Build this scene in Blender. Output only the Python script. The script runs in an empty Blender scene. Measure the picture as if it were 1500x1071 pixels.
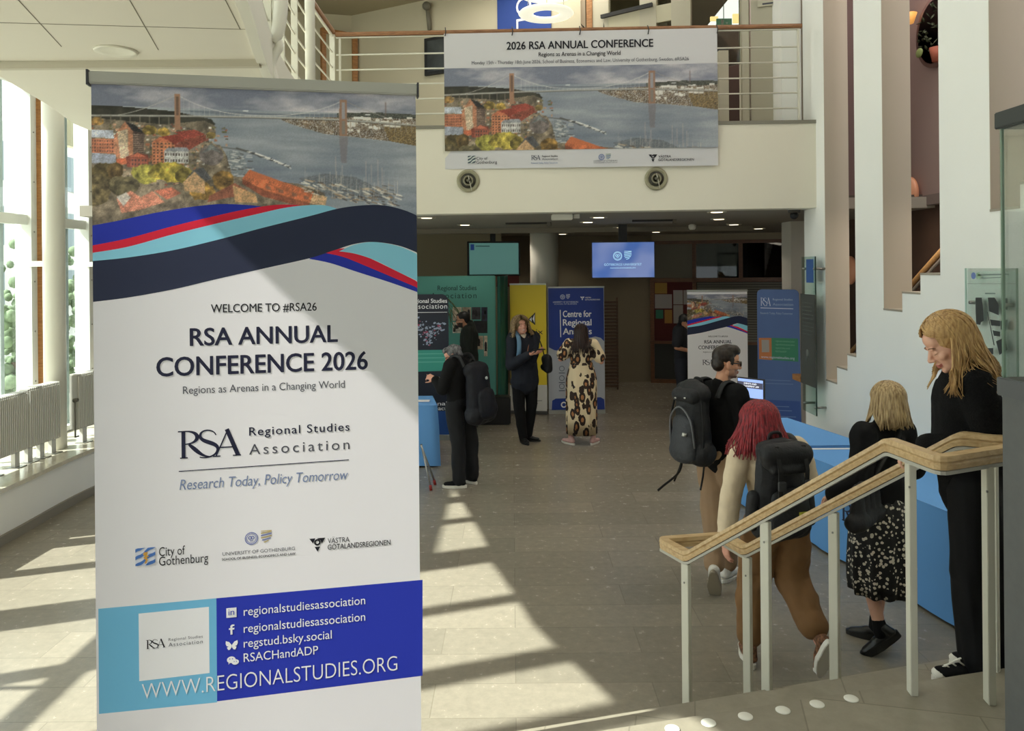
import bpy, bmesh, math, random
import numpy as np
from mathutils import Vector, Matrix, Euler, noise
from mathutils.geometry import tessellate_polygon

random.seed(7)
SC = bpy.context.scene
COL = SC.collection
PI = math.pi
F_PX, CX, CY, ROLL, EYE = 1120.0, 750.0, 393.0, 0.009, 2.4   # level camera, lens axis above the middle of the frame

# ---------------------------------------------------------------- camera
cam = bpy.data.cameras.new('camera')
cam.sensor_fit = 'HORIZONTAL'
cam.sensor_width = 36.0
cam.lens = 36.0 * F_PX / 1500.0
cam.shift_y = -(535.5 - CY) / 1500.0
cam.clip_start, cam.clip_end = 0.05, 300
cam_ob = bpy.data.objects.new('camera', cam)
COL.objects.link(cam_ob)
cam_ob.location = (0, 0, EYE)
cam_ob.rotation_euler = (PI / 2, ROLL, 0)
SC.camera = cam_ob

# ---------------------------------------------------------------- world, sun, exposure
SC.view_settings.view_transform = 'Standard'
SC.view_settings.look = 'None'
SC.view_settings.gamma = 1.0
SC.view_settings.use_curve_mapping = False
SC.view_settings.exposure = 0.55
world = bpy.data.worlds.new('day')
SC.world = world
world.use_nodes = True
bg = world.node_tree.nodes['Background']
bg.inputs[0].default_value = (0.93, 0.965, 1.0, 1)
bg.inputs[1].default_value = 1.9
SUN_DIR = Vector((0.945 * 0.6947, 0.327 * 0.6947, -0.7193)).normalized()
sun = bpy.data.lights.new('sun', 'SUN')
sun.energy = 9.2
sun.color = (1.0, 0.955, 0.89)
sun.angle = 0.012
sun_ob = bpy.data.objects.new('sun', sun)
COL.objects.link(sun_ob)
sun_ob.rotation_euler = SUN_DIR.to_track_quat('-Z', 'Y').to_euler()
sun_ob.location = (-20, -7, 20)


def area_light(name, loc, sx, sy, watts, col=(1.0, 0.97, 0.92), down=True):
    l = bpy.data.lights.new(name, 'AREA')
    l.shape = 'RECTANGLE'
    l.size, l.size_y, l.energy, l.color = sx, sy, watts, col
    o = bpy.data.objects.new(name, l)
    COL.objects.link(o)
    o.location = loc
    return o


# unseen fill lights added above the hall, stairwell, passage and upper floor
area_light('atrium_roof_light', (0.6, 5.0, 8.3), 5.0, 7.0, 35)
area_light('stairwell_light', (4.4, 6.2, 8.2), 0.8, 6.0, 120, (1.0, 0.93, 0.88))
area_light('passage_light', (4.4, 7.5, 3.05), 0.3, 3.0, 14, (1.0, 0.85, 0.68))
area_light('upper_floor_light', (0.4, 10.6, 6.65), 4.0, 1.0, 45, (1.0, 0.95, 0.84))
area_light('corridor_light', (2.9, 12.0, 6.6), 0.6, 2.0, 4, (1.0, 0.9, 0.7))
try:
    SC.cycles.use_denoising = True
    SC.cycles.max_bounces = 10
    SC.cycles.diffuse_bounces = 6
    SC.cycles.transparent_max_bounces = 24
    SC.cycles.sample_clamp_indirect = 6.0
except Exception:
    pass


# ---------------------------------------------------------------- geometry of the photograph
def ray(px, py):
    """direction through a pixel as (X/Y, Z/Y) of the level camera"""
    u, v = px - CX, CY - py
    c, s = math.cos(ROLL), math.sin(ROLL)
    return (u * c + v * s) / F_PX, (-u * s + v * c) / F_PX


def at(px, py, Y):
    a, b = ray(px, py)
    return Vector((a * Y, Y, EYE + b * Y))


class Plane:
    """a vertical plane standing at (x0,y0) with direction (dx,dy); local x runs along it, local -y looks at the viewer"""
    def __init__(self, x0, y0, x1, y1, z0=0.0):
        self.o = Vector((x0, y0, z0))
        d = Vector((x1 - x0, y1 - y0, 0))
        self.w = d.length
        self.d = d.normalized()
        self.rz = math.atan2(self.d.y, self.d.x)

    def uv(self, px, py):
        a, b = ray(px, py)
        s = (a * self.o.y - self.o.x) / (self.d.x - a * self.d.y)
        Y = self.o.y + s * self.d.y
        return s, EYE + b * Y - self.o.z


# ---------------------------------------------------------------- materials
def lin(c):
    c = c / 255.0
    return c / 12.92 if c <= 0.04045 else ((c + 0.055) / 1.055) ** 2.4


def rgb(r, g, b):
    return (lin(r), lin(g), lin(b), 1)


MATS = {}


def mat(name, col, rough=0.6, metal=0.0, var=0.0, vscale=8.0, bump=0.0, bscale=60.0, spec=0.5, emit=0.0, sheen=0.0, stretch=None):
    if name in MATS:
        return MATS[name]
    m = bpy.data.materials.new(name)
    m.use_nodes = True
    nt = m.node_tree
    p = nt.nodes['Principled BSDF']
    c = rgb(*col)
    p.inputs['Base Color'].default_value = c
    p.inputs['Roughness'].default_value = rough
    p.inputs['Metallic'].default_value = metal
    p.inputs['Specular IOR Level'].default_value = spec
    if sheen:
        p.inputs['Sheen Weight'].default_value = sheen
    if emit:
        p.inputs['Emission Color'].default_value = c
        p.inputs['Emission Strength'].default_value = emit
    if var or bump:
        tc = nt.nodes.new('ShaderNodeTexCoord')
        mp = nt.nodes.new('ShaderNodeMapping')
        if stretch:
            mp.inputs['Scale'].default_value = stretch
        nt.links.new(tc.outputs['Object'], mp.inputs[0])
    if var:
        n = nt.nodes.new('ShaderNodeTexNoise')
        n.inputs['Scale'].default_value = vscale
        n.inputs['Detail'].default_value = 6
        nt.links.new(mp.outputs[0], n.inputs['Vector'])
        r = nt.nodes.new('ShaderNodeValToRGB')
        r.color_ramp.elements[0].position = 0.3
        r.color_ramp.elements[1].position = 0.7
        r.color_ramp.elements[0].color = [max(0, x * (1 - var)) for x in c[:3]] + [1]
        r.color_ramp.elements[1].color = [min(1, x * (1 + var)) for x in c[:3]] + [1]
        nt.links.new(n.outputs['Fac'], r.inputs[0])
        nt.links.new(r.outputs[0], p.inputs['Base Color'])
    if bump:
        n2 = nt.nodes.new('ShaderNodeTexNoise')
        n2.inputs['Scale'].default_value = bscale
        n2.inputs['Detail'].default_value = 4
        nt.links.new(mp.outputs[0], n2.inputs['Vector'])
        b = nt.nodes.new('ShaderNodeBump')
        b.inputs['Strength'].default_value = bump
        b.inputs['Distance'].default_value = 0.01
        nt.links.new(n2.outputs['Fac'], b.inputs['Height'])
        nt.links.new(b.outputs[0], p.inputs['Normal'])
    MATS[name] = m
    return m


def glass_mat(name, tint=(225, 240, 235), gloss=0.10):
    if name in MATS:
        return MATS[name]
    m = bpy.data.materials.new(name)
    m.use_nodes = True
    nt = m.node_tree
    nt.nodes.clear()
    out = nt.nodes.new('ShaderNodeOutputMaterial')
    tr = nt.nodes.new('ShaderNodeBsdfTransparent')
    tr.inputs[0].default_value = rgb(*tint)
    gl = nt.nodes.new('ShaderNodeBsdfGlossy')
    gl.inputs['Roughness'].default_value = 0.02
    gl.inputs[0].default_value = (0.9, 0.95, 0.95, 1)
    fr = nt.nodes.new('ShaderNodeFresnel')
    fr.inputs[0].default_value = 1.45
    mth = nt.nodes.new('ShaderNodeMath')
    mth.operation = 'MULTIPLY'
    mth.inputs[1].default_value = gloss * 10
    nt.links.new(fr.outputs[0], mth.inputs[0])
    mx = nt.nodes.new('ShaderNodeMixShader')
    nt.links.new(mth.outputs[0], mx.inputs[0])
    nt.links.new(tr.outputs[0], mx.inputs[1])
    nt.links.new(gl.outputs[0], mx.inputs[2])
    nt.links.new(mx.outputs[0], out.inputs[0])
    MATS[name] = m
    return m


def wood_mat(name, col, col2, scale=1.0, rough=0.45):
    if name in MATS:
        return MATS[name]
    m = bpy.data.materials.new(name)
    m.use_nodes = True
    nt = m.node_tree
    p = nt.nodes['Principled BSDF']
    p.inputs['Roughness'].default_value = rough
    tc = nt.nodes.new('ShaderNodeTexCoord')
    mp = nt.nodes.new('ShaderNodeMapping')
    mp.inputs['Scale'].default_value = (scale * 6, scale * 40, scale * 40)
    n = nt.nodes.new('ShaderNodeTexNoise')
    n.inputs['Scale'].default_value = 1.5
    n.inputs['Detail'].default_value = 8
    n.inputs['Distortion'].default_value = 0.6
    r = nt.nodes.new('ShaderNodeValToRGB')
    r.color_ramp.elements[0].position = 0.32
    r.color_ramp.elements[1].position = 0.68
    r.color_ramp.elements[0].color = rgb(*col2)
    r.color_ramp.elements[1].color = rgb(*col)
    nt.links.new(tc.outputs['Object'], mp.inputs[0])
    nt.links.new(mp.outputs[0], n.inputs['Vector'])
    nt.links.new(n.outputs['Fac'], r.inputs[0])
    nt.links.new(r.outputs[0], p.inputs['Base Color'])
    MATS[name] = m
    return m


def stone_mat(name, c1, c2, cm, bw, rh, rz=0.0, rough=0.28):
    """worn limestone slabs: rows of long slabs with thin joints, mottled"""
    m = bpy.data.materials.new(name)
    m.use_nodes = True
    nt = m.node_tree
    N, L = nt.nodes, nt.links
    p = N['Principled BSDF']
    tc = N.new('ShaderNodeTexCoord')
    mp = N.new('ShaderNodeMapping')
    mp.inputs['Rotation'].default_value = (0, 0, rz)
    L.new(tc.outputs['Object'], mp.inputs[0])
    b = N.new('ShaderNodeTexBrick')
    b.inputs['Color1'].default_value = rgb(*c1)
    b.inputs['Color2'].default_value = rgb(*c2)
    b.inputs['Mortar'].default_value = rgb(*cm)
    b.inputs['Scale'].default_value = 1.0
    b.inputs['Brick Width'].default_value = bw
    b.inputs['Row Height'].default_value = rh
    b.inputs['Mortar Size'].default_value = 0.0035
    b.inputs['Mortar Smooth'].default_value = 0.2
    b.offset = 0.37
    L.new(mp.outputs[0], b.inputs['Vector'])
    n = N.new('ShaderNodeTexNoise')
    n.inputs['Scale'].default_value = 14.0
    n.inputs['Detail'].default_value = 9
    n.inputs['Roughness'].default_value = 0.72
    L.new(mp.outputs[0], n.inputs['Vector'])
    r = N.new('ShaderNodeValToRGB')
    r.color_ramp.elements[0].position = 0.33
    r.color_ramp.elements[1].position = 0.68
    r.color_ramp.elements[0].color = (0.87, 0.865, 0.855, 1)
    r.color_ramp.elements[1].color = (1.08, 1.075, 1.06, 1)
    L.new(n.outputs['Fac'], r.inputs[0])
    n2 = N.new('ShaderNodeTexNoise')
    n2.inputs['Scale'].default_value = 0.7
    n2.inputs['Detail'].default_value = 2
    L.new(mp.outputs[0], n2.inputs['Vector'])
    mr = N.new('ShaderNodeMapRange')
    mr.inputs[3].default_value = 0.9
    mr.inputs[4].default_value = 1.1
    L.new(n2.outputs['Fac'], mr.inputs[0])
    mx = N.new('ShaderNodeMix')
    mx.data_type = 'RGBA'
    mx.blend_type = 'MULTIPLY'
    mx.inputs[0].default_value = 1.0
    L.new(b.outputs[0], mx.inputs[6])
    L.new(r.outputs[0], mx.inputs[7])
    mx2 = N.new('ShaderNodeMix')
    mx2.data_type = 'RGBA'
    mx2.blend_type = 'MULTIPLY'
    mx2.inputs[0].default_value = 1.0
    L.new(mx.outputs[2], mx2.inputs[6])
    L.new(mr.outputs[0], mx2.inputs[7])
    L.new(mx2.outputs[2], p.inputs['Base Color'])
    mr2 = N.new('ShaderNodeMapRange')
    mr2.inputs[3].default_value = rough - 0.02
    mr2.inputs[4].default_value = rough + 0.05
    L.new(n.outputs['Fac'], mr2.inputs[0])
    L.new(mr2.outputs[0], p.inputs['Roughness'])
    p.inputs['Specular IOR Level'].default_value = 0.4
    bp = N.new('ShaderNodeBump')
    bp.inputs['Strength'].default_value = 0.03
    bp.inputs['Distance'].default_value = 0.004
    L.new(n.outputs['Fac'], bp.inputs['Height'])
    L.new(bp.outputs[0], p.inputs['Normal'])
    return m


def attr_mat(name, rough=0.45):
    """printed picture: colour comes from the mesh's colour attribute"""
    if name in MATS:
        return MATS[name]
    m = bpy.data.materials.new(name)
    m.use_nodes = True
    nt = m.node_tree
    p = nt.nodes['Principled BSDF']
    a = nt.nodes.new('ShaderNodeAttribute')
    a.attribute_name = 'print'
    nt.links.new(a.outputs['Color'], p.inputs['Base Color'])
    p.inputs['Roughness'].default_value = rough
    MATS[name] = m
    return m


# ---------------------------------------------------------------- objects
def link(name, me, mats, parent=None, loc=(0, 0, 0), rz=0.0):
    o = bpy.data.objects.new(name, me)
    COL.objects.link(o)
    if mats is not None:
        for m in (mats if isinstance(mats, (list, tuple)) else [mats]):
            me.materials.append(m)
    o.location = loc
    o.rotation_euler = (0, 0, rz)
    if parent is not None:
        o.parent = parent
    return o


def tag(o, label, cat, group=None, kind=None):
    o['label'] = label
    o['category'] = cat
    if group:
        o['group'] = group
    if kind:
        o['kind'] = kind
    return o


def thing(name, label, cat, loc=(0, 0, 0), rz=0.0, group=None):
    o = bpy.data.objects.new(name, None)
    o.empty_display_size = 0.1
    COL.objects.link(o)
    o.location = loc
    o.rotation_euler = (0, 0, rz)
    return tag(o, label, cat, group)


def struct(o):
    o['kind'] = 'structure'
    return o


def copy_tree(o, label=None, loc=None, rz=None):
    c = o.copy()
    COL.objects.link(c)
    if label:
        c['label'] = label
    if loc is not None:
        c.location = loc
    if rz is not None:
        c.rotation_euler = (0, 0, rz)
    for ch in list(o.children):
        d = ch.copy()
        COL.objects.link(d)
        d.parent = c
        for g in ch.children:
            e = g.copy()
            COL.objects.link(e)
            e.parent = d
    return c


class MB:
    """collects simple shapes and links them as one mesh object"""
    def __init__(self):
        self.v, self.f, self.m = [], [], []
        self.smooth = []

    def add(self, verts, faces, mi=0, sm=False):
        b = len(self.v)
        self.v += [tuple(p) for p in verts]
        self.f += [tuple(i + b for i in f) for f in faces]
        self.m += [mi] * len(faces)
        self.smooth += [sm] * len(faces)
        return self

    def box(self, x0, x1, y0, y1, z0, z1, mi=0):
        v = [(x0, y0, z0), (x1, y0, z0), (x1, y1, z0), (x0, y1, z0), (x0, y0, z1), (x1, y0, z1), (x1, y1, z1), (x0, y1, z1)]
        f = [(0, 3, 2, 1), (4, 5, 6, 7), (0, 1, 5, 4), (1, 2, 6, 5), (2, 3, 7, 6), (3, 0, 4, 7)]
        return self.add(v, f, mi)

    def obox(self, c, dx, dy, dz, M=None, mi=0):
        """box centred on c with half sizes, turned by M (3x3)"""
        M = M or Matrix.Identity(3)
        c = Vector(c)
        v = [c + M @ Vector((sx * dx, sy * dy, sz * dz)) for sz in (-1, 1) for sx, sy in ((-1, -1), (1, -1), (1, 1), (-1, 1))]
        f = [(0, 3, 2, 1), (4, 5, 6, 7), (0, 1, 5, 4), (1, 2, 6, 5), (2, 3, 7, 6), (3, 0, 4, 7)]
        return self.add(v, f, mi)

    def prism(self, pts, z0, z1, mi=0):
        """flat outline (x,y) raised from z0 to z1 (numbers or per-point lists)"""
        n = len(pts)
        a = z0 if isinstance(z0, (list, tuple)) else [z0] * n
        b = z1 if isinstance(z1, (list, tuple)) else [z1] * n
        v = [(p[0], p[1], a[i]) for i, p in enumerate(pts)] + [(p[0], p[1], b[i]) for i, p in enumerate(pts)]
        tri = tessellate_polygon([[Vector((p[0], p[1], 0)) for p in pts]])
        area = sum(pts[i][0] * pts[(i + 1) % n][1] - pts[(i + 1) % n][0] * pts[i][1] for i in range(n))
        up = []
        for t in tri:
            p0, p1, p2 = (pts[i] for i in t)
            s = (p1[0] - p0[0]) * (p2[1] - p0[1]) - (p2[0] - p0[0]) * (p1[1] - p0[1])
            up.append(tuple(t) if s > 0 else tuple(reversed(t)))
        f = [tuple(reversed(t)) for t in up] + [tuple(i + n for i in t) for t in up]
        for i in range(n):
            j = (i + 1) % n
            f.append((i, j, j + n, i + n) if area > 0 else (j, i, i + n, j + n))
        return self.add(v, f, mi)

    def tube(self, pts, r, n=8, mi=0, caps=True, sm=True, flat=1.0, up=None):
        """round (or flattened) bar along points; r a number or a list"""
        pts = [Vector(p) for p in pts]
        rr = r if isinstance(r, (list, tuple)) else [r] * len(pts)
        v, f = [], []
        prev = None
        for i, p in enumerate(pts):
            if i == 0:
                d = pts[1] - pts[0]
            elif i == len(pts) - 1:
                d = pts[-1] - pts[-2]
            else:
                d = (pts[i + 1] - p).normalized() + (p - pts[i - 1]).normalized()
            if d.length < 1e-9:
                d = Vector((0, 0, 1))
            d.normalize()
            if prev is None:
                u = Vector(up) if up is not None else (Vector((0, 0, 1)) if abs(d.z) < 0.9 else Vector((1, 0, 0)))
            else:
                u = prev
            s = d.cross(u)
            if s.length < 1e-6:
                s = d.cross(Vector((0.3, 1, 0.2)))
            s.normalize()
            u = s.cross(d).normalized()
            prev = u
            for k in range(n):
                a = 2 * PI * (k + 0.5) / n
                v.append(p + s * (math.cos(a) * rr[i]) + u * (math.sin(a) * rr[i] * flat))
        for i in range(len(pts) - 1):
            for k in range(n):
                k2 = (k + 1) % n
                f.append((i * n + k, i * n + k2, (i + 1) * n + k2, (i + 1) * n + k))
        if caps:
            f.append(tuple(range(n - 1, -1, -1)))
            f.append(tuple((len(pts) - 1) * n + k for k in range(n)))
        return self.add(v, f, mi, sm)

    def bar(self, a, b, w, h, mi=0, up=(0, 0, 1)):
        """rectangular bar from a to b, w wide and h high"""
        a, b = Vector(a), Vector(b)
        d = (b - a).normalized()
        u = Vector(up)
        s = d.cross(u)
        if s.length < 1e-5:
            s = d.cross(Vector((1, 0, 0)))
        s.normalize()
        u = s.cross(d).normalized()
        v = [p + s * (sx * w / 2) + u * (sz * h / 2) for p in (a, b) for sx, sz in ((-1, -1), (1, -1), (1, 1), (-1, 1))]
        f = [(0, 1, 2, 3), (7, 6, 5, 4), (0, 4, 5, 1), (1, 5, 6, 2), (2, 6, 7, 3), (3, 7, 4, 0)]
        return self.add(v, f, mi)

    def sweep(self, pts, prof, mi=0, sm=False):
        """profile (side, up) carried along a path with mitred corners, up stays vertical"""
        pts = [Vector(p) for p in pts]
        n = len(prof)
        v, f = [], []
        for i, p in enumerate(pts):
            dirs = []
            if i > 0:
                dirs.append((pts[i] - pts[i - 1]).normalized())
            if i < len(pts) - 1:
                dirs.append((pts[i + 1] - pts[i]).normalized())
            sides = []
            for d in dirs:
                h = Vector((d.x, d.y, 0)).normalized()
                sides.append(Vector((h.y, -h.x, 0)))
            s = sides[0] if len(sides) == 1 else (sides[0] + sides[1]).normalized()
            k = 1.0 if len(sides) == 1 else 1.0 / max(0.35, s.dot(sides[0]))
            for a, b in prof:
                v.append(p + s * (a * k) + Vector((0, 0, b)))
        for i in range(len(pts) - 1):
            for j in range(n):
                j2 = (j + 1) % n
                f.append((i * n + j, (i + 1) * n + j, (i + 1) * n + j2, i * n + j2))
        f.append(tuple(range(n)))
        f.append(tuple((len(pts) - 1) * n + j for j in range(n - 1, -1, -1)))
        return self.add(v, f, mi, sm)

    def lathe(self, prof, n=24, c=(0, 0, 0), axis='z', mi=0, sm=True):
        """profile (r, h) turned about an axis"""
        c = Vector(c)
        v, f = [], []
        for r, h in prof:
            for k in range(n):
                a = 2 * PI * k / n
                x, y = r * math.cos(a), r * math.sin(a)
                v.append(c + (Vector((x, y, h)) if axis == 'z' else Vector((x, -h, y)) if axis == 'y' else Vector((h, x, y))))
        for i in range(len(prof) - 1):
            for k in range(n):
                k2 = (k + 1) % n
                f.append((i * n + k, i * n + k2, (i + 1) * n + k2, (i + 1) * n + k))
        f.append(tuple(range(n - 1, -1, -1)))
        f.append(tuple((len(prof) - 1) * n + k for k in range(n)))
        return self.add(v, f, mi, sm)

    def ell(self, c, r, M=None, nu=14, nv=9, mi=0):
        c = Vector(c)
        M = M or Matrix.Identity(3)
        v = [c + M @ Vector((0, 0, -r[2]))]
        for i in range(1, nv):
            t = -PI / 2 + PI * i / nv
            for k in range(nu):
                a = 2 * PI * k / nu
                v.append(c + M @ Vector((r[0] * math.cos(t) * math.cos(a), r[1] * math.cos(t) * math.sin(a), r[2] * math.sin(t))))
        v.append(c + M @ Vector((0, 0, r[2])))
        f = []
        for k in range(nu):
            f.append((0, 1 + (k + 1) % nu, 1 + k))
        for i in range(nv - 2):
            for k in range(nu):
                k2 = (k + 1) % nu
                f.append((1 + i * nu + k, 1 + i * nu + k2, 1 + (i + 1) * nu + k2, 1 + (i + 1) * nu + k))
        top = len(v) - 1
        b = 1 + (nv - 2) * nu
        for k in range(nu):
            f.append((b + k, b + (k + 1) % nu, top))
        return self.add(v, f, mi, True)

    def face(self, pts, mi=0):
        """one flat face of any outline in 3D (outline given around)"""
        tri = tessellate_polygon([[Vector(p) for p in pts]])
        nrm = Vector((0, 0, 0))
        for i in range(len(pts)):
            nrm += Vector(pts[i]).cross(Vector(pts[(i + 1) % len(pts)]))
        out = []
        for t in tri:
            a, b, c = (Vector(pts[i]) for i in t)
            out.append(tuple(t) if (b - a).cross(c - a).dot(nrm) > 0 else tuple(reversed(t)))
        return self.add(pts, out, mi)

    def build(self, name, mats, parent=None, loc=(0, 0, 0), rz=0.0, bevel=0.0, auto=False):
        me = bpy.data.meshes.new(name)
        me.from_pydata(self.v, [], self.f)
        me.polygons.foreach_set('material_index', self.m)
        me.polygons.foreach_set('use_smooth', self.smooth)
        me.update()
        if bevel:
            bm = bmesh.new()
            bm.from_mesh(me)
            es = [e for e in bm.edges if len(e.link_faces) == 2 and e.calc_face_angle(0) > 0.6]
            bmesh.ops.bevel(bm, geom=es, offset=bevel, segments=2, affect='EDGES', clamp_overlap=True)
            bm.to_mesh(me)
            bm.free()
        return link(name, me, mats, parent, loc, rz)


# ---------------------------------------------------------------- lettering and prints on flat panels
_txt = {}


def text_mesh(body, bold=0, shear=0.0, space=1.0):
    key = (body, bold, shear, space)
    if key in _txt:
        return _txt[key]
    cu = bpy.data.curves.new('lettering', 'FONT')
    cu.body = body
    cu.size = 1.0
    cu.shear = shear
    cu.space_character = space
    cu.offset = 0.0 if bold == 1 else (0.006 if bold >= 2 else (-0.011 if bold < 0 else 0.0))
    cu.resolution_u = 4
    o = bpy.data.objects.new('lettering', cu)
    COL.objects.link(o)
    bpy.context.view_layer.update()
    dg = bpy.context.evaluated_depsgraph_get()
    me = bpy.data.meshes.new_from_object(o.evaluated_get(dg))
    V = [(v.co.x, v.co.y) for v in me.vertices]
    Fc = [tuple(p.vertices) for p in me.polygons]
    bpy.data.objects.remove(o)
    bpy.data.curves.remove(cu)
    bpy.data.meshes.remove(me)
    if bold >= 1:                       # heavier strokes: the same outlines laid side by side
        n, V0, F0 = len(V), V, Fc
        V, Fc = [], []
        e = 0.020 if bold == 1 else 0.030
        for dx, dy in ((0, 0), (e * 0.5, e * 0.25), (e, 0), (e * 0.5, -e * 0.25)):
            b = len(V)
            V = V + [(x + dx, y + dy) for x, y in V0]
            Fc = Fc + [tuple(i + b for i in f) for f in F0]
    _txt[key] = (V, Fc)
    return V, Fc


_cap = []


def cap_height():
    if not _cap:
        V, _ = text_mesh('H')
        _cap.append(max(y for _, y in V))
    return _cap[0]


def write_uv(body, u0, v0, u1, cap, bold=0, shear=0.0, layer=3, dv=0.0, space=1.0):
    """mesh builder holding a line of lettering from u0 to u1 with baseline v0 (rising by dv)"""
    V, Fc = text_mesh(body, bold, shear, space)
    x0, x1 = min(x for x, _ in V), max(x for x, _ in V)
    sx = (u1 - u0) / (x1 - x0)
    sy = cap / cap_height()
    b = MB()
    y = -0.00002 * layer
    q = max(1, len(V) // 4) if bold >= 1 else len(V) + 1
    b.add([(u0 + (x - x0) * sx, y - 0.00004 * (i // q), v0 + yy * sy + dv * (x - x0) / (x1 - x0)) for i, (x, yy) in enumerate(V)], Fc)
    return b


def write(pl, body, left, right, captop, bold=0, shear=0.0, layer=16, space=1.0):
    """the same, given by the photo's pixels on a plane: left/right = baseline ends, captop = y of capital tops at the left"""
    u0, v0 = pl.uv(*left)
    u1, v1 = pl.uv(*right)
    _, vt = pl.uv(left[0], captop)
    return write_uv(body, u0, (v0 + v1) / 2, u1, vt - v0, bold, shear, layer, 0.0, space)


def patch(pl, pix, layer=1, mb=None, mi=0):
    """flat printed area outlined by the photo's pixels on a plane"""
    mb = mb or MB()
    y = -0.00002 * layer
    pts = [pl.uv(*p) for p in pix]
    pts = [(u, y, v) for u, v in pts]
    nz = sum(pts[i][0] * pts[(i + 1) % len(pts)][2] - pts[(i + 1) % len(pts)][0] * pts[i][2] for i in range(len(pts)))
    if nz < 0:
        pts.reverse()
    return mb.face(pts, mi)


def rect(u0, u1, v0, v1, layer=1, mb=None, mi=0):
    mb = mb or MB()
    y = -0.00002 * layer
    return mb.face([(u0, y, v0), (u1, y, v0), (u1, y, v1), (u0, y, v1)], mi)


def disc(u, v, r, layer=2, mb=None, n=28, r2=0.0, mi=0, ry=None):
    mb = mb or MB()
    y = -0.00002 * layer
    ry = ry or r
    if r2 == 0:
        return mb.face([(u + r * math.cos(2 * PI * k / n), y, v + ry * math.sin(2 * PI * k / n)) for k in range(n)], mi)
    q = r2 / r
    pts = [(u + r * s * math.cos(2 * PI * k / n), y, v + ry * s * math.sin(2 * PI * k / n)) for s in (1, q) for k in range(n)]
    return mb.add(pts, [(k, (k + 1) % n, n + (k + 1) % n, n + k) for k in range(n)], mi)


def bez(p0, p1, p2, p3, n=14):
    out = []
    for i in range(n + 1):
        t = i / n
        a, b, c, d = (1 - t) ** 3, 3 * t * (1 - t) ** 2, 3 * t * t * (1 - t), t ** 3
        out.append((a * p0[0] + b * p1[0] + c * p2[0] + d * p3[0], a * p0[1] + b * p1[1] + c * p2[1] + d * p3[1]))
    return out


def smooth_line(pts, n=8):
    """Catmull-Rom through the points"""
    out = []
    P = [pts[0]] + list(pts) + [pts[-1]]
    for i in range(1, len(P) - 2):
        p0, p1, p2, p3 = (Vector(P[j]) for j in (i - 1, i, i + 1, i + 2))
        for k in range(n):
            t = k / n
            out.append(tuple(0.5 * ((2 * p1) + (p2 - p0) * t + (2 * p0 - 5 * p1 + 4 * p2 - p3) * t * t + (3 * p1 - p0 - 3 * p2 + p3) * t ** 3)))
    out.append(tuple(pts[-1]))
    return out
# ================================================================ the room
WHITE = mat('white_plaster', (240, 240, 236), 0.75, var=0.02, vscale=1.2, bump=0.05, bscale=90)
WHITE2 = mat('white_paint', (226, 224, 212), 0.5)
CREAM = mat('cream_plaster', (196, 188, 164), 0.8, var=0.03, vscale=1.0)
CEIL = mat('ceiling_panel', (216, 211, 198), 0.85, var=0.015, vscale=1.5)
GREYTRIM = mat('grey_floor_edge', (128, 124, 112), 0.6)
SEAM = mat('panel_seam', (120, 114, 100), 0.9)
OAK = wood_mat('oak_frame', (176, 124, 70), (140, 92, 48))
RAILWOOD = wood_mat('oak_handrail', (206, 178, 134), (178, 146, 102), 1.0, 0.4)
BALWOOD = wood_mat('balcony_handrail_wood', (158, 112, 74), (128, 86, 54))
GLASS = glass_mat('window_glass', (236, 246, 242), 0.10)
STEEL = mat('brushed_steel', (150, 150, 146), 0.35, 0.9)
BLACK = mat('black_plastic', (18, 18, 19), 0.5)
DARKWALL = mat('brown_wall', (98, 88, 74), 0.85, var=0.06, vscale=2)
MAUVE = mat('mauve_wall', (150, 128, 122), 0.85, var=0.03, vscale=1.5)
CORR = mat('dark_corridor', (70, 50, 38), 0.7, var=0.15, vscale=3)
STONE = stone_mat('limestone_floor', (146, 138, 124), (134, 127, 114), (127, 120, 107), 1.25, 0.34, 0.0, 0.25)
STONE2 = stone_mat('limestone_landing', (146, 139, 124), (138, 131, 117), (120, 113, 100), 0.62, 0.62, 0.23, 0.34)

LAND = 0.75
ED = Vector((0.9738, 0.2275, 0)).normalized()      # direction of the landing's edge
EP = Vector((0.63, 2.80, 0))                        # a point on it
EN = Vector((-ED.y, ED.x, 0))


def edge_y(x):
    return EP.y + (x - EP.x) * ED.y / ED.x


# floor of the hall
b = MB()
b.prism([(-4.95, -4), (8, -4), (8, 17), (-4.95, 17)], -0.1, 0.0)
struct(b.build('floor', STONE))

# raised landing the viewer stands on, with the short flight of steps below it
b = MB()
xl, xr = -1.5, 3.54
b.prism([(xl, -4), (xr, -4), (xr, edge_y(xr)), (xl, edge_y(xl))], 0.0, LAND)
struct(b.build('floor_landing', STONE2))
b = MB()
offs = [(0.25, 0.42), (0.53, 0.66), (0.79, 0.88), (1.03, 1.10)]
prev = (0.0, 0.0)
for i, (oa, ob) in enumerate(offs):
    zt = LAND - 0.15 * (i + 1)
    pa, pb = (xl, edge_y(xl) + prev[0]), (xr, edge_y(xr) + prev[1])
    qa, qb = (xl, edge_y(xl) + oa), (xr, edge_y(xr) + ob)
    b.prism([(pa[0], pa[1] + 0.0), (pb[0], pb[1]), (qb[0], qb[1]), (qa[0], qa[1])], 0.0, zt)
    prev = (oa, ob)
struct(b.build('floor_steps', STONE2))

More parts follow.
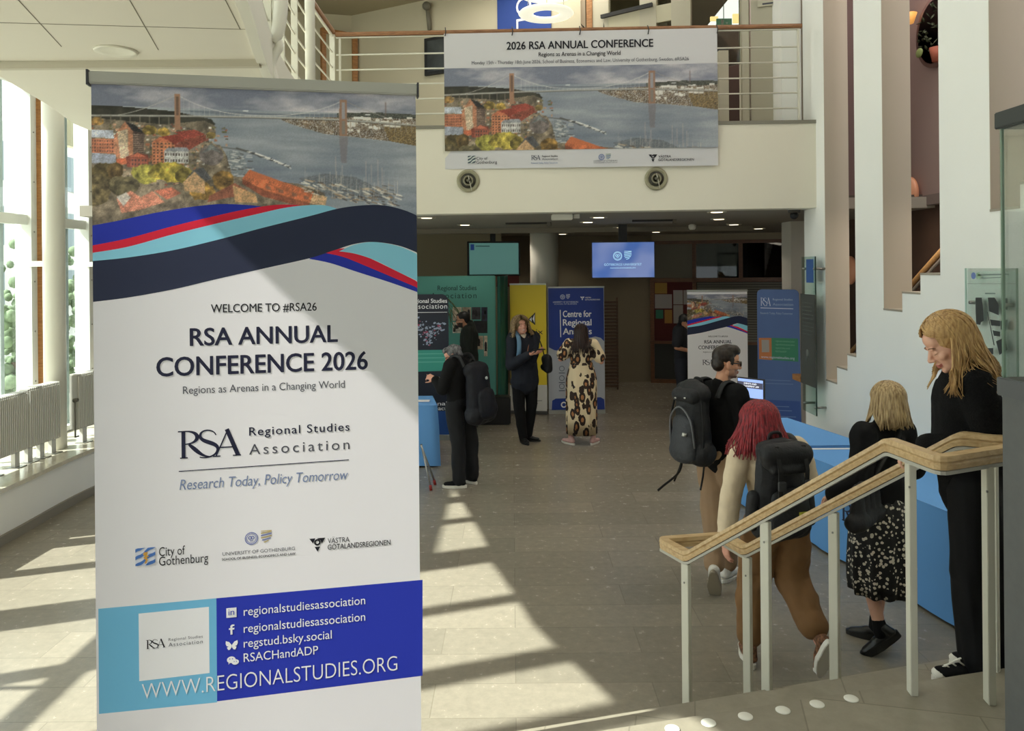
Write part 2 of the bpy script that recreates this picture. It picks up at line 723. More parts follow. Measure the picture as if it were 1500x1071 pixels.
# white wall on the right with tall slots whose sills climb like stairs
steps = [(8.64, 9.25, 8.4), (8.35, 8.64, 1.10), (8.09, 8.35, 1.285), (7.88, 8.09, 1.45), (7.29, 7.88, 8.4),
         (6.94, 7.29, 1.97), (6.63, 6.94, 2.14), (6.32, 6.63, 2.31), (5.655, 6.32, 8.4),
         (5.32, 5.655, 2.785), (4.98, 5.32, 2.95), (4.70, 4.98, 3.12), (-4.0, 4.70, 8.4)]
b = MB()
prof = []
for y0, y1, z in steps:
    b.box(3.54, 3.81, y0, y1, 0.0, z)
struct(b.build('wall_right', WHITE))
b = MB()
for y0, y1, z in steps:
    if z < 8:
        b.box(3.535, 3.815, y0 + 0.002, y1 - 0.002, z, z + 0.018)
struct(b.build('trim_1', mat('grey_sill', (158, 150, 136), 0.6)))

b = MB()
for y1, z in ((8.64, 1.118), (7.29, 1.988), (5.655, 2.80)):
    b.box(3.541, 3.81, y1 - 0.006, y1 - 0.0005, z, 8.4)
struct(b.build('trim_10', mat('taupe_jamb', (184, 174, 158), 0.8)))  # slot jambs coloured darker to stand in for shade on the reveals

# behind that wall: the public stair, a mauve wall above and a dark passage below
struct(MB().box(5.0, 5.15, 2.0, 16.0, 3.22, 8.4).build('wall_stairwell', MAUVE))
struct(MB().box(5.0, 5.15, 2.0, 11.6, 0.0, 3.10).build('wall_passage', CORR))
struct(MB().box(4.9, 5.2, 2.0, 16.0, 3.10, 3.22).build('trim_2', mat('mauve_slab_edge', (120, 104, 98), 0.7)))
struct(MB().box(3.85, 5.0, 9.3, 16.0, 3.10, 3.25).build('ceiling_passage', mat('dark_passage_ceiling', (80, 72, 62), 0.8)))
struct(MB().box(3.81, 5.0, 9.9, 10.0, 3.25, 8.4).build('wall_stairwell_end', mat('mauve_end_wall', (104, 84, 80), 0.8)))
# dark wood slabs of the stair itself, rising toward the viewer
b = MB()
for i in range(14):
    y1 = 8.7 - 0.335 * i
    b.box(3.815, 4.98, y1 - 0.335, y1, 0.17 * i + 0.85, 0.17 * i + 0.93)
    b.box(3.815, 4.98, y1 - 0.02, y1, 0.17 * i + 0.76, 0.17 * i + 0.85)
struct(b.build('floor_public_stair', mat('dark_stair_wood', (66, 52, 42), 0.6)))

# balcony across the end of the hall
BY0, BY1 = 9.05, 8.87           # front of the balcony at the left end and at the right wall
bx0, bx1 = -2.10, 3.54


def bal_y(x):
    return BY0 + (BY1 - BY0) * (x - bx0) / (bx1 - bx0)


b = MB()
b.prism([(-4.4, bal_y(-4.4)), (3.54, BY1), (3.54, BY1 + 0.25), (-4.4, bal_y(-4.4) + 0.25)], [3.03, 3.07, 3.07, 3.03], 4.05)
struct(b.build('wall_balcony_front', mat('cream_fascia', (224, 219, 203), 0.75, var=0.02, vscale=1.2)))
b = MB()
b.prism([(-5.0, bal_y(-5.0) - 0.01), (3.545, BY1 - 0.01), (3.545, 14.5), (-5.0, 14.5)], 4.05, 4.09)
struct(b.build('trim_3', GREYTRIM))
# ceiling under the balcony
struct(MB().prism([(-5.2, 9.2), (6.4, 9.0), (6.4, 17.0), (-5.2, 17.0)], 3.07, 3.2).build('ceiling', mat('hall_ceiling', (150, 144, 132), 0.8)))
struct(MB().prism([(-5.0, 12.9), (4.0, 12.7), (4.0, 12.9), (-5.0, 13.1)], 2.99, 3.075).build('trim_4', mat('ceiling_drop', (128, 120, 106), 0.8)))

# gallery slab along the windows, ceiling panels below
slab = [(-0.95, 0.6), (-1.10, 2.0), (-1.28, 3.2), (-1.44, 4.09), (-1.66, 5.0), (-1.83, 5.78), (-1.99, 6.8), (-2.08, 7.9), (-2.10, 9.05),
        (-4.55, 9.05), (-4.45, 7.8), (-4.17, 6.9), (-3.88, 5.7), (-3.55, 4.5), (-3.40, 3.93), (-2.93, 2.9), (-1.96, 1.5), (-1.6, 0.6)]
sl1 = [p for p in slab if p[1] <= 5.0]
b = MB()
b.prism([(-0.95, 0.6), (-1.10, 2.0), (-1.28, 3.2), (-1.44, 4.09), (-1.66, 5.0), (-1.72, 5.28), (-3.77, 5.22), (-3.55, 4.5), (-3.40, 3.93), (-2.93, 2.9), (-1.96, 1.5), (-1.6, 0.6)], 3.85, 4.06)
b.prism([(-1.72, 5.28), (-1.83, 5.78), (-1.99, 6.8), (-2.08, 7.9), (-2.10, 9.05), (-4.55, 9.05), (-4.45, 7.8), (-4.17, 6.9), (-3.88, 5.7), (-3.77, 5.22)], 3.91, 4.06)
struct(b.build('ceiling_gallery', CEIL))
# dark joints between the gallery's ceiling panels
b = MB()
for (pa, pb) in (((27, 0), (90, 68)), ((190, 0), (232, 73)), ((0, 33), (362, 43)), ((300, -60), (352, 43))):
    A, B = ray(*pa), ray(*pb)
    p, q = [Vector((a * 1.45 / c, 1.45 / c, 3.8495)) for a, c in (A, B)]
    b.bar(p, q, 0.005, 0.003)
struct(b.build('trim_5', SEAM))
b = MB()
b.box(-3.77, -1.72, 5.24, 5.29, 3.80, 3.86)
b.box(-3.80, -1.75, 5.42, 5.45, 3.885, 3.92)
struct(b.build('trim_6', mat('ceiling_batten', (190, 184, 166), 0.7)))
# white board on the gallery's edge
edge = [(-0.95, 0.6), (-1.10, 2.0), (-1.28, 3.2), (-1.44, 4.09), (-1.66, 5.0), (-1.83, 5.78), (-1.99, 6.8), (-2.08, 7.9), (-2.10, 9.04)]
edge_s = smooth_line([(x, y, 0) for x, y in edge], 5)
b = MB()
b.sweep([(x, y, 3.95) for x, y, _ in edge_s], [(-0.02, -0.13), (0.045, -0.13), (0.045, 0.19), (-0.02, 0.19)])
struct(b.build('trim_7', WHITE2))

# upper floor behind the balcony
uc = (-2.69, 13.0)
b = MB()
b.prism([(-2.69, 13.0), (1.02, 11.0), (1.10, 11.12), (-2.63, 13.15)], 4.09, 7.6)
struct(b.build('wall_upper_back', CREAM))
b = MB()
b.prism([(-2.69, 13.0), (-2.69, 13.15), (-6.0, 12.4), (-6.0, 12.2)], 4.09, 7.6)
struct(b.build('wall_upper_left', CREAM))
struct(MB().prism([(-6, 9.2), (3.54, 9.0), (3.54, 14.5), (-6, 14.5)], 6.72, 6.9).build('ceiling_upper', mat('upper_ceiling', (170, 160, 134), 0.85)))
struct(MB().prism([(-6, -4), (5.2, -4), (5.2, 9.3), (-6, 9.3)], 8.4, 8.55).build('ceiling_roof', WHITE))
struct(MB().prism([(-6, 9.02), (3.54, 9.0), (3.54, 9.3), (-6, 9.3)], 6.72, 8.4).build('wall_upper_head', WHITE))

# far end of the hall under the balcony
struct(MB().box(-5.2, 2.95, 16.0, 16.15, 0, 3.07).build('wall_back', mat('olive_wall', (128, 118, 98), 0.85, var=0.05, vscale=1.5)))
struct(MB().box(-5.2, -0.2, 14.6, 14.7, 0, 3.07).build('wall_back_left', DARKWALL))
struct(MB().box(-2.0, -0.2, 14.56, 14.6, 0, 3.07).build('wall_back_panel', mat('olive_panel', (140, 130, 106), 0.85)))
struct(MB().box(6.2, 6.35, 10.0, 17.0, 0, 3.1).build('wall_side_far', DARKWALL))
struct(MB().box(4.2, 4.55, 11.5, 11.9, 0, 3.07).build('wall_pier', mat('grey_pier', (196, 192, 182), 0.7)))
struct(MB().box(1.9, 6.4, 16.8, 16.95, 0, 3.07).build('wall_office', mat('dark_office', (60, 56, 50), 0.8)))


def column(x, y, r, z0, z1, m=WHITE2):
    return struct(MB().lathe([(r, 0), (r, z1 - z0)], 40).build('column', m, None, (x, y, z0)))


column(0.56, 13.25, 0.245, 0, 3.07, mat('round_column', (205, 202, 190), 0.6))

# ---------------------------------------------------------------- window front on the left
wallx = [(-4.70, -1.0), (-4.62, 3.0), (-4.54, 6.0), (-4.53, 6.9), (-4.56, 7.6), (-4.56, 8.1), (-4.50, 8.6), (-4.30, 9.3), (-3.9, 10.0), (-3.4, 10.6)]
ws = [(p[0], p[1]) for p in smooth_line([(x, y, 0) for x, y in wallx], 6)]
outer = [(-5.6, ws[-1][1] + 0.6), (-5.6, ws[0][1])]
b = MB()
b.prism(ws + outer, 0.0, 0.47)
struct(b.build('wall_left', WHITE))
b = MB()
b.sweep([(x, y, 0) for x, y in ws], [(0.0, 0.0), (0.03, 0.0), (0.03, 0.085), (0.0, 0.085)])
struct(b.build('baseboard_left', mat('grey_plinth', (140, 134, 122), 0.6)))
b = MB()
b.prism([(x + 0.05, y) for x, y in ws] + outer, 0.47, 0.51)
struct(b.build('window_sill', stone_mat('polished_sill', (196, 190, 174), (188, 182, 166), (170, 164, 150), 1.4, 2.0, 0.0, 0.12)))

for cy in (-0.5, 1.25, 2.95, 4.72, 6.45, 8.2):
    column(-4.91, cy, 0.108, 0.51, 8.4)
mull = [0.478, 2.1, 3.7, 4.75, 5.6, 7.25, 8.45, 9.5, 10.8]
gx = -5.32


def mullion_x(y):
    return gx + (0.0 if y < 8 else 0.05 * (y - 8))


IRON = mat('white_window_metal', (222, 224, 218), 0.4)
for i, my in enumerate(mull):
    x = mullion_x(my)
    o = struct(MB().box(x - 0.16, x + 0.02, my - 0.05, my + 0.05, 0.51, 8.4).build('window_%d' % (i + 1), IRON))
    MB().box(x + 0.0, x + 0.075, my + 0.05, my + 0.085, 0.51, 8.4).build('oak_strip', OAK, o)
    q = MB()
    for zz in (1.2, 1.75, 2.3, 2.85, 3.4, 3.95):
        q.lathe([(0.009, 0.02), (0.009, 0.026)], 8, (x, my, zz), axis='x')
    q.build('bolt_row', STEEL, o)
    ny = mull[i + 1] if i + 1 < len(mull) else my + 1.1
    x2 = mullion_x(ny)
    g = MB()
    g.add([(x - 0.09, my + 0.05, 0.51), (x2 - 0.09, ny - 0.05, 0.51), (x2 - 0.09, ny - 0.05, 8.3), (x - 0.09, my + 0.05, 8.3)], [(0, 1, 2, 3)])
    g.build('window_pane', GLASS, o)
    t = MB()
    for zz, h in ((0.55, 0.06), (2.98, 0.11), (8.3, 0.1)):
        t.bar((x - 0.07, my + 0.03, zz), (x2 - 0.07, ny - 0.03, zz), 0.10, h)
    t.build('transom', IRON, o)
    if my > 4.7:
        MB().bar((x - 0.07, my + 0.03, 4.8), (x2 - 0.07, ny - 0.03, 4.8), 0.06, 0.7).build('spandrel', IRON, o)  # unseen opaque band added to block sun and shape the floor's lit patch
    s = MB()
    s.box(x - 0.02, x + 0.26, my - 0.085, my - 0.055, 2.465, 2.525)
    s.build('bracket', IRON, o)

# what lies outside the glass
struct(MB().box(-60, -5.7, -40, 60, -0.5, -0.35).build('ground_outside', mat('pale_paving', (190, 188, 178), 0.9, var=0.1, vscale=0.5)))
b = MB()
b.box(-26, -22, 20, 66, -0.4, 9)
bo = b.build('building_outside', mat('pale_facade', (206, 204, 196), 0.9))
tag(bo, 'pale office building seen outside through the left windows', 'building')
for k, z in enumerate((0.8, 3.6, 6.4)):
    for j in range(11):
        w_ = MB().box(-21.99, -21.9, 24 + j * 3.4, 26.2 + j * 3.4, z, z + 1.7).build('window', mat('dark_pane', (112, 126, 128), 0.3), bo)

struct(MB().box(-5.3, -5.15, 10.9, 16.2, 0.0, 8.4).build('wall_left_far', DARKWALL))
struct(MB().box(-6.0, -5.9, 10.0, 14.5, 4.09, 8.4).build('wall_upper_side', CREAM))

# wall behind the viewer; unseen opening added, sized for the light it lets in
b = MB()
b.box(-5.4, -1.3, -4.15, -4.0, 0, 8.4)
b.box(1.2, 3.6, -4.15, -4.0, 0, 8.4)
b.box(-1.3, 1.2, -4.15, -4.0, 2.4, 8.4)
b.box(-1.3, 1.2, -4.15, -4.0, 0, 0.75)
struct(b.build('wall_rear', WHITE))
struct(MB().box(-5.55, -5.3, -4.15, 0.12, 0.0, 8.4).build('wall_left_rear', WHITE))

# thin grey sash bars in each bay and planting outside the glass
GREYSASH = mat('grey_sash', (150, 156, 150), 0.5)
for i, o in enumerate([w for w in COL.objects if w.name.startswith('window_') and w.name[7:].isdigit() and int(w.name[7:]) <= len(mull)]):
    k = int(o.name[7:]) - 1
    my = mull[k]
    ny = mull[k + 1] if k + 1 < len(mull) else my + 1.1
    if my < 7:
        continue
    for f in (0.2, 0.72):
        y = my + (ny - my) * f
        MB().box(mullion_x(y) - 0.13, mullion_x(y) - 0.10, y - 0.03, y + 0.03, 0.51, 8.2).build('sash_bar', GREYSASH, o)
SHRUB = mat('shrub_green', (104, 122, 92), 0.8, var=0.4, vscale=6)
rs = random.Random(8)
for k, (sx, sy, sh) in enumerate(((-8.0, 12.2, 2.2), (-8.6, 14.2, 2.5), (-8.4, 15.8, 2.1), (-10.0, 16.2, 3.4))):
    t = thing('shrub', 'green shrub %s outside the left windows' % ('nearest', 'second', 'third', 'farthest')[k], 'shrub', (sx, sy, -0.35))
    b = MB()
    for j in range(150):
        a, r = rs.uniform(0, 6.28), rs.uniform(0, 0.75)
        z = rs.uniform(0.35, sh)
        b.ell((r * math.cos(a), r * math.sin(a), z), (rs.uniform(0.05, 0.13),) * 3, None, 6, 4)
    b.build('foliage', SHRUB, t)
    MB().tube([(0, 0, 0), (0.05, 0, sh * 0.6)], 0.05, 6).build('trunk', mat('bark', (90, 74, 58), 0.9), t)
# ================================================================ the harbour picture printed on the banners
def harbour(W=476, H=214, seed=3):
    """aerial view of a river with a suspension bridge, painted as a colour grid (sRGB 0..255), art space 1428 x 642"""
    rs = np.random.RandomState(seed)
    S = W / 1428.0
    yy, xx = np.mgrid[0:H, 0:W].astype(float)
    X = (xx + 0.5) / S
    Y = (yy + 0.5) / S
    img = np.zeros((H, W, 3))

    def nz(scale, octs=4, sx=1.0, sy=1.0):
        out = np.zeros((H, W))
        amp, tot = 1.0, 0.0
        for o in range(octs):
            gx, gy = max(2, int(W * S * 0 + W / (scale / sx)) + 2), max(2, int(H / (scale / sy)) + 2)
            g = rs.rand(gy + 1, gx + 1)
            fx, fy = xx / W * (gx - 1), yy / H * (gy - 1)
            ix, iy = fx.astype(int), fy.astype(int)
            tx, ty = fx - ix, fy - iy
            tx, ty = tx * tx * (3 - 2 * tx), ty * ty * (3 - 2 * ty)
            v = (g[iy, ix] * (1 - tx) + g[iy, ix + 1] * tx) * (1 - ty) + (g[iy + 1, ix] * (1 - tx) + g[iy + 1, ix + 1] * tx) * ty
            out += v * amp
            tot += amp
            amp *= 0.55
            scale /= 2
        return out / tot

    def inside(pts):
        m = np.zeros((H, W), bool)
        n = len(pts)
        for i in range(n):
            x0, y0 = pts[i]
            x1, y1 = pts[(i + 1) % n]
            if y0 == y1:
                continue
            c = ((y0 > Y) != (y1 > Y)) & (X < (x1 - x0) * (Y - y0) / (y1 - y0) + x0)
            m ^= c
        return m

    def fill(pts, col, a=1.0, tex=0.0):
        m = inside(pts)
        c = np.array(col, float)
        v = c[None, :] if not tex else c[None, :] * (1 + tex * (rs.rand(m.sum(), 1) - 0.5) * 2)
        img[m] = img[m] * (1 - a) + v * a

    def line(pts, w, col, a=1.0):
        c = np.array(col, float)
        for (x0, y0), (x1, y1) in zip(pts[:-1], pts[1:]):
            dx, dy = x1 - x0, y1 - y0
            t = np.clip(((X - x0) * dx + (Y - y0) * dy) / max(1e-9, dx * dx + dy * dy), 0, 1)
            d = np.hypot(X - x0 - t * dx, Y - y0 - t * dy)
            k = np.clip((w / 2 + 1.5 - d) / 3.0, 0, 1) * a
            img[:] = img * (1 - k[..., None]) + c * k[..., None]

    # sky with long clouds
    n = nz(60, 5, 0.4, 1.6)
    n2 = nz(26, 4, 0.5, 1.4)
    t = np.clip((n * 0.6 + n2 * 0.4 - 0.40) * 4.0 + (X / 1428 - 0.4) * 0.5 + (Y - 45) / 160, 0, 1)
    lo, hi = np.array([116, 122, 142.]), np.array([202, 196, 200.])
    img[:] = lo + (hi - lo) * t[..., None]
    # water
    wn = nz(30, 5, 0.3, 2.2)
    wn2 = nz(80, 3, 0.6, 1.4)
    wt = np.clip(0.1 + (Y - 130) / 520 * 0.25 + (wn - 0.5) * 0.9 + (wn2 - 0.5) * 1.0 + 0.25, 0, 1)
    wa, wb = np.array([176, 180, 184.]), np.array([104, 116, 134.])
    wcol = wa + (wb - wa) * wt[..., None]
    m = Y > 97
    img[m] = wcol[m]
    # far shores
    hills = [(-5, 96), (120, 97), (240, 104), (350, 112), (430, 128), (500, 142), (520, 165), (440, 190), (-5, 190)]
    m = inside(hills)
    h = nz(10, 3)
    img[m] = (np.array([52, 50, 40.]) * (0.6 + 0.9 * h[..., None]))[m]
    fill([(330, 108), (480, 105), (830, 108), (1100, 100), (1428, 92), (1428, 112), (800, 118), (560, 121)], (112, 120, 134))
    fill([(1060, 96), (1250, 88), (1428, 92), (1428, 122), (1060, 118)], (74, 76, 68), 1, 0.4)
    m = inside([(800, 132), (900, 122), (1060, 116), (1428, 112), (1428, 242), (1300, 222), (1130, 206), (1000, 196), (870, 160), (830, 146)])
    tn = nz(9, 3)
    r = rs.rand(H, W)
    land = np.array([124, 104, 80.]) * (0.55 + 0.9 * tn[..., None])
    land = np.where((r > 0.72)[..., None], np.array([206, 202, 196.]) * (0.8 + 0.25 * tn[..., None]), land)
    land = np.where((r < 0.14)[..., None], np.array([84, 60, 46.]), land)
    img[m] = land[m]
    fill([(1270, 150), (1428, 140), (1428, 242), (1300, 222)], (120, 96, 52), 0.75, 0.5)
    for k in range(26):
        x, y = rs.uniform(1060, 1400), rs.uniform(105, 175)
        w, hh = rs.uniform(10, 46), rs.uniform(5, 14)
        fill([(x, y), (x + w, y - 2), (x + w, y + hh), (x, y + hh)], (226, 222, 214), 0.9)
    line([(1284, 40), (1284, 100)], 4, (120, 96, 92))
    # the town on the near bank
    town = [(-5, 150), (300, 172), (470, 150), (515, 170), (520, 205), (470, 240), (540, 262), (575, 320), (600, 400), (880, 430), (1000, 470), (1010, 650), (-5, 650)]
    m = inside(town)
    tn = nz(12, 4)
    img[m] = (np.array([122, 108, 88.]) * (0.45 + 1.1 * tn[..., None]))[m]
    pal = [(176, 98, 66), (150, 74, 56), (196, 150, 116), (120, 112, 106), (206, 200, 190), (84, 76, 66), (164, 120, 84), (98, 96, 52)]
    for k in range(520):
        x, y = rs.uniform(0, 560), rs.uniform(165, 440)
        if y > 260 + (560 - x) and x > 300:
            continue
        w, hh = rs.uniform(5, 20), rs.uniform(4, 12)
        fill([(x, y), (x + w, y - rs.uniform(-3, 5)), (x + w, y + hh), (x, y + hh)], pal[rs.randint(len(pal))], 0.85, 0.15)

    def block(x0, y0, x1, y1, col, rows, cols, roof=None, side=None):
        fill([(x0, y0), (x1, y0), (x1, y1), (x0, y1)], col, 1, 0.08)
        for i in range(rows):
            for j in range(cols):
                a = x0 + (j + 0.3) * (x1 - x0) / cols
                c = y0 + (i + 0.3) * (y1 - y0) / rows
                fill([(a, c), (a + 0.42 * (x1 - x0) / cols, c), (a + 0.42 * (x1 - x0) / cols, c + 0.42 * (y1 - y0) / rows), (a, c + 0.42 * (y1 - y0) / rows)], (70, 56, 52))
    fill([(0, 205), (90, 205), (92, 240), (0, 236)], (178, 184, 196), 1, 0.1)
    block(0, 244, 92, 305, (192, 112, 78), 4, 9)
    fill([(0, 305), (100, 312), (100, 350), (0, 352)], (150, 156, 172), 1, 0.12)
    # gabled tower house
    fill([(92, 230), (138, 163), (170, 205), (172, 318), (108, 334), (92, 300)], (186, 122, 88), 1, 0.12)
    fill([(106, 210), (150, 196), (152, 318), (118, 330)], (190, 178, 150), 0.8, 0.25)
    fill([(138, 163), (180, 178), (218, 214), (170, 206)], (44, 42, 42), 1, 0.2)
    fill([(170, 205), (218, 214), (216, 300), (172, 318)], (92, 70, 60), 1, 0.3)
    for k in range(9):
        line([(172, 220 + k * 10), (216, 222 + k * 9)], 3, (170, 150, 132), 0.8)
    # trees behind
    for x, y, r0, c in ((240, 200, 30, (150, 124, 54)), (300, 205, 26, (164, 132, 54)), (25, 165, 26, (150, 112, 54)), (500, 215, 22, (140, 116, 60))):
        m = ((X - x) / r0) ** 2 + ((Y - y) / (r0 * 0.7)) ** 2 < 0.55 + 0.9 * nz(9, 3)
        img[m] = (np.array(c, float) * (0.5 + nz(6, 2)[..., None]))[m]
    # red brick warehouse and its roofs
    block(250, 252, 345, 350, (206, 124, 82), 7, 6)
    fill([(250, 252), (282, 228), (330, 246), (345, 262), (345, 252)], (196, 108, 72))
    fill([(282, 228), (360, 214), (400, 232), (345, 262), (320, 244)], (150, 58, 44), 1, 0.15)
    fill([(345, 205), (430, 192), (475, 212), (400, 236), (360, 214)], (164, 66, 52), 1, 0.15)
    fill([(345, 262), (400, 234), (476, 214), (476, 240), (420, 275), (345, 330)], (140, 66, 50), 1, 0.25)
    block(300, 292, 402, 346, (188, 186, 182), 2, 9)
    fill([(296, 292), (316, 276), (396, 272), (406, 290)], (150, 152, 158))
    fill([(140, 320), (180, 306), (232, 308), (236, 362), (146, 366)], (140, 64, 48), 1, 0.2)
    fill([(150, 322), (190, 300), (228, 322)], (178, 92, 66))
    block(160, 324, 230, 362, (152, 78, 60), 2, 5)
    fill([(100, 330), (140, 326), (146, 352), (104, 356)], (206, 102, 64), 1, 0.1)
    m = ((X - 500) / 52) ** 2 + ((Y - 306) / 46) ** 2 < 1
    img[m] = (np.array([128, 116, 112.]) * (0.6 + 0.7 * nz(8, 3)[..., None]))[m]
    fill([(455, 300), (500, 252), (545, 296), (500, 280)], (112, 116, 116), 1, 0.1)
    # slips and jetties
    fill([(560, 285), (620, 280), (650, 330), (660, 400), (590, 400)], (126, 134, 142), 1, 0.15)
    for k in range(34):
        x, y = rs.uniform(565, 660), rs.uniform(280, 400)
        line([(x, y), (x + rs.uniform(8, 26), y + rs.uniform(-3, 6))], 4, (206, 204, 200) if rs.rand() > 0.4 else (70, 68, 66), 0.9)
    line([(610, 272), (720, 306), (840, 352)], 9, (84, 84, 84))
    line([(690, 292), (770, 322), (842, 352)], 7, (226, 224, 220))
    line([(545, 268), (660, 282)], 4, (90, 88, 84))
    for k in range(22):
        t0 = rs.rand()
        x, y = 640 + 200 * t0, 282 + 72 * t0
        line([(x, y), (x + 12, y + rs.uniform(-8, 9))], 4, (216, 214, 208) if rs.rand() > 0.5 else (60, 62, 62), 0.9)
    # trees in front
    for x, y, rx, ry, c in ((225, 395, 62, 44, (168, 160, 62)), (320, 385, 80, 46, (178, 158, 58)), (385, 400, 40, 34, (140, 122, 50)), (40, 400, 50, 52, (92, 78, 44)),
                            (95, 385, 34, 36, (112, 88, 46)), (548, 420, 44, 46, (150, 112, 50)), (460, 470, 52, 44, (176, 132, 56)), (20, 470, 60, 70, (104, 90, 58)), (130, 450, 60, 46, (98, 88, 60))):
        m = ((X - x) / rx) ** 2 + ((Y - y) / ry) ** 2 < 0.5 + 0.95 * nz(11, 3)
        img[m] = (np.array(c, float) * (0.35 + 1.2 * nz(7, 3)[..., None]))[m]
    fill([(378, 432), (425, 372), (465, 362), (500, 412), (474, 424), (430, 386)], (84, 84, 88), 1, 0.15)
    fill([(378, 432), (428, 380), (470, 424), (470, 480), (384, 470)], (190, 150, 106), 1, 0.15)
    fill([(100, 500), (160, 470), (200, 500), (250, 470), (300, 520), (200, 555), (120, 570)], (196, 122, 96), 1, 0.2)
    fill([(255, 470), (330, 452), (370, 480), (310, 510)], (190, 104, 78), 1, 0.2)
    fill([(100, 500), (140, 478), (160, 500), (130, 540)], (206, 196, 184), 1, 0.1)
    fill([(490, 490), (600, 430), (680, 480), (560, 500), (480, 520)], (150, 84, 60), 1, 0.12)
    fill([(590, 440), (690, 480), (700, 520), (600, 520)], (196, 150, 100), 1, 0.15)
    # the long orange roof
    fill([(632, 410), (664, 368), (800, 418), (950, 466), (930, 520), (846, 496), (730, 462)], (206, 104, 58), 1, 0.07)
    fill([(632, 410), (730, 462), (930, 520), (925, 545), (720, 490), (632, 432)], (150, 74, 46), 1, 0.15)
    for x in (735, 790, 850, 905):
        fill([(x, 440 + (x - 735) * 0.26), (x + 22, 446 + (x - 735) * 0.26), (x + 24, 462 + (x - 735) * 0.26), (x + 2, 456 + (x - 735) * 0.26)], (150, 92, 64))
    fill([(950, 470), (1010, 490), (1000, 540), (930, 520)], (200, 160, 116), 1, 0.2)
    # marina
    fill([(880, 405), (1000, 380), (1140, 395), (1300, 470), (1330, 500), (1150, 510), (1000, 480)], (92, 96, 100), 0.6, 0.3)
    for k in range(150):
        t0, q = rs.rand(), rs.rand()
        x = 885 + 450 * t0
        y = 402 + 24 * math.sin(t0 * 3) + q * (60 + 40 * t0) + 20 * t0 * t0
        L = rs.uniform(10, 34)
        line([(x, y), (x + L, y + L * rs.uniform(0.1, 0.5))], rs.uniform(2, 6), [(224, 218, 206), (150, 120, 88), (70, 60, 54), (196, 176, 150)][rs.randint(4)], 0.95)
        if rs.rand() > 0.7:
            line([(x + 6, y), (x + 7, y - rs.uniform(30, 80))], 1.6, (196, 186, 176), 0.8)
    for x, y, hh in ((1050, 400, 100), (1190, 410, 90), (1215, 420, 84), (1245, 430, 120), (1265, 430, 80), (1080, 400, 60)):
        line([(x, y), (x, y - hh)], 2, (190, 170, 160))
    # weathered, busy surface of the town
    m = inside(town)
    f = 0.62 + 0.5 * nz(7, 3) + 0.28 * rs.rand(H, W)
    img[m] = (img * f[..., None])[m]
    g = img.mean(axis=2, keepdims=True)
    img[:] = g + (img - g) * 0.82
    # bridge
    line([(-5, 141), (350, 132), (700, 126), (1085, 127), (1435, 143)], 7, (176, 174, 168))
    line([(-5, 146), (350, 137), (700, 131), (1085, 132), (1435, 149)], 3, (78, 74, 68))
    cab = bez((358, 38), (480, 110), (600, 120), (715, 119), 20) + bez((715, 119), (850, 119), (980, 96), (1078, 40), 20)[1:]
    line(cab, 2.6, (206, 204, 200))
    line(bez((350, 40), (250, 96), (170, 125), (90, 140), 10), 2.4, (188, 184, 178))
    line(bez((1103, 40), (1170, 76), (1210, 86), (1290, 112), 10), 2.0, (160, 152, 146))
    for x in range(384, 1070, 22):
        yc = np.interp(x, [p[0] for p in cab], [p[1] for p in cab])
        line([(x, yc), (x, 128)], 1.4, (200, 196, 192), 0.7)
    for x in range(40, 340, 40):
        line([(x, 140), (x, 172)], 4, (120, 112, 100))
    for x in range(1120, 1420, 26):
        line([(x, 135), (x, 175)], 3, (150, 138, 124))
    fill([(346, 34), (368, 34), (370, 196), (345, 196)], (160, 122, 98))
    fill([(352, 44), (362, 44), (362, 130), (352, 130)], (112, 88, 74))
    fill([(1070, 34), (1104, 34), (1104, 204), (1068, 204)], (150, 116, 96))
    fill([(1080, 44), (1095, 44), (1095, 124), (1080, 124)], (150, 146, 150))
    fill([(1080, 132), (1095, 132), (1095, 196), (1080, 196)], (130, 122, 112))
    fill([(1066, 206), (1108, 206), (1100, 330), (1076, 330)], (116, 104, 104), 0.5)
    for x in (650, 1200):
        line([(x - 10, 100), (x + 10, 100)], 5, (226, 226, 226))
    grain = 1 + 0.10 * (rs.rand(H, W) - 0.5)
    return np.clip(img * grain[..., None], 0, 255)


ART = harbour()


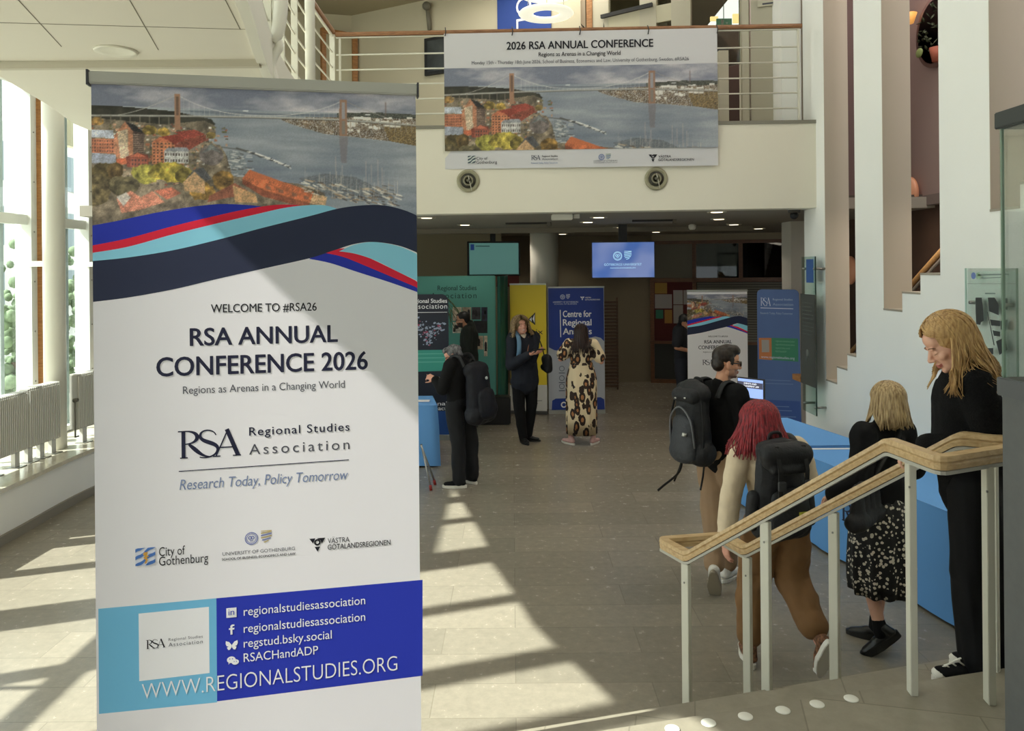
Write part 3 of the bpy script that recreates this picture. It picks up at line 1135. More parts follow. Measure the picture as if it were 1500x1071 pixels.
def picture_mesh(name, quad, frac0, frac1, W, H, mats, parent, layer=1, gain=1.0):
    """grid print filling a rectangle u0,u1,vtop,vbot; frac = used range of the picture's height"""
    u0, u1, vt, vb = quad
    h, w, _ = ART.shape
    gx, gy = np.linspace(0, 1, W + 1), np.linspace(0, 1, H + 1)
    y = -0.00002 * layer
    co = np.zeros(((W + 1) * (H + 1), 3), np.float32)
    A, Bq = np.meshgrid(gx, gy)
    co[:, 0] = (u0 + (u1 - u0) * A).ravel()
    co[:, 1] = y
    co[:, 2] = (vt + (vb - vt) * Bq).ravel()
    fx = np.clip(A * (w - 1), 0, w - 1.001)
    fy = np.clip((frac0 + (frac1 - frac0) * Bq) * (h - 1), 0, h - 1.001)
    ix, iy = fx.astype(int), fy.astype(int)
    tx, ty = (fx - ix)[..., None], (fy - iy)[..., None]
    c = (ART[iy, ix] * (1 - tx) + ART[iy, ix + 1] * tx) * (1 - ty) + (ART[iy + 1, ix] * (1 - tx) + ART[iy + 1, ix + 1] * tx) * ty
    c = (c / 255.0).reshape(-1, 3)
    c = np.where(c <= 0.04045, c / 12.92, ((c + 0.055) / 1.055) ** 2.4) * gain
    i = (np.arange(H)[:, None] * (W + 1) + np.arange(W)[None, :]).ravel()
    faces = np.stack([i + W + 1, i + W + 2, i + 1, i], 1)
    me = bpy.data.meshes.new(name)
    me.from_pydata(co.tolist(), [], faces.tolist())
    at_ = me.color_attributes.new('print', 'FLOAT_COLOR', 'POINT')
    at_.data.foreach_set('color', np.concatenate([c, np.ones((len(c), 1))], 1).astype(np.float32).ravel())
    me.update()
    return link(name, me, mats, parent)


PRINT = attr_mat('harbour_print')
PAPER = mat('white_print', (234, 234, 239), 0.5)
VINYL = mat('white_vinyl', (204, 203, 206), 0.5)
NAVY = mat('print_navy', (34, 37, 62), 0.6, spec=0.25)
INK = mat('print_ink', (26, 27, 36), 0.6, spec=0.25)
GREYINK = mat('print_grey', (70, 72, 84), 0.5)
SLATEBLUE = mat('print_slate_blue', (112, 130, 170), 0.5)
ROYAL = mat('print_royal_blue', (40, 56, 178), 0.6, spec=0.25)
CRIMSON = mat('print_crimson', (226, 38, 66), 0.6, spec=0.25)
AQUA = mat('print_aqua', (140, 214, 240), 0.5)
DARKBLUE = mat('print_dark_navy', (44, 51, 76), 0.6, spec=0.25)
BANDAQUA = mat('print_band_aqua', (112, 188, 228), 0.5)
WHITEINK = mat('print_white', (238, 240, 244), 0.5)
EMBBLUE = mat('print_emblem_blue', (104, 116, 178), 0.5)
EMBGOLD = mat('print_emblem_gold', (186, 166, 106), 0.5)
CITYBLUE = mat('print_city_blue', (64, 112, 186), 0.5)
ALU = mat('aluminium', (170, 172, 168), 0.35, 0.6)


def serif_rsa(u0, v0, u1, cap, layer=3):
    """the large R S A of the association: high-contrast serif capitals, overlapping"""
    b = MB()
    y = -0.00002 * layer
    w = u1 - u0

    def q(p):
        return (u0 + p[0] * w, y, v0 + p[1] * cap)

    def stroke(pts, ws):
        P = [Vector((p[0] * w, p[1] * cap)) for p in pts]
        L, R = [], []
        for i in range(len(P)):
            d = (P[min(i + 1, len(P) - 1)] - P[max(i - 1, 0)]).normalized()
            n = Vector((-d.y, d.x))
            h = ws[i] * w / 2
            L.append(P[i] + n * h)
            R.append(P[i] - n * h)
        vv = [(u0 + p.x, y, v0 + p.y) for p in L] + [(u0 + p.x, y, v0 + p.y) for p in R]
        k = len(P)
        b.add(vv, [(k + i, k + i + 1, i + 1, i) for i in range(k - 1)])
    # R
    stroke([(0.085, 0.0), (0.085, 1.0)], [0.062, 0.062])
    stroke([(0.0, 0.985), (0.17, 0.985)], [0.02, 0.02])
    stroke([(0.03, 0.012), (0.15, 0.012)], [0.02, 0.02])
    bw = bez((0.09, 0.985), (0.36, 1.02), (0.38, 0.53), (0.11, 0.51), 16)
    stroke(bw, [0.02 + 0.045 * math.sin(PI * i / 16) ** 2 for i in range(17)])
    stroke(bez((0.17, 0.50), (0.30, 0.26), (0.36, 0.04), (0.50, 0.01), 10), [0.035, 0.055, 0.065, 0.068, 0.066, 0.06, 0.05, 0.042, 0.034, 0.028, 0.02])
    # S
    sp = bez((0.60, 0.80), (0.57, 1.06), (0.34, 1.06), (0.35, 0.77), 12) + bez((0.35, 0.77), (0.37, 0.52), (0.64, 0.55), (0.63, 0.26), 12)[1:] + bez((0.63, 0.26), (0.60, -0.06), (0.36, -0.04), (0.34, 0.02), 12)[1:]
    stroke(sp, [0.018 + 0.05 * math.exp(-((i / (len(sp) - 1) - 0.5) / 0.22) ** 2) for i in range(len(sp))])
    # A
    stroke([(0.60, 0.012), (0.795, 1.0)], [0.022, 0.022])
    stroke([(0.775, 1.0), (0.955, 0.01)], [0.07, 0.07])
    stroke([(0.665, 0.33), (0.89, 0.33)], [0.022, 0.022])
    stroke([(0.55, 0.012), (0.67, 0.012)], [0.02, 0.02])
    stroke([(0.87, 0.012), (1.0, 0.012)], [0.02, 0.02])
    return b


def city_emblem(u, v, s, layer=3, lion=True):
    """square shield of diagonal blue and white waves with a small gold beast"""
    b = MB()
    y = -0.00002 * layer
    b.face([(u - s, y, v - s * 0.75), (u - s * 0.2, y, v - s), (u + s * 0.2, y, v - s), (u + s, y, v - s * 0.75), (u + s, y, v + s), (u - s, y, v + s)], 0)
    for k in (-1.25, -0.45, 0.35, 1.15):
        pts = []
        for i in range(9):
            t = -1 + 2 * i / 8
            pts.append((t, t * 0.7 + k + 0.09 * math.sin(t * 5)))
        top = [(a, c + 0.36) for a, c in pts]
        P = [(max(-1, min(1, a)), max(-0.95, min(1, c))) for a, c in pts + top[::-1]]
        n = len(pts)
        vv = [(u + a * s, y - 0.0003, v + c * s) for a, c in pts and [(a, max(-0.9, min(1, c))) for a, c in pts] + [(a, max(-0.9, min(1, c))) for a, c in top]]
        b.add(vv, [(i, i + 1, n + i + 1, n + i) for i in range(n - 1)], 1)
    if lion:
        g = [(-0.1, -0.75), (0.05, -0.35), (-0.25, -0.1), (-0.05, 0.1), (-0.3, 0.35), (-0.1, 0.62), (0.12, 0.55), (0.25, 0.7), (0.3, 0.45), (0.22, 0.2), (0.5, 0.05), (0.2, -0.05), (0.3, -0.4), (0.1, -0.8)]
        b.face([(u + a * s * 0.8, y - 0.0006, v + c * s * 0.9) for a, c in g], 2)
    return b


def uni_emblem(u, v, s, layer=3):
    """round seal and small shield side by side"""
    b = MB()
    disc(u - 1.1 * s, v, s, layer, b, 28, s * 0.86, 0)
    disc(u - 1.1 * s, v, s * 0.74, layer, b, 28, s * 0.66, 0)
    for k in range(20):
        a = 2 * PI * k / 20
        disc(u - 1.1 * s + 0.8 * s * math.cos(a), v + 0.8 * s * math.sin(a), s * 0.04, layer + 1, b, 6, 0, 0)
    disc(u - 1.3 * s, v + 0.1 * s, s * 0.3, layer, b, 16, s * 0.16, 0)
    disc(u - 0.92 * s, v + 0.1 * s, s * 0.3, layer, b, 16, s * 0.16, 0)
    rect(u - 1.35 * s, u - 0.85 * s, v - 0.42 * s, v - 0.3 * s, layer, b, 0)
    y = -0.00002 * layer
    for k in range(5):
        z = v + 0.75 * s - k * 0.36 * s
        w = s * (0.82 if k < 3 else 0.66 if k == 3 else 0.36)
        b.face([(u + 1.15 * s - w, y, z - 0.16 * s), (u + 1.15 * s, y, z - 0.05 * s), (u + 1.15 * s + w, y, z + 0.12 * s), (u + 1.15 * s + w, y, z + 0.3 * s), (u + 1.15 * s, y, z + 0.13 * s), (u + 1.15 * s - w, y, z + 0.02 * s)], 1 if k % 2 == 0 else 0)
    rect(u + 0.35 * s, u + 1.95 * s, v + 0.98 * s, v + 1.1 * s, layer, b, 1)
    return b


def triangle_emblem(u, v, s, layer=3):
    """three dark arrowheads around a swirl, pointing down"""
    b = MB()
    y = -0.00002 * layer
    b.face([(u - s, y, v + s * 0.75), (u - s * 0.25, y, v + s * 0.75), (u - s * 0.55, y, v + s * 0.1)], 0)
    b.face([(u + s, y, v + s * 0.75), (u + s * 0.55, y, v + s * 0.0), (u + s * 0.35, y, v + s * 0.5), (u - s * 0.1, y, v + s * 0.75)], 0)
    b.face([(u - s * 0.34, y, v - s * 0.35), (u + s * 0.34, y, v - s * 0.35), (u, y, v - s)], 0)
    disc(u, v + s * 0.22, s * 0.42, layer + 1, b, 20, s * 0.2, 0)
    return b


def social_icon(kind, u, v, s, layer=4):
    b = MB()
    y = -0.00002 * layer
    if kind == 'in':
        # white tile with the two letters cut out as the band's blue
        rect(u - s, u + s, v - s, v + s, layer, b, 0)
        V, Fc = text_mesh('in', 0)
        x0, x1 = min(x for x, _ in V), max(x for x, _ in V)
        k = 1.15 * s / (x1 - x0)
        b.add([(u - 0.58 * s + (x - x0) * k, y - 0.0004, v - 0.5 * s + yy * k) for x, yy in V], Fc, 1)
    elif kind == 'f':
        b.face([(u + dx * s, y, v + dz * s) for dx, dz in ((-0.2, -1), (0.2, -1), (0.2, 0), (0.55, 0), (0.6, 0.35), (0.2, 0.35), (0.2, 0.55), (0.28, 0.72), (0.6, 0.72), (0.6, 1.05), (0.1, 1.05), (-0.2, 0.8), (-0.2, 0.35), (-0.5, 0.35), (-0.5, 0), (-0.2, 0))], 0)
    elif kind == 'wings':
        for sx in (-1, 1):
            b.face([(u + sx * dx * s, y, v + dz * s) for dx, dz in ((0.02, 0.1), (0.5, 0.75), (1.15, 1.0), (1.2, 0.4), (1.0, -0.05), (0.6, -0.2), (0.95, -0.35), (0.7, -0.9), (0.35, -0.85), (0.02, -0.35))], 0)
    else:
        disc(u - 0.3 * s, v + 0.25 * s, 0.85 * s, layer, b, 24, 0, 0, 0.68 * s)
        disc(u + 0.5 * s, v - 0.3 * s, 0.72 * s, layer + 1, b, 24, 0, 0, 0.56 * s)
        b.face([(u - 0.8 * s, y, v - 0.2 * s), (u - 0.5 * s, y, v - 0.3 * s), (u - 0.85 * s, y, v - 0.7 * s)], 0)
        for dx, dz in ((-0.58, 0.42), (-0.05, 0.42)):
            disc(u + dx * s, v + dz * s, 0.11 * s, layer + 3, b, 10, 0, 1)
        for dx, dz in ((0.28, -0.18), (0.72, -0.18)):
            disc(u + dx * s, v + dz * s, 0.09 * s, layer + 3, b, 10, 0, 1)
    return b


def rollup_case(root, w, d=0.11, h=0.075, m=None):
    """the low cassette a roll-up banner stands in, with two turned-out feet and the pole behind"""
    MB().box(-w / 2 - 0.01, w / 2 + 0.01, -d / 2 + 0.01, d / 2 + 0.01, 0.012, h).build('cassette', m or ALU, root, bevel=0.006)
    for s in (-1, 1):
        MB().box(s * w * 0.36 - 0.02, s * w * 0.36 + 0.02, -0.17, 0.17, 0.0, 0.012).build('foot', m or ALU, root)


# ================================================================ the big roll-up banner in front
BIG = Plane(-1.05, 1.915, -0.258, 2.08, LAND)
XO = -BIG.w / 2
root = thing('rollup_banner', 'large white conference roll-up banner with harbour picture, closest to the viewer', 'banner',
             tuple(BIG.o + BIG.d * (BIG.w / 2)), BIG.rz)
_uv = BIG.uv


def big_uv(px, py):
    s, z = _uv(px, py)
    return s + XO, z


BIG.uv = big_uv
zt = BIG.uv(372, 128)[1]
W2 = BIG.w / 2
b = MB()
b.box(-W2, W2, 0.0, 0.0012, 0.06, zt + 0.01)
b.build('printed_sheet', PAPER, root)
u0, vtl = BIG.uv(137, 122)
u1, vtr = BIG.uv(611, 141)
vt = (vtl + vtr) / 2
phot_h = (2 * W2) * 642 / 1428
picture_mesh('harbour_photo', (-W2, W2, vt, vt - phot_h), 0, 1, 460, 207, PRINT, root, 1, 1.5)
b = MB()
b.box(-W2 - 0.004, W2 + 0.004, -0.012, 0.012, vt - 0.001, vt + 0.030)
b.build('top_rail', mat('pale_rail', (186, 186, 176), 0.5), root, bevel=0.003)
MB().box(-W2 - 0.008, -W2 - 0.003, -0.014, 0.014, vt - 0.005, vt + 0.033).build('rail_cap', mat('dark_cap', (60, 62, 68), 0.5), root)
MB().box(W2 + 0.003, W2 + 0.008, -0.014, 0.014, vt - 0.005, vt + 0.033).build('rail_cap', MATS['dark_cap'], root)
MB().tube([(0, 0.02, 0.05), (0, 0.02, vt + 0.02)], 0.012).build('pole', ALU, root)
rollup_case(root, BIG.w)

# flowing stripes (outlines measured on the sheet: top edge line, bottom edge line, left to right)
c6 = lambda pts: [(120 + x / 3.0, 100 + y / 3.0) for x, y in pts]


def band(name, top, bot, m, layer):
    t = smooth_line([BIG.uv(*p) + (0,) for p in c6(top)], 8)
    q = smooth_line([BIG.uv(*p) + (0,) for p in c6(bot)], 8)
    n = len(t)
    y = -0.00002 * layer
    cl = lambda a: max(-W2, min(W2, a))
    vv = [(cl(a[0]), y, a[1]) for a in q] + [(cl(a[0]), y, a[1]) for a in t]
    b = MB()
    b.add(vv, [(i, i + 1, n + i + 1, n + i) for i in range(n - 1)])
    return b.build(name, m, root)


# white area below the picture
band('sheet_below_photo', [(40, 860), (300, 820), (560, 760), (860, 700), (1150, 660), (1320, 700), (1500, 800)],
     [(40, 1300), (300, 1290), (560, 1280), (860, 1270), (1150, 1262), (1320, 1256), (1500, 1250)], PAPER, 2)
band('royal_blue_stripe', [(40, 692), (150, 672), (300, 640), (440, 615), (560, 600), (650, 597), (790, 608), (900, 640)],
     [(40, 860), (150, 830), (300, 780), (440, 735), (560, 700), (650, 680), (790, 660), (900, 680)], ROYAL, 3)
band('crimson_stripe', [(40, 780), (200, 748), (400, 694), (560, 655), (720, 620), (860, 600), (980, 606), (1060, 640)],
     [(40, 860), (200, 830), (400, 780), (560, 740), (720, 705), (860, 680), (980, 670), (1060, 680)], CRIMSON, 4)
band('aqua_stripe', [(40, 812), (200, 785), (400, 730), (560, 690), (760, 643), (900, 612), (1010, 601), (1080, 605), (1150, 632), (1250, 690)],
     [(40, 900), (200, 880), (400, 850), (560, 800), (760, 740), (900, 700), (1010, 680), (1080, 670), (1150, 680), (1250, 700)], AQUA, 5)
band('white_edge_left', [(40, 1030), (200, 1010), (400, 985), (600, 935), (800, 880), (960, 838), (1010, 835), (1100, 860), (1300, 930), (1500, 1000)],
     [(40, 1100), (200, 1090), (400, 1080), (600, 1060), (800, 1040), (960, 1030), (1010, 1030), (1100, 1030), (1300, 1040), (1500, 1050)], PAPER, 3)
band('royal_blue_stripe', [(1000, 836), (1090, 806), (1200, 845), (1350, 910), (1500, 975)], [(1000, 838), (1090, 856), (1200, 892), (1350, 940), (1500, 993)], ROYAL, 5)
band('crimson_stripe', [(1070, 812), (1150, 792), (1250, 828), (1380, 890), (1500, 950)], [(1070, 812), (1150, 830), (1250, 870), (1380, 925), (1500, 975)], CRIMSON, 6)
band('aqua_stripe', [(1130, 805), (1200, 775), (1290, 764), (1400, 785), (1500, 830)], [(1130, 805), (1200, 815), (1290, 845), (1400, 900), (1500, 946)], AQUA, 7)
band('navy_wave', [(40, 848), (200, 832), (400, 800), (600, 753), (800, 700), (1000, 650), (1130, 616), (1240, 602), (1330, 603), (1420, 625), (1500, 660)],
     [(40, 1028), (200, 1008), (400, 972), (600, 925), (800, 880), (1000, 835), (1100, 803), (1200, 772), (1290, 764), (1400, 782), (1500, 822)], DARKBLUE, 9)

LT = lambda name, m, *a, **k: write(BIG, *a, **k).build(name, m, root)
LT('welcome_lettering', INK, 'WELCOME TO #RSA26', (309, 458), (464, 455), 446, 1)
LT('title_lettering', NAVY, 'RSA ANNUAL', (278, 507), (495, 500), 482, 2)
LT('title_lettering', NAVY, 'CONFERENCE 2026', (229, 551), (539, 541), 524, 2)
LT('theme_lettering', GREYINK, 'Regions as Arenas in a Changing World', (268, 577), (505, 568), 566)
ua, va = BIG.uv(261, 672)
ub, _ = BIG.uv(353, 668)
_, vtop = BIG.uv(262, 632)
serif_rsa(ua, va, ub, vtop - va, 16).build('logo_letters', NAVY, root)
LT('logo_lettering', NAVY, 'Regional Studies', (365, 638), (512, 631), 626, 1, space=1.15)
LT('logo_lettering', GREYINK, 'Association', (365, 666), (512, 658), 651, space=1.3)
patch(BIG, [(262, 690), (511, 673), (511, 674.3), (262, 691.3)], 16).build('logo_rule', NAVY, root)
LT('motto_lettering', SLATEBLUE, 'Research Today, Policy Tomorrow', (263, 717), (510, 703), 702, shear=0.2)
uc_, vc_ = BIG.uv(213, 816)
city_emblem(uc_, vc_, 0.0235, 16).build('city_emblem', [mat('print_emblem_white', (214, 220, 234), 0.5), CITYBLUE, mat('print_gold', (206, 156, 62), 0.5)], root)
LT('partner_lettering', INK, 'City of', (233, 815), (271, 812), 802)
LT('partner_lettering', INK, 'Gothenburg', (233, 829), (305, 823), 816)
uc_, vc_ = BIG.uv(379, 788)
uni_emblem(uc_, vc_, 0.0165, 16).build('university_emblem', [EMBBLUE, EMBGOLD], root)
LT('partner_lettering', GREYINK, 'UNIVERSITY OF GOTHENBURG', (326, 814), (432, 806), 809)
LT('partner_lettering', INK, 'SCHOOL OF BUSINESS, ECONOMICS AND LAW', (325, 821.5), (433, 812.5), 818, 1)
uc_, vc_ = BIG.uv(465, 797)
triangle_emblem(uc_, vc_, 0.0205, 16).build('region_emblem', [INK], root)
LT('partner_lettering', INK, 'VÄSTRA', (480, 796), (512, 794), 788.5)
LT('partner_lettering', INK, 'GÖTALANDSREGIONEN', (480, 804.5), (572, 799), 797, 1)
patch(BIG, [(144, 892), (317, 876.5), (318, 1029), (145, 1046)], 2).build('aqua_band', BANDAQUA, root)
patch(BIG, [(317, 876.5), (619, 849.5), (619, 990), (318, 1027.5)], 3).build('royal_blue_band', ROYAL, root)
patch(BIG, [(203, 899), (306, 889), (307, 986), (204, 998)], 4).build('white_label', WHITEINK, root)
ua, va = BIG.uv(214, 951)
ub, _ = BIG.uv(242, 949)
_, vtop = BIG.uv(214, 938)
serif_rsa(ua, va, ub, vtop - va, 22).build('label_logo_letters', INK, root)
LT('label_lettering', GREYINK, 'Regional Studies', (247, 939), (297, 934), 935, layer=22, space=1.1)
LT('label_lettering', GREYINK, 'Association', (247, 947.5), (297, 942), 942, layer=22, space=1.2)
for kind, px, py, y1, y2, txt, xr_ in (('in', 339, 897.5, 902.5, 886.5, 'regionalstudiesassociation', 535), ('f', 339, 922.5, 927, 911, 'regionalstudiesassociation', 535),
                                       ('wings', 339.5, 945.5, 949, 937, 'regstud.bsky.social', 486), ('bubble', 341, 968, 971.5, 958.5, 'RSACHandADP', 466)):
    uu, vv_ = BIG.uv(px, py)
    social_icon(kind, uu, vv_, 0.0125, 22).build('social_icon', [WHITEINK, ROYAL], root)
    sl = (y1 - y2) / (xr_ - 357) * (1.0)
    LT('contact_lettering', WHITEINK, txt, (357, y1 - 2), (xr_, y2), y1 - 14.5, layer=22)
LT('address_lettering', WHITEINK, 'WWW.REGIONALSTUDIES.ORG', (208, 1026), (582, 981), 1003, bold=-1, layer=22)
# ================================================================ balcony: railing, hanging banner, vents
RAILW = mat('white_rail_paint', (216, 213, 198), 0.45)


def offy(x, d):
    return bal_y(x) + d


lx0, lx1 = -2.08, 3.40
bal = thing('balcony_railing', 'white balcony railing with brown wooden handrail across the end of the hall', 'railing', (lx0, offy(lx0, 0.1), 4.09))
bo_ = Vector((lx0, offy(lx0, 0.1), 4.09))
bd = Vector((lx1 - lx0, offy(lx1, 0.1) - offy(lx0, 0.1), 0))
L_ = lambda t, z: bd * t + Vector((0, 0, z))
MB().sweep([L_(0, 1.12), L_(1.004, 1.12)], [(-0.03, -0.022), (0.03, -0.022), (0.036, 0.0), (0.03, 0.024), (-0.03, 0.024), (-0.036, 0.0)]).build('handrail', BALWOOD, bal)
MB().bar(L_(0, 1.085), L_(1, 1.085), 0.03, 0.012).build('rail_strip', RAILW, bal)
for z in (0.16, 0.34, 0.52, 0.70, 0.88):
    MB().tube([L_(0, z), L_(1, z)], 0.0095, 8).build('rail', RAILW, bal)
for t in (0.008, 0.255, 0.50, 0.745, 0.997):
    MB().bar(L_(t, 0.0), L_(t, 1.09), 0.024, 0.024, up=(0, 1, 0)).build('post', RAILW, bal)

# railing of the side gallery, running toward the viewer along the curved edge
ge = [Vector(p) for p in smooth_line([(-2.10, 9.03, 0), (-2.07, 7.9, 0), (-1.98, 6.8, 0), (-1.82, 5.8, 0), (-1.65, 5.0, 0), (-1.43, 4.09, 0), (-1.27, 3.2, 0)], 6)]
gal = thing('gallery_railing', 'white gallery railing with wooden handrail curving toward the viewer at upper left', 'railing', tuple(ge[0] + Vector((0, 0, 4.09))))
gq = [p - ge[0] for p in ge]
Z_ = lambda z: [p + Vector((0, 0, z)) for p in gq]
MB().sweep(Z_(1.12), [(-0.03, -0.022), (0.03, -0.022), (0.036, 0.0), (0.03, 0.024), (-0.03, 0.024), (-0.036, 0.0)]).build('handrail', BALWOOD, gal)
MB().sweep(Z_(1.075), [(-0.012, -0.012), (0.012, -0.012), (0.012, 0.012), (-0.012, 0.012)]).build('rail_strip', RAILW, gal)
for z in (0.16, 0.34, 0.52, 0.70, 0.88):
    MB().tube(Z_(z), 0.0095, 8).build('rail', RAILW, gal)
for i in (0, 6, 10, 14, 19, 24, 29, 34):
    p = gq[min(i, len(gq) - 1)]
    MB().bar(p + Vector((0, 0, 0)), p + Vector((0, 0, 1.09)), 0.06, 0.02, up=(0, 1, 0)).build('post', RAILW, gal)
struct(MB().lathe([(0.05, 0), (0.05, 2.65)], 20).build('column_slim', WHITE2, None, (-2.0, 7.65, 4.06)))
# thick curved bracket under the gallery edge
br = [at(411, -40, 5.7), at(410, 10, 5.7), at(406, 42, 5.7), at(398, 60, 5.7)]
struct(MB().tube(smooth_line([tuple(q) for q in br], 4), [0.058] * 10 + [0.054, 0.05, 0.044], 12).build('trim_8', WHITE2))
br = [at(400, 52, 5.72), at(409, 66, 5.72), at(402, 82, 5.72), at(398, 98, 5.72), at(404, 124, 5.72)]
struct(MB().tube(smooth_line([tuple(q) for q in br], 4), 0.034, 10).build('trim_9', WHITE2))

HB = Plane(*at(651, 150, 8.99).xy, *at(1051.5, 145, 8.86).xy, 0)
hz0, hz1 = HB.uv(851, 245)[1], HB.uv(851, 45)[1]
hb = thing('hanging_banner', 'wide white conference banner with harbour picture tied to the balcony railing', 'banner', (HB.o.x, HB.o.y, hz0), HB.rz)
HB.o.z = hz0
ht = hz1 - hz0
# cloth, slightly rippled toward the top corners
nx, nz_ = 40, 16
vv, ff = [], []
for j in range(nz_ + 1):
    for i in range(nx + 1):
        u = HB.w * i / nx
        v = ht * j / nz_
        e = min(i, nx - i) / nx
        vv.append((u, 0.004 + 0.010 * (1 + math.sin(9 * e + 3 * v)) * math.exp(-e * 9), v))
for j in range(nz_):
    for i in range(nx):
        a = j * (nx + 1) + i
        ff.append((a, a + 1, a + nx + 2, a + nx + 1))
MB().add(vv, ff, 0, True).build('banner_cloth', VINYL, hb)
v0 = HB.uv(851, 218.5)[1]
v1 = HB.uv(851, 96.5)[1]
picture_mesh('harbour_photo', (0.0, HB.w, v1, v0), 0, 0.679, 380, 116, PRINT, hb, 32, 1.0)
HT = lambda name, m, *a, **k: write(HB, *a, layer=34, **k).build(name, m, hb)
HT('title_lettering', INK, '2026 RSA ANNUAL CONFERENCE', (742, 73), (957, 68), 62, 2)
HT('theme_lettering', INK, 'Regions as Arenas in a Changing World', (789, 83), (909, 80), 77, 1)
HT('date_lettering', GREYINK, 'Monday 15th - Thursday 18th June 2026, School of Business, Economics and Law, University of Gothenburg, Sweden, #RSA26', (691, 94.5), (1009, 88.5), 89.5, 0)
u, v = HB.uv(691, 234)
city_emblem(u, v, 0.046, 34, False).build('city_emblem', [mat('print_pale_stripe', (190, 196, 190), 0.5), mat('print_dark_stripe', (44, 62, 80), 0.5), INK], hb)
HT('partner_lettering', INK, 'City of', (698, 234), (714, 233.8), 230)
HT('partner_lettering', INK, 'Gothenburg', (698, 239.8), (728, 239.5), 235.5)
ua, va = HB.uv(778, 234.5)
ub, _ = HB.uv(791.5, 234.5)
_, vq = HB.uv(778, 227.5)
serif_rsa(ua, va, ub, vq - va, 34).build('logo_letters', NAVY, hb)
HT('logo_lettering', INK, 'Regional Studies', (794, 230), (817, 229.8), 227.5, 1)
HT('logo_lettering', GREYINK, 'Association', (794, 234.5), (817, 234), 231.5, 0)
HT('motto_lettering', SLATEBLUE, 'Research Today, Policy Tomorrow', (778, 240), (817, 239.5), 237.5, 0)
u, v = HB.uv(886, 230)
uni_emblem(u, v, 0.035, 34).build('university_emblem', [mat('print_seal_blue', (70, 100, 160), 0.5), mat('print_pale_green', (150, 166, 150), 0.5)], hb)
HT('partner_lettering', GREYINK, 'UNIVERSITY OF GOTHENBURG', (869.5, 236.7), (904.5, 236.4), 234.8)
HT('partner_lettering', GREYINK, 'SCHOOL OF BUSINESS, ECONOMICS AND LAW', (869.5, 239.3), (904.5, 238.8), 237.8)
u, v = HB.uv(956.5, 231)
triangle_emblem(u, v, 0.05, 34).build('region_emblem', [INK], hb)
HT('partner_lettering', INK, 'VÄSTRA', (964.5, 231), (983, 230.8), 227.5, 1)
HT('partner_lettering', INK, 'GÖTALANDSREGIONEN', (964.5, 236), (1016.5, 235.3), 232.5, 1)
for px in (652, 750, 849, 949, 1050):
    u, v = HB.uv(px, 47 - (px - 652) * 0.01)
    MB().tube([(u, -0.01, v - 0.05), (u + 0.01, -0.015, v), (u, 0.02, v + 0.06)], 0.006, 6).build('tie', BLACK, hb)

# round vents in the balcony front
vent_p = thing('wall_vent', 'round metal vent in balcony front under the left end of the wide banner', 'vent', tuple(at(686, 265, bal_y(-0.5) - 0.003)))
MB().lathe([(0.0, 0.0), (0.135, 0.0), (0.135, 0.012), (0.112, 0.022), (0.098, 0.008), (0.0, 0.004)], 32, axis='y').build('rim', mat('vent_rim', (150, 146, 120), 0.5), vent_p)
MB().lathe([(0.0, 0.004), (0.088, 0.010), (0.088, 0.014), (0.0, 0.014)], 28, axis='y').build('cone', mat('vent_dark', (58, 56, 46), 0.6), vent_p)
MB().lathe([(0.055, 0.012), (0.06, 0.03), (0.048, 0.034), (0.04, 0.014)], 28, axis='y').build('ring', mat('vent_ring', (136, 132, 108), 0.5), vent_p)
MB().lathe([(0.0, 0.012), (0.022, 0.012), (0.018, 0.036), (0.0, 0.038)], 18, axis='y').build('hub', mat('vent_hub', (90, 88, 72), 0.5), vent_p)
MB().tube([(0.0, -0.03, 0.06), (0.015, -0.03, 0.0), (0.04, -0.03, -0.12)], 0.004, 6).build('cord', RAILW, vent_p)
p2 = at(961, 262, bal_y(1.7) - 0.003)
copy_tree(vent_p, 'round metal vent in balcony front under the right end of the wide banner', tuple(p2))

# ================================================================ upper floor behind the railing
FRAME = mat('grey_white_frame', (190, 184, 164), 0.6)
UD = Plane(-2.69, 13.0, 1.02, 11.0, 4.09)
# wooden door frame in the left corner
a0 = at(483, 30, 12.6)
dl = Plane(*at(470, 100, 12.55).xy, *at(522, 100, 12.93).xy, 4.09)
d1 = MB()
dw = dl.w
for u0_, u1_, z0_, z1_ in ((0.0, 0.07, 0, 2.2), (dw - 0.09, dw, 0, 2.2)):
    d1.box(u0_, u1_, -0.06, 0.02, z0_, z1_)
d1.box(0, dw, -0.06, 0.02, 2.2, 2.28)
do = struct(d1.build('door_1', OAK, None, tuple(dl.o), dl.rz))
MB().box(0.07, dw - 0.09, -0.02, 0.01, 0, 2.2).build('door_leaf', mat('cream_door', (190, 186, 160), 0.6), do)


def on_upper(px, d=0.02):
    """a point of the upper back wall as distance along it"""
    return UD.uv(px, 100)[0]


u0, u1 = UD.uv(624, 62)[0], UD.uv(662, 62)[0]
z0, z1 = UD.uv(624, 112)[1], UD.uv(624, 58)[1]
t = thing('framed_picture', 'dark framed picture on the upper wall left of the wide banner', 'picture', (UD.o.x, UD.o.y, UD.o.z), UD.rz)
MB().box(u0, u1, -0.05, -0.005, z0, z1).build('frame', BLACK, t)
MB().box(u0 + 0.06, u1 - 0.03, -0.055, -0.05, z0 + 0.05, z1 - 0.05).build('image', mat('dark_image', (52, 56, 56), 0.4, var=0.5, vscale=4), t)
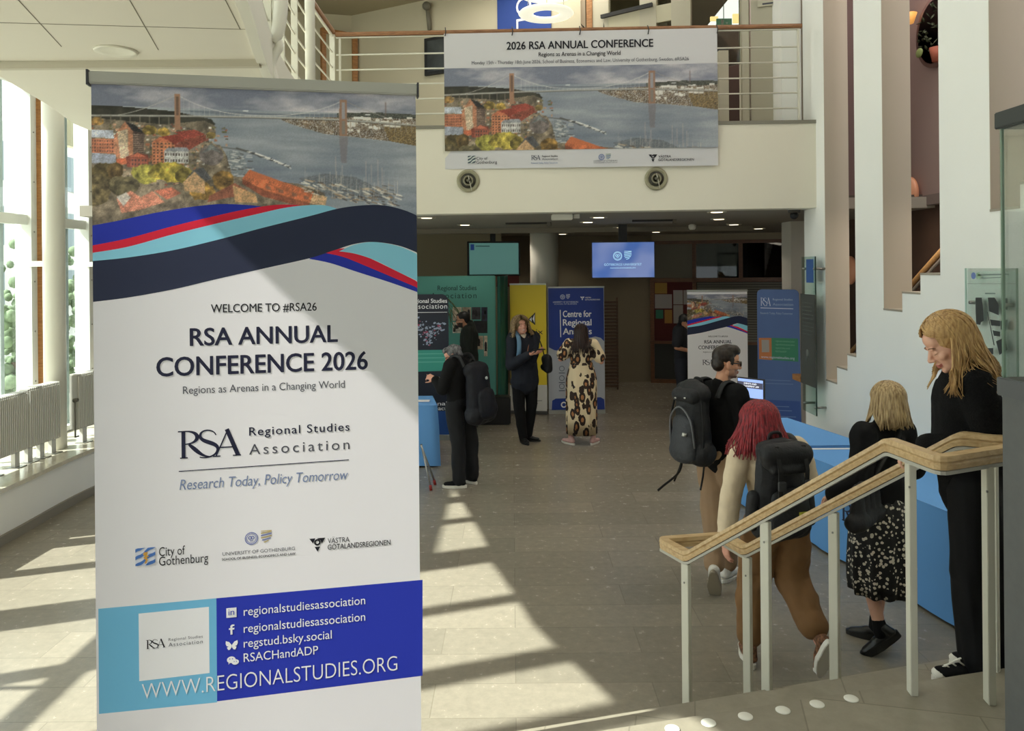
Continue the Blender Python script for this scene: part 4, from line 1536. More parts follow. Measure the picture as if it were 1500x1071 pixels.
# wall lamp arm above
tt = thing('wall_lamp', 'small grey lamp arm on the upper wall above the dark framed picture', 'lamp', (UD.o.x, UD.o.y, UD.o.z), UD.rz)
ua, za = UD.uv(632, 45)
ub, zb = UD.uv(628, 12)
MB().tube([(ua, -0.05, za), (ua - 0.02, -0.08, zb)], 0.035, 8).build('arm', mat('grey_metal', (110, 106, 92), 0.5), tt)
MB().ell((ua - 0.02, -0.1, zb), (0.07, 0.07, 0.07)).build('head', mat('grey_metal', (110, 106, 92), 0.5), tt)

# blue vertical wall banner with white letters
u0, z0 = UD.uv(730, 46)
u1, _ = UD.uv(808, 46)
t = thing('wall_banner', 'tall royal blue banner with white letters on the upper wall', 'banner', (UD.o.x, UD.o.y, UD.o.z), UD.rz)
MB().box(u0, u1, -0.03, -0.005, z0 - 0.5, z0 + 2.2).build('banner_cloth', mat('banner_blue', (24, 62, 142), 0.6), t)
ul, zl = UD.uv(758, 44)
V, Fc = text_mesh('SCHOOL', 0)
b = MB()
k = 0.25 / cap_height()
xm = max(x for x, _ in V)
b.add([(ul + yy * k, -0.034, zl + (xm - x) * k) for x, yy in V], Fc)
b.build('lettering', WHITEINK, t)
# round ring lamps hanging in front of it
rp = at(798, 18, 10.3)
for i, (px, py, r_, lab) in enumerate(((800, 20, 0.37, 'lower white ring lamp hanging in front of the blue wall banner'), (803, -12, 0.42, 'upper white ring lamp hanging in front of the blue wall banner'))):
    p = at(px, py, 10.2)
    t = thing('ring_lamp', lab, 'lamp', tuple(p), 0, 'ring lamps over the balcony')
    n = 40
    tor = MB()
    vv, ff = [], []
    for a in range(n):
        A = 2 * PI * a / n
        for c in range(10):
            C = 2 * PI * c / 10
            rr = r_ - 0.10 + 0.10 * math.cos(C)
            vv.append((rr * math.cos(A), rr * math.sin(A), 0.035 * math.sin(C)))
    for a in range(n):
        for c in range(10):
            ff.append((a * 10 + c, ((a + 1) % n) * 10 + c, ((a + 1) % n) * 10 + (c + 1) % 10, a * 10 + (c + 1) % 10))
    tor.add(vv, ff, 0, True)
    tor.build('ring', mat('opal_ring', (222, 220, 200), 0.4, emit=0.7), t)
    for a in (0.5, 2.6, 4.7):
        MB().tube([(r_ * 0.75 * math.cos(a), r_ * 0.75 * math.sin(a), 0.03), (r_ * 0.75 * math.cos(a) * (0.3 if i else 1.0), r_ * 0.75 * math.sin(a) * (0.3 if i else 1.0), (6.71 - p.z) if i else 0.26)], 0.004, 5).build('wire', STEEL, t)

# wooden post, glazed office front and the white door on the right
G = Plane(*at(862, 30, 10.95).xy, *at(1094, 30, 9.75).xy, 4.09)
w_ = G.w
gx_ = lambda px, py=60: G.uv(px, py)[0]
t = struct(MB().box(gx_(862), gx_(870), -0.06, 0.06, 0, 2.6).build('window_20', OAK, None, tuple(G.o), G.rz))
fr = MB()
cols = [(870, 893), (939, 963), (985, 1013), (1088, 1098)]
for a, c in cols:
    fr.box(gx_(a), gx_(c), -0.04, 0.04, 0, 3.6)
struct(fr.build('window_21', FRAME, None, tuple(G.o), G.rz))
fr2 = MB()
zb = G.uv(900, 8)[1]
fr2.box(gx_(870), gx_(985), -0.035, 0.035, 1.62, 1.85)
fr2.box(gx_(870), gx_(1013), -0.035, 0.035, 2.25, 3.2)
fr2.box(gx_(870), gx_(985), -0.035, 0.035, 0.0, 0.9)
struct(fr2.build('window_22', mat('cream_panel', (198, 192, 166), 0.6), None, tuple(G.o), G.rz))
p = MB().box(gx_(893), gx_(1088), 0.0, 0.01, 0.9, 2.3)
struct(p.build('window_23', glass_mat('office_glass', (206, 208, 200), 0.03), None, tuple(G.o), G.rz))
bb = MB().bar((G.uv(884, 27)[0], -0.08, G.uv(884, 27)[1]), (G.uv(959, 9)[0], -0.08, G.uv(959, 9)[1]), 0.04, 0.05)
tag(bb.build('door_closer_rail', BLACK, None, tuple(G.o), G.rz), 'black rail across the glazed office front above the plant', 'rail')
# room behind the glass: dark corridor, lit panels, exit sign
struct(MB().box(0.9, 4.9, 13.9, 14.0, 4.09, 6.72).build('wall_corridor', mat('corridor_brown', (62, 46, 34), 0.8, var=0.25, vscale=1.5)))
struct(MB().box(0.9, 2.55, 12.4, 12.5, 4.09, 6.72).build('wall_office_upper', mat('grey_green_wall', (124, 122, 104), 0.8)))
for (px0, py0, px1, py1, lab) in ((1074, 20, 1091, 33, 'right square of warm light in the upper corridor'), (1041, 24, 1052, 30, 'small tilted warm light in the upper corridor left of exit sign')):
    a, c = at(px0, py1, 11.2), at(px1, py0, 11.2)
    o = MB().box(a.x, c.x, 11.2, 11.24, a.z, c.z).build('ceiling_lamp', mat('warm_light', (255, 226, 160), 0.5, emit=1.6))
    tag(o, lab, 'lamp')
a, c = at(1050, 38, 10.6), at(1072, 27, 10.6)
t = thing('exit_sign', 'pale green exit sign in the upper corridor behind the glass', 'sign', (a.x, 10.6, a.z))
MB().box(0, c.x - a.x, 0, 0.03, 0, c.z - a.z).build('sign_plate', mat('exit_green', (110, 168, 140), 0.4, emit=0.25), t)
s_ = MB()
s_.face([(0.06, -0.002, 0.02), (0.09, -0.002, 0.02), (0.10, -0.002, 0.08), (0.06, -0.002, 0.09)])
s_.face([(0.12, -0.002, 0.05), (0.16, -0.002, 0.05), (0.14, -0.002, 0.02)])
s_.build('pictogram', WHITEINK, t)
MB().tube([(0.1, 0.015, c.z - a.z), (0.1, 0.015, 6.72 - a.z)], 0.006, 5).build('rod', STEEL, t)
# potted plant behind the railing
pp = at(885, 40, 9.8)
t = thing('potted_plant', 'dark potted plant with upright leaf standing behind the balcony handrail', 'plant', (pp.x, 9.8, 4.09))
MB().lathe([(0.10, 0.0), (0.13, 0.3), (0.12, 0.3), (0.0, 0.28)], 18, (0, 0, 0.75)).build('pot', mat('dark_pot', (50, 48, 40), 0.6), t)
MB().box(-0.2, 0.2, -0.15, 0.15, 0.0, 0.75).build('stand', mat('dark_stand', (60, 54, 44), 0.6), t)
lf = mat('dark_leaf', (44, 48, 30), 0.5)
for (dx, dz, ln) in ((-0.02, 1.0, 0.42), (-0.42, 0.55, 0.5), (0.3, 0.5, 0.4), (0.18, 0.3, 0.35), (-0.2, 0.35, 0.3)):
    d = Vector((dx, -0.05, dz)).normalized()
    pts = [Vector((0, 0, 1.03)) + d * ln * q for q in (0, 0.3, 0.6, 0.85, 1.0)]
    MB().tube(pts, [0.012, 0.03, 0.045, 0.03, 0.004], 8, flat=0.25).build('leaf', lf, t)
# white door right of the corridor
DW = Plane(*at(1100, 100, 9.72).xy, *at(1176, 100, 9.5).xy, 4.09)
do = struct(MB().box(0, DW.w, -0.02, 0.03, 0, 2.75).build('door_2', mat('pale_door', (186, 180, 160), 0.55), None, tuple(DW.o), DW.rz))
u, v = DW.uv(1166, 60)
MB().box(u - 0.02, u + 0.02, -0.035, -0.02, v - 0.08, v + 0.06).build('door_handle', STEEL, do)
struct(MB().box(3.30, 3.54, 9.3, 9.75, 4.09, 6.72).build('wall_upper_right', WHITE))
struct(MB().box(2.95, 3.07, 9.78, 9.85, 4.09, 6.72).build('wall_upper_strip', FRAME))
pb = at(1070, 150, 9.62)
o = MB().box(-0.06, 0.06, -0.05, 0.05, 0, 0.98).build('white_bollard', FRAME, None, (at(1059, 150, 9.5).x, 9.5, 4.09))
tag(o, 'short white post behind the balcony rails in front of the dark corridor', 'post')
# wall notice above the door
u0, v0 = DW.uv(1110, 12)
u1, v1 = DW.uv(1160, -2)
t = thing('wall_notice', 'pale notice sign above the white upper door at top right', 'sign', tuple(DW.o), DW.rz)
MB().box(u0, u1, -0.05, -0.03, v0, v1 + 0.2).build('plate', mat('notice_plate', (196, 190, 170), 0.5), t)
ub0, vb0 = DW.uv(1117, 9)
MB().box(ub0, DW.uv(1146, 6)[0], -0.052, -0.05, vb0, vb0 + 0.02).build('text_line', GREYINK, t)

# ================================================================ ceiling fittings under the balcony
LAMPRIM = mat('lamp_rim', (190, 184, 168), 0.5)
LENS = mat('warm_lens', (255, 236, 200), 0.5, emit=2.2)
spots = [(625, 318.5, 'first'), (681, 329, ''), (700, 346, ''), (749, 336.5, ''), (824, 342.5, ''), (861, 325, ''), (877, 318, ''), (906, 333, ''),
         (961, 339.5, ''), (1050, 310, ''), (1053, 320.5, ''), (1075, 328.5, ''), (1111, 334.5, '')]
words_ = ['first', 'second', 'third', 'fourth', 'fifth', 'sixth', 'seventh', 'eighth', 'ninth', 'tenth', 'eleventh', 'twelfth', 'thirteenth']
dl0 = None
for i, (px, py, _) in enumerate(spots):
    a, b_ = ray(px, py)
    Y = (3.07 - EYE) / b_
    loc = (a * Y, Y, 3.07)
    lab = '%s round recessed downlight from the left in the ceiling under the balcony' % words_[i]
    if dl0 is None:
        dl0 = thing('downlight', lab, 'lamp', loc, 0, 'downlights under the balcony')
        MB().lathe([(0.0, -0.006), (0.075, -0.006), (0.115, -0.012), (0.12, 0.0), (0.0, 0.0)], 24).build('rim', LAMPRIM, dl0)
        MB().lathe([(0.0, -0.012), (0.07, -0.012), (0.07, -0.006), (0.0, -0.006)], 20).build('lens', LENS, dl0)
        sl_ = bpy.data.lights.new('downlight_beam', 'SPOT')
        sl_.energy, sl_.spot_size, sl_.spot_blend, sl_.shadow_soft_size, sl_.color = 15, 2.2, 0.6, 0.07, (1.0, 0.9, 0.75)
        so_ = bpy.data.objects.new('downlight_beam', sl_)
        COL.objects.link(so_)
        so_.parent = dl0
        so_.location = (0, 0, -0.03)
    else:
        copy_tree(dl0, lab, loc)
# the big one in the gallery ceiling
a, b_ = ray(170, 74)
Y = 1.45 / b_
t = thing('downlight', 'large round recessed downlight in the white gallery ceiling at upper left', 'lamp', (a * Y, Y, 3.85))
MB().lathe([(0.10, -0.004), (0.13, -0.014), (0.135, 0.0), (0.10, 0.0)], 32).build('rim', mat('bright_rim', (222, 218, 202), 0.4), t)
MB().lathe([(0.0, 0.0), (0.1, 0.0), (0.1, -0.004), (0.0, -0.002)], 28).build('reflector', mat('lamp_reflector', (150, 140, 116), 0.3, 0.6), t)
# linear slots, white box and smoke detector
for (xa, ya, xb, yb, lab) in ((741, 327.5, 807, 326.5, 'dark slot vent in the hall ceiling left of the white column'), (926, 323.5, 990, 322.5, 'dark slot vent in the hall ceiling over the blue screen')):
    a, b_ = ray(xa, ya)
    c, d_ = ray(xb, yb)
    Ya, Yb = 0.66 / b_, 0.66 / d_
    t = thing('slot_vent', lab, 'vent', (a * Ya, Ya, 3.07))
    v_ = Vector((c * Yb - a * Ya, Yb - Ya, 0))
    MB().bar((0, 0, -0.01), v_ + Vector((0, 0, -0.01)), 0.10, 0.03).build('slot', mat('slot_dark', (40, 36, 30), 0.7), t)
    MB().bar(v_ + Vector((0, 0, -0.03)), v_ * 0.92 + Vector((0, 0, -0.03)), 0.16, 0.05).build('end_box', mat('slot_box', (96, 88, 76), 0.6), t)
p = at(823, 315, 9.6)
t = thing('ceiling_box', 'white rectangular unit on the hall ceiling near the front edge', 'fixture', (p.x, 9.6, 3.07))
MB().box(-0.13, 0.13, -0.1, 0.1, -0.07, 0.0).build('housing', WHITE2, t, bevel=0.008)
MB().box(0.15, 0.22, -0.03, 0.03, -0.05, 0.0).build('sensor', WHITE2, t)
p = at(990, 333, 13.2)
t = thing('smoke_detector', 'small white smoke detector hanging from the hall ceiling right of the blue screen', 'detector', (p.x, 12.0, 3.07))
MB().lathe([(0.0, -0.09), (0.04, -0.09), (0.06, -0.06), (0.06, -0.02), (0.03, 0.0), (0.0, 0.0)], 18).build('housing', WHITE2, t)
p = at(1178, 307, 9.15)
t = thing('security_camera', 'dark security camera in the ceiling corner beside the right wall', 'camera', (3.42, 9.25, 3.07))
MB().ell((0, 0, -0.06), (0.05, 0.05, 0.05)).build('dome', BLACK, t)
MB().lathe([(0.07, -0.03), (0.07, 0.0)], 20).build('base', mat('camera_base', (70, 66, 60), 0.5), t)

# ================================================================ screens
S1 = Plane(*at(685, 380, 12.9).xy, *at(762, 380, 13.1).xy, 0)
z0, z1 = S1.uv(725, 404.5)[1], S1.uv(725, 353.5)[1]
t = thing('wall_screen', 'tilted dark framed screen with pale teal slide left of the white column', 'screen', (S1.o.x, S1.o.y, z0), S1.rz)
hh = z1 - z0
MB().box(0, S1.w, 0, 0.06, 0, hh).build('bezel', BLACK, t, bevel=0.006)
MB().box(0.03, S1.w - 0.03, -0.0004, 0, 0.03, hh - 0.03).build('display', mat('teal_screen', (86, 132, 126), 0.3, emit=0.32), t)
MB().box(0.05, 0.115, -0.001, -0.0004, hh - 0.15, hh - 0.05).build('slide_logo', mat('slide_blue', (24, 52, 110), 0.4, emit=0.3), t)
rect(0.14, 0.38, hh - 0.09, hh - 0.075, 60).build('slide_text_line', mat('slide_ink', (40, 80, 90), 0.5), t)
MB().box(S1.w / 2 - 0.04, S1.w / 2 + 0.04, 0.06, 0.14, hh * 0.3, 3.07 - z0).build('mount', BLACK, t)

S2 = Plane(*at(866.5, 380, 11.9).xy, *at(959.5, 380, 11.8).xy, 0)
z0, z1 = S2.uv(912, 407.5)[1], S2.uv(912, 354)[1]
t = thing('hanging_screen', 'blue university screen hanging from the hall ceiling on a black pole', 'screen', (S2.o.x, S2.o.y, z0), S2.rz)
hh = z1 - z0
MB().box(0, S2.w, 0, 0.06, 0, hh).build('bezel', mat('dark_bezel', (40, 42, 52), 0.4), t, bevel=0.006)
scr = bpy.data.materials.new('blue_screen')
scr.use_nodes = True
nt = scr.node_tree
pb_ = nt.nodes['Principled BSDF']
tc = nt.nodes.new('ShaderNodeTexCoord')
n_ = nt.nodes.new('ShaderNodeTexNoise')
n_.inputs['Scale'].default_value = 2.2
n_.inputs['Detail'].default_value = 1
nt.links.new(tc.outputs['Object'], n_.inputs['Vector'])
r_ = nt.nodes.new('ShaderNodeValToRGB')
r_.color_ramp.elements[0].position, r_.color_ramp.elements[1].position = 0.4, 0.62
r_.color_ramp.elements[0].color, r_.color_ramp.elements[1].color = rgb(66, 104, 176), rgb(128, 146, 196)
nt.links.new(n_.outputs['Fac'], r_.inputs[0])
nt.links.new(r_.outputs[0], pb_.inputs['Emission Color'])
pb_.inputs['Emission Strength'].default_value = 0.5
pb_.inputs['Base Color'].default_value = rgb(40, 60, 110)
pb_.inputs['Roughness'].default_value = 0.3
MB().box(0.012, S2.w - 0.012, -0.0004, 0, 0.012, hh - 0.012).build('display', scr, t)
SI = mat('screen_pale_blue', (170, 214, 240), 0.4, emit=0.5)
u, v = S2.uv(912, 375)
v -= z0
uni_emblem(u, v, 0.07, 40).build('slide_emblem', [SI, SI], t)
write_uv('GÖTEBORGS UNIVERSITET', S2.uv(885, 388)[0], v - 0.15, S2.uv(940, 388)[0], 0.035, 0, 0, 40).build('slide_lettering', SI, t)
write_uv('HANDELSHÖGSKOLAN', S2.uv(894, 392)[0], v - 0.195, S2.uv(931, 392)[0], 0.02, 1, 0, 40).build('slide_lettering', SI, t)
MB().box(S2.w / 2 - 0.065, S2.w / 2 + 0.065, 0.06, 0.14, hh * 0.4, 3.07 - z0).build('pole', BLACK, t)

# ================================================================ office front at the far right: oak frames, blind, notice board
OF = Plane(*at(955, 480, 15.9).xy, *at(1152, 480, 15.3).xy, 0)
DARKOAK = wood_mat('dark_oak', (116, 76, 44), (84, 54, 32))
X_ = lambda px: OF.uv(px, 400)[0]
ZZ = lambda py: OF.uv(1040, py)[1]
fb = MB()
for px in (955, 1017, 1085):
    fb.box(X_(px) - 0.04, X_(px) + 0.04, -0.05, 0.05, 0 if px == 955 else ZZ(412), ZZ(353))
fb.box(X_(1017) - 0.04, X_(1017) + 0.04, -0.05, 0.05, 0, ZZ(405))
fb.box(X_(955), X_(1165), -0.05, 0.05, ZZ(357), ZZ(352))
fb.box(X_(955), X_(1165), -0.05, 0.05, ZZ(413), ZZ(407))
fb.box(X_(952), X_(1165), -0.10, 0.05, ZZ(504), ZZ(500))
fb.box(X_(955), X_(1165), -0.05, 0.05, 0.0, 0.08)
of = struct(fb.build('window_30', DARKOAK, None, tuple(OF.o), OF.rz))
MB().box(X_(955), X_(1165), -0.03, 0.03, ZZ(352), 3.07).build('head_panel', mat('beige_panel', (150, 138, 114), 0.8), of)
MB().box(X_(957), X_(1015), 0.0, 0.02, ZZ(407), ZZ(357)).build('grey_panel', mat('grey_green_panel', (116, 112, 98), 0.7), of)
MB().box(X_(1019), X_(1165), 0.0, 0.012, ZZ(407), ZZ(357)).build('upper_pane', glass_mat('dark_office_glass', (120, 124, 118), 0.08), of)
MB().box(X_(1019), X_(1165), 0.06, 0.07, ZZ(407), ZZ(391)).build('valance', mat('pale_valance', (150, 146, 134), 0.7), of)
bl = MB()
n = 24
for k in range(n):
    za = ZZ(500) + (ZZ(413) - ZZ(500)) * k / n
    bl.box(X_(1021), X_(1165), 0.0, 0.045, za, za + 0.75 * (ZZ(413) - ZZ(500)) / n)
bl.build('louvre_blind', mat('grey_blind', (112, 108, 94), 0.6), of)
MB().box(X_(957), X_(1015), 0.0, 0.02, 0.08, ZZ(504)).build('dark_door_panel', mat('dark_panel', (46, 48, 44), 0.5), of)
MB().box(X_(1021), X_(1165), 0.0, 0.02, 0.08, ZZ(504)).build('dark_door_panel', MATS['dark_panel'], of)
nb = thing('notice_board', 'dark red notice board in oak frame on the far office front', 'notice board', tuple(OF.o), OF.rz)
MB().box(X_(958), X_(1014), -0.02, 0.0, ZZ(500), ZZ(412)).build('felt', mat('maroon_felt', (78, 28, 26), 0.9), nb)
sheets = [(959, 430, 977, 414, (150, 118, 56), 'yellow sheet at the top left of the dark red notice board'),
          (959, 452, 984, 431, (150, 146, 142), 'wide white sheet in the middle of the dark red notice board'),
          (986, 446, 1000, 425, (156, 152, 148), 'tall white sheet right of the wide one on the notice board'),
          (1001, 446, 1014, 425, (150, 146, 142), 'white sheet at the right edge of the dark red notice board'),
          (960, 467, 971, 454, (52, 110, 90), 'small green sheet on the dark red notice board'),
          (973, 474, 984, 454, (160, 118, 60), 'orange sheet low on the dark red notice board'),
          (986, 474, 1000, 447, (150, 146, 140), 'lower white sheet beside the orange one on the notice board')]
for k, (xa, yb, xb, ya, c, lab) in enumerate(sheets):
    s_ = MB().box(X_(xa), X_(xb), -0.028, -0.022, ZZ(yb), ZZ(ya)).build('notice_sheet', mat('sheet_%d' % k, c, 0.8), None, tuple(OF.o), OF.rz)
    tag(s_, lab, 'paper', 'sheets pinned to the notice board')
# slatted wooden stand
SL = Plane(*at(884, 560, 15.0).xy, *at(906, 560, 15.0).xy, 0)
t = thing('slatted_stand', 'tall brown slatted wooden stand beside the blue roll-up banner', 'stand', tuple(SL.o), SL.rz)
zt_ = SL.uv(890, 436)[1]
for k in range(26):
    za = 0.05 + (zt_ - 0.1) * k / 26
    MB().box(0, SL.w, -0.02, 0.02, za, za + 0.045).build('slat', wood_mat('slat_wood', (104, 76, 54), (74, 52, 38)), t)
for u in (0.0, SL.w - 0.03):
    MB().box(u, u + 0.03, 0.02, 0.06, 0, zt_).build('upright', MATS['slat_wood'], t)
# red panel on the wall behind the yellow banner
rp_ = at(745, 425, 14.5)
o = MB().box(-0.08, 0.35, 0, 0.04, -0.25, 0.0).build('red_panel', mat('dark_red_panel', (96, 34, 28), 0.6), None, (rp_.x - 0.15, 14.525, 2.3))
tag(o, 'small dark red panel on the back wall above the yellow banner', 'panel')
# ================================================================ stands at the far end
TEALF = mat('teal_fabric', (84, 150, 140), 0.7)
TW = Plane(*at(585, 560, 12.35).xy, *at(727, 560, 12.35).xy, 0)
zt_ = TW.uv(700, 404)[1]
t = thing('display_wall', 'teal fabric pop-up wall of the regional association with photo collage', 'display', tuple(TW.o), TW.rz)
b = MB()
b.box(0, TW.w, 0.0, 0.04, 0.0, zt_)
b.build('front_fabric', TEALF, t, bevel=0.01)
# rounded end of the wall with vertical folds
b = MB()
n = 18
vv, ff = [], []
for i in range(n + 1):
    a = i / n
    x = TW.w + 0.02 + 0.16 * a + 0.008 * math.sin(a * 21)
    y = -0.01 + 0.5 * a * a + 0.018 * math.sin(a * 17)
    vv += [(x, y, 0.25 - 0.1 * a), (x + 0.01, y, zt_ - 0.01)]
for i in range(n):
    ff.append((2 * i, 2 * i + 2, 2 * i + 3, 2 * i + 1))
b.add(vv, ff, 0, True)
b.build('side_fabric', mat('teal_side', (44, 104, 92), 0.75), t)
MB().box(TW.w * 0.1, TW.w - 0.05, 0.05, 0.35, 0, zt_ - 0.1).build('frame', mat('stand_frame', (90, 90, 90), 0.5), t)
TI = mat('print_dark_teal', (22, 56, 56), 0.6)
TT = lambda *a, **k: write(TW, *a, layer=60, **k)
TT('Regional Studies', (641, 426), (698, 424.5), 419, 1).build('lettering', TI, t)
TT('Association', (631, 438), (698, 436), 430, 0, space=1.2).build('lettering', TI, t)
palp = [(190, 176, 156), (150, 138, 122), (58, 54, 60), (44, 46, 66), (196, 188, 174), (120, 96, 80), (30, 30, 34), (168, 150, 130)]
rs = random.Random(5)
k = 0
for px0, px1, py0, py1 in ((663, 676, 450, 470), (677, 690, 450, 468), (691, 704, 450, 468), (705, 714, 450, 470), (663, 675, 472, 488), (676, 693, 469, 489),
                           (694, 714, 470, 488), (697, 708, 492, 512), (709, 714, 492, 522), (686, 696, 492, 520)):
    cc = palp[k % len(palp)]
    k += 1
    m_ = mat('collage_%d' % k, cc, 0.6, var=0.5, vscale=14)
    o_ = patch(TW, [(px0, py0), (px1, py0), (px1, py1), (px0, py1)], 58).build('collage_photo', m_, t)
    q = MB()
    for j in range(3):
        xa, ya = rs.uniform(px0 + 1, px1 - 4), rs.uniform(py0 + 2, py1 - 8)
        patch(TW, [(xa, ya + 2), (xa + 1.5, ya), (xa + 3, ya + 2), (xa + 3.4, ya + 7), (xa - 0.4, ya + 7)], 60, q)
    q.build('figure_print', mat('collage_dark', (36, 32, 38), 0.6), o_)
# dark bag / black case in front of it
o = MB().box(0, 0.48, 0, 0.3, 0, 0.42).build('black_case', mat('black_case_shell', (24, 24, 26), 0.6), None, (at(702, 580, 11.7).x, 11.7, 0.0), bevel=0.02)
tag(o, 'black case on the floor in front of the teal display wall', 'case')

# palm-like plant between the wall and the dark banner
pp = at(626, 440, 11.6)
t = thing('palm_plant', 'palm with arching thin fronds in front of the teal display wall', 'plant', (pp.x - 0.1, 11.95, 0.0))
MB().lathe([(0.16, 0.0), (0.2, 0.36), (0.18, 0.36), (0.0, 0.33)], 20).build('pot', mat('grey_pot', (80, 78, 72), 0.6), t)
MB().tube([(0, 0, 0.33), (0.01, 0, 1.1), (0, 0, 1.85)], [0.035, 0.03, 0.02]).build('stem', mat('palm_stem', (92, 78, 52), 0.8), t)
PL = mat('palm_leaf', (76, 92, 54), 0.5)
rr = random.Random(2)
for k in range(13):
    a = 2 * PI * k / 13 + rr.uniform(-0.2, 0.2)
    ln = rr.uniform(0.4, 0.6)
    b = MB()
    ax = [Vector((math.cos(a) * ln * s, math.sin(a) * ln * s * 0.6, 1.85 + 0.75 * s - 0.95 * s * s)) for s in [i / 8 for i in range(9)]]
    b.tube(ax, 0.006, 5)
    for i in range(2, 9):
        p = ax[i]
        for sx in (-1, 1):
            d = Vector((-math.sin(a) * sx, math.cos(a) * sx * 0.6, -0.35)) * 0.17 + (ax[i] - ax[i - 1]) * 1.5
            b.tube([p, p + d * 0.5, p + d], [0.006, 0.012, 0.002], 5, flat=0.3)
    b.build('frond', PL, t)

# dark association roll-up
DR = Plane(*at(570, 640, 10.75).xy, *at(658.5, 640, 10.75).xy, 0)
t = thing('rollup_banner', 'dark navy association roll-up banner with glowing world map beside the teal wall', 'banner', tuple(DR.o), DR.rz)
zt_ = DR.uv(640, 431)[1]
w_ = DR.w
# sheet with rounded top corners
pts = [(0, 0.06), (w_, 0.06)] + [(w_ - 0.1 + 0.1 * math.cos(a), zt_ - 0.1 + 0.1 * math.sin(a)) for a in [PI / 2 * i / 6 for i in range(7)]] + [(0.1 + 0.1 * math.cos(a), zt_ - 0.1 + 0.1 * math.sin(a)) for a in [PI / 2 + PI / 2 * i / 6 for i in range(7)]]
b = MB()
b.prism([(x, z) for x, z in pts], 0.0, 0.004)
b.v = [(x, 0.004 - h, z) for x, z, h in b.v]
b.build('printed_sheet', mat('print_midnight', (26, 32, 48), 0.5), t)
DT = lambda m, *a, **k: write(DR, *a, layer=14, **k).build('lettering', m, t)
DT(WHITEINK, 'Regional Studies', (600, 444.5), (655, 443), 438.5, 1)
DT(WHITEINK, 'Association', (600, 453), (655, 451.5), 446, 0, space=1.1)
patch(DR, [(600, 457.5), (655, 457), (655, 457.7), (600, 458.3)], 14).build('rule', WHITEINK, t)
DT(WHITEINK, 'Regional', (610, 594.5), (655, 593.5), 589, 1)
DT(WHITEINK, 'Impact', (627, 601.5), (654, 600.5), 596, 1)
mp_ = MB()
rs = random.Random(11)
for k in range(150):
    cx_, cy_, sx_, sy_ = ((619, 478, 5, 5), (633, 488, 8, 5), (643, 479, 6, 4), (627, 500, 4, 4), (590, 486, 8, 7))[k % 5]
    x, y = rs.gauss(cx_, sx_), rs.gauss(cy_, sy_)
    if 575 < x < 654 and 464 < y < 508:
        r_ = rs.uniform(0.6, 2.6)
        patch(DR, [(x + r_ * math.cos(a) * rs.uniform(0.5, 1.3), y + r_ * 0.7 * math.sin(a) * rs.uniform(0.5, 1.3)) for a in [2 * PI * i / 7 for i in range(7)]], 12 + k * 0.05, mp_, 0 if rs.random() > 0.15 else 1)
mp_.build('map_print', [mat('map_pale', (150, 162, 184), 0.5), mat('map_rose', (150, 66, 92), 0.5)], t)['kind'] = 'stuff'
patch(DR, [(571, 513.5), (658, 512.5), (658, 543), (571, 546)], 12).build('teal_strip', mat('print_teal', (60, 158, 142), 0.5), t)
q = MB()
for y in (518, 524, 530):
    patch(DR, [(600, y), (655, y - 0.6), (655, y + 0.6), (600, y + 1.6)], 14, q)
q.build('teal_lines', mat('print_teal_pale', (104, 186, 172), 0.5), t)
patch(DR, [(571, 604), (658, 602), (658, 646), (571, 648)], 12).build('blue_strip', mat('print_strip_blue', (34, 76, 146), 0.5), t)
MB().box(0, w_, -0.05, 0.06, 0.0, 0.07).build('cassette', ALU, t)
MB().tube([(w_ / 2, 0.02, 0.05), (w_ / 2, 0.02, zt_ - 0.05)], 0.012).build('pole', ALU, t)

# yellow roll-up
YR = Plane(*at(748.5, 605, 12.65).xy, *at(801.5, 607, 12.55).xy, 0)
t = thing('rollup_banner', 'yellow and white roll-up banner behind the laughing curly-haired woman', 'banner', tuple(YR.o), YR.rz)
zt_ = YR.uv(775, 417)[1]
w_ = YR.w
MB().box(0, w_, 0, 0.004, 0.05, zt_).build('printed_sheet', mat('print_yellow', (222, 196, 46), 0.5), t)
patch(YR, [(747, 564), (801.5, 564), (801.5, 605), (747, 603)], 6).build('white_foot_print', mat('print_foot_white', (206, 204, 198), 0.5), t)
YI = mat('print_black', (30, 28, 26), 0.5)
write(YR, 'tix', (779, 490), (795.5, 489), 482.5, 0, layer=8).build('lettering', YI, t)
patch(YR, [(778, 587), (794, 586.6), (794, 587.4), (778, 587.8)], 12).build('text_line', GREYINK, t)
patch(YR, [(779, 591), (788, 590.7), (788, 591.5), (779, 591.8)], 12).build('text_line', GREYINK, t)
b = MB()
patch(YR, [(773.5, 468), (784, 457.5), (784, 476.5)], 8, b, 0)
patch(YR, [(775.5, 468), (779, 464.5), (779, 471.5)], 10, b, 1)
patch(YR, [(780, 467), (783, 460.5), (783, 473.5)], 10, b, 1)
b.build('emblem', [YI, WHITEINK], t)
MB().box(0, w_, -0.05, 0.05, 0, 0.05).build('cassette', mat('dark_cassette', (70, 70, 70), 0.5), t)
MB().box(-0.004, w_ + 0.004, -0.01, 0.012, zt_ - 0.005, zt_ + 0.02).build('top_rail', ALU, t)
MB().tube([(w_ / 2, 0.02, 0.05), (w_ / 2, 0.02, zt_)], 0.012).build('pole', ALU, t)

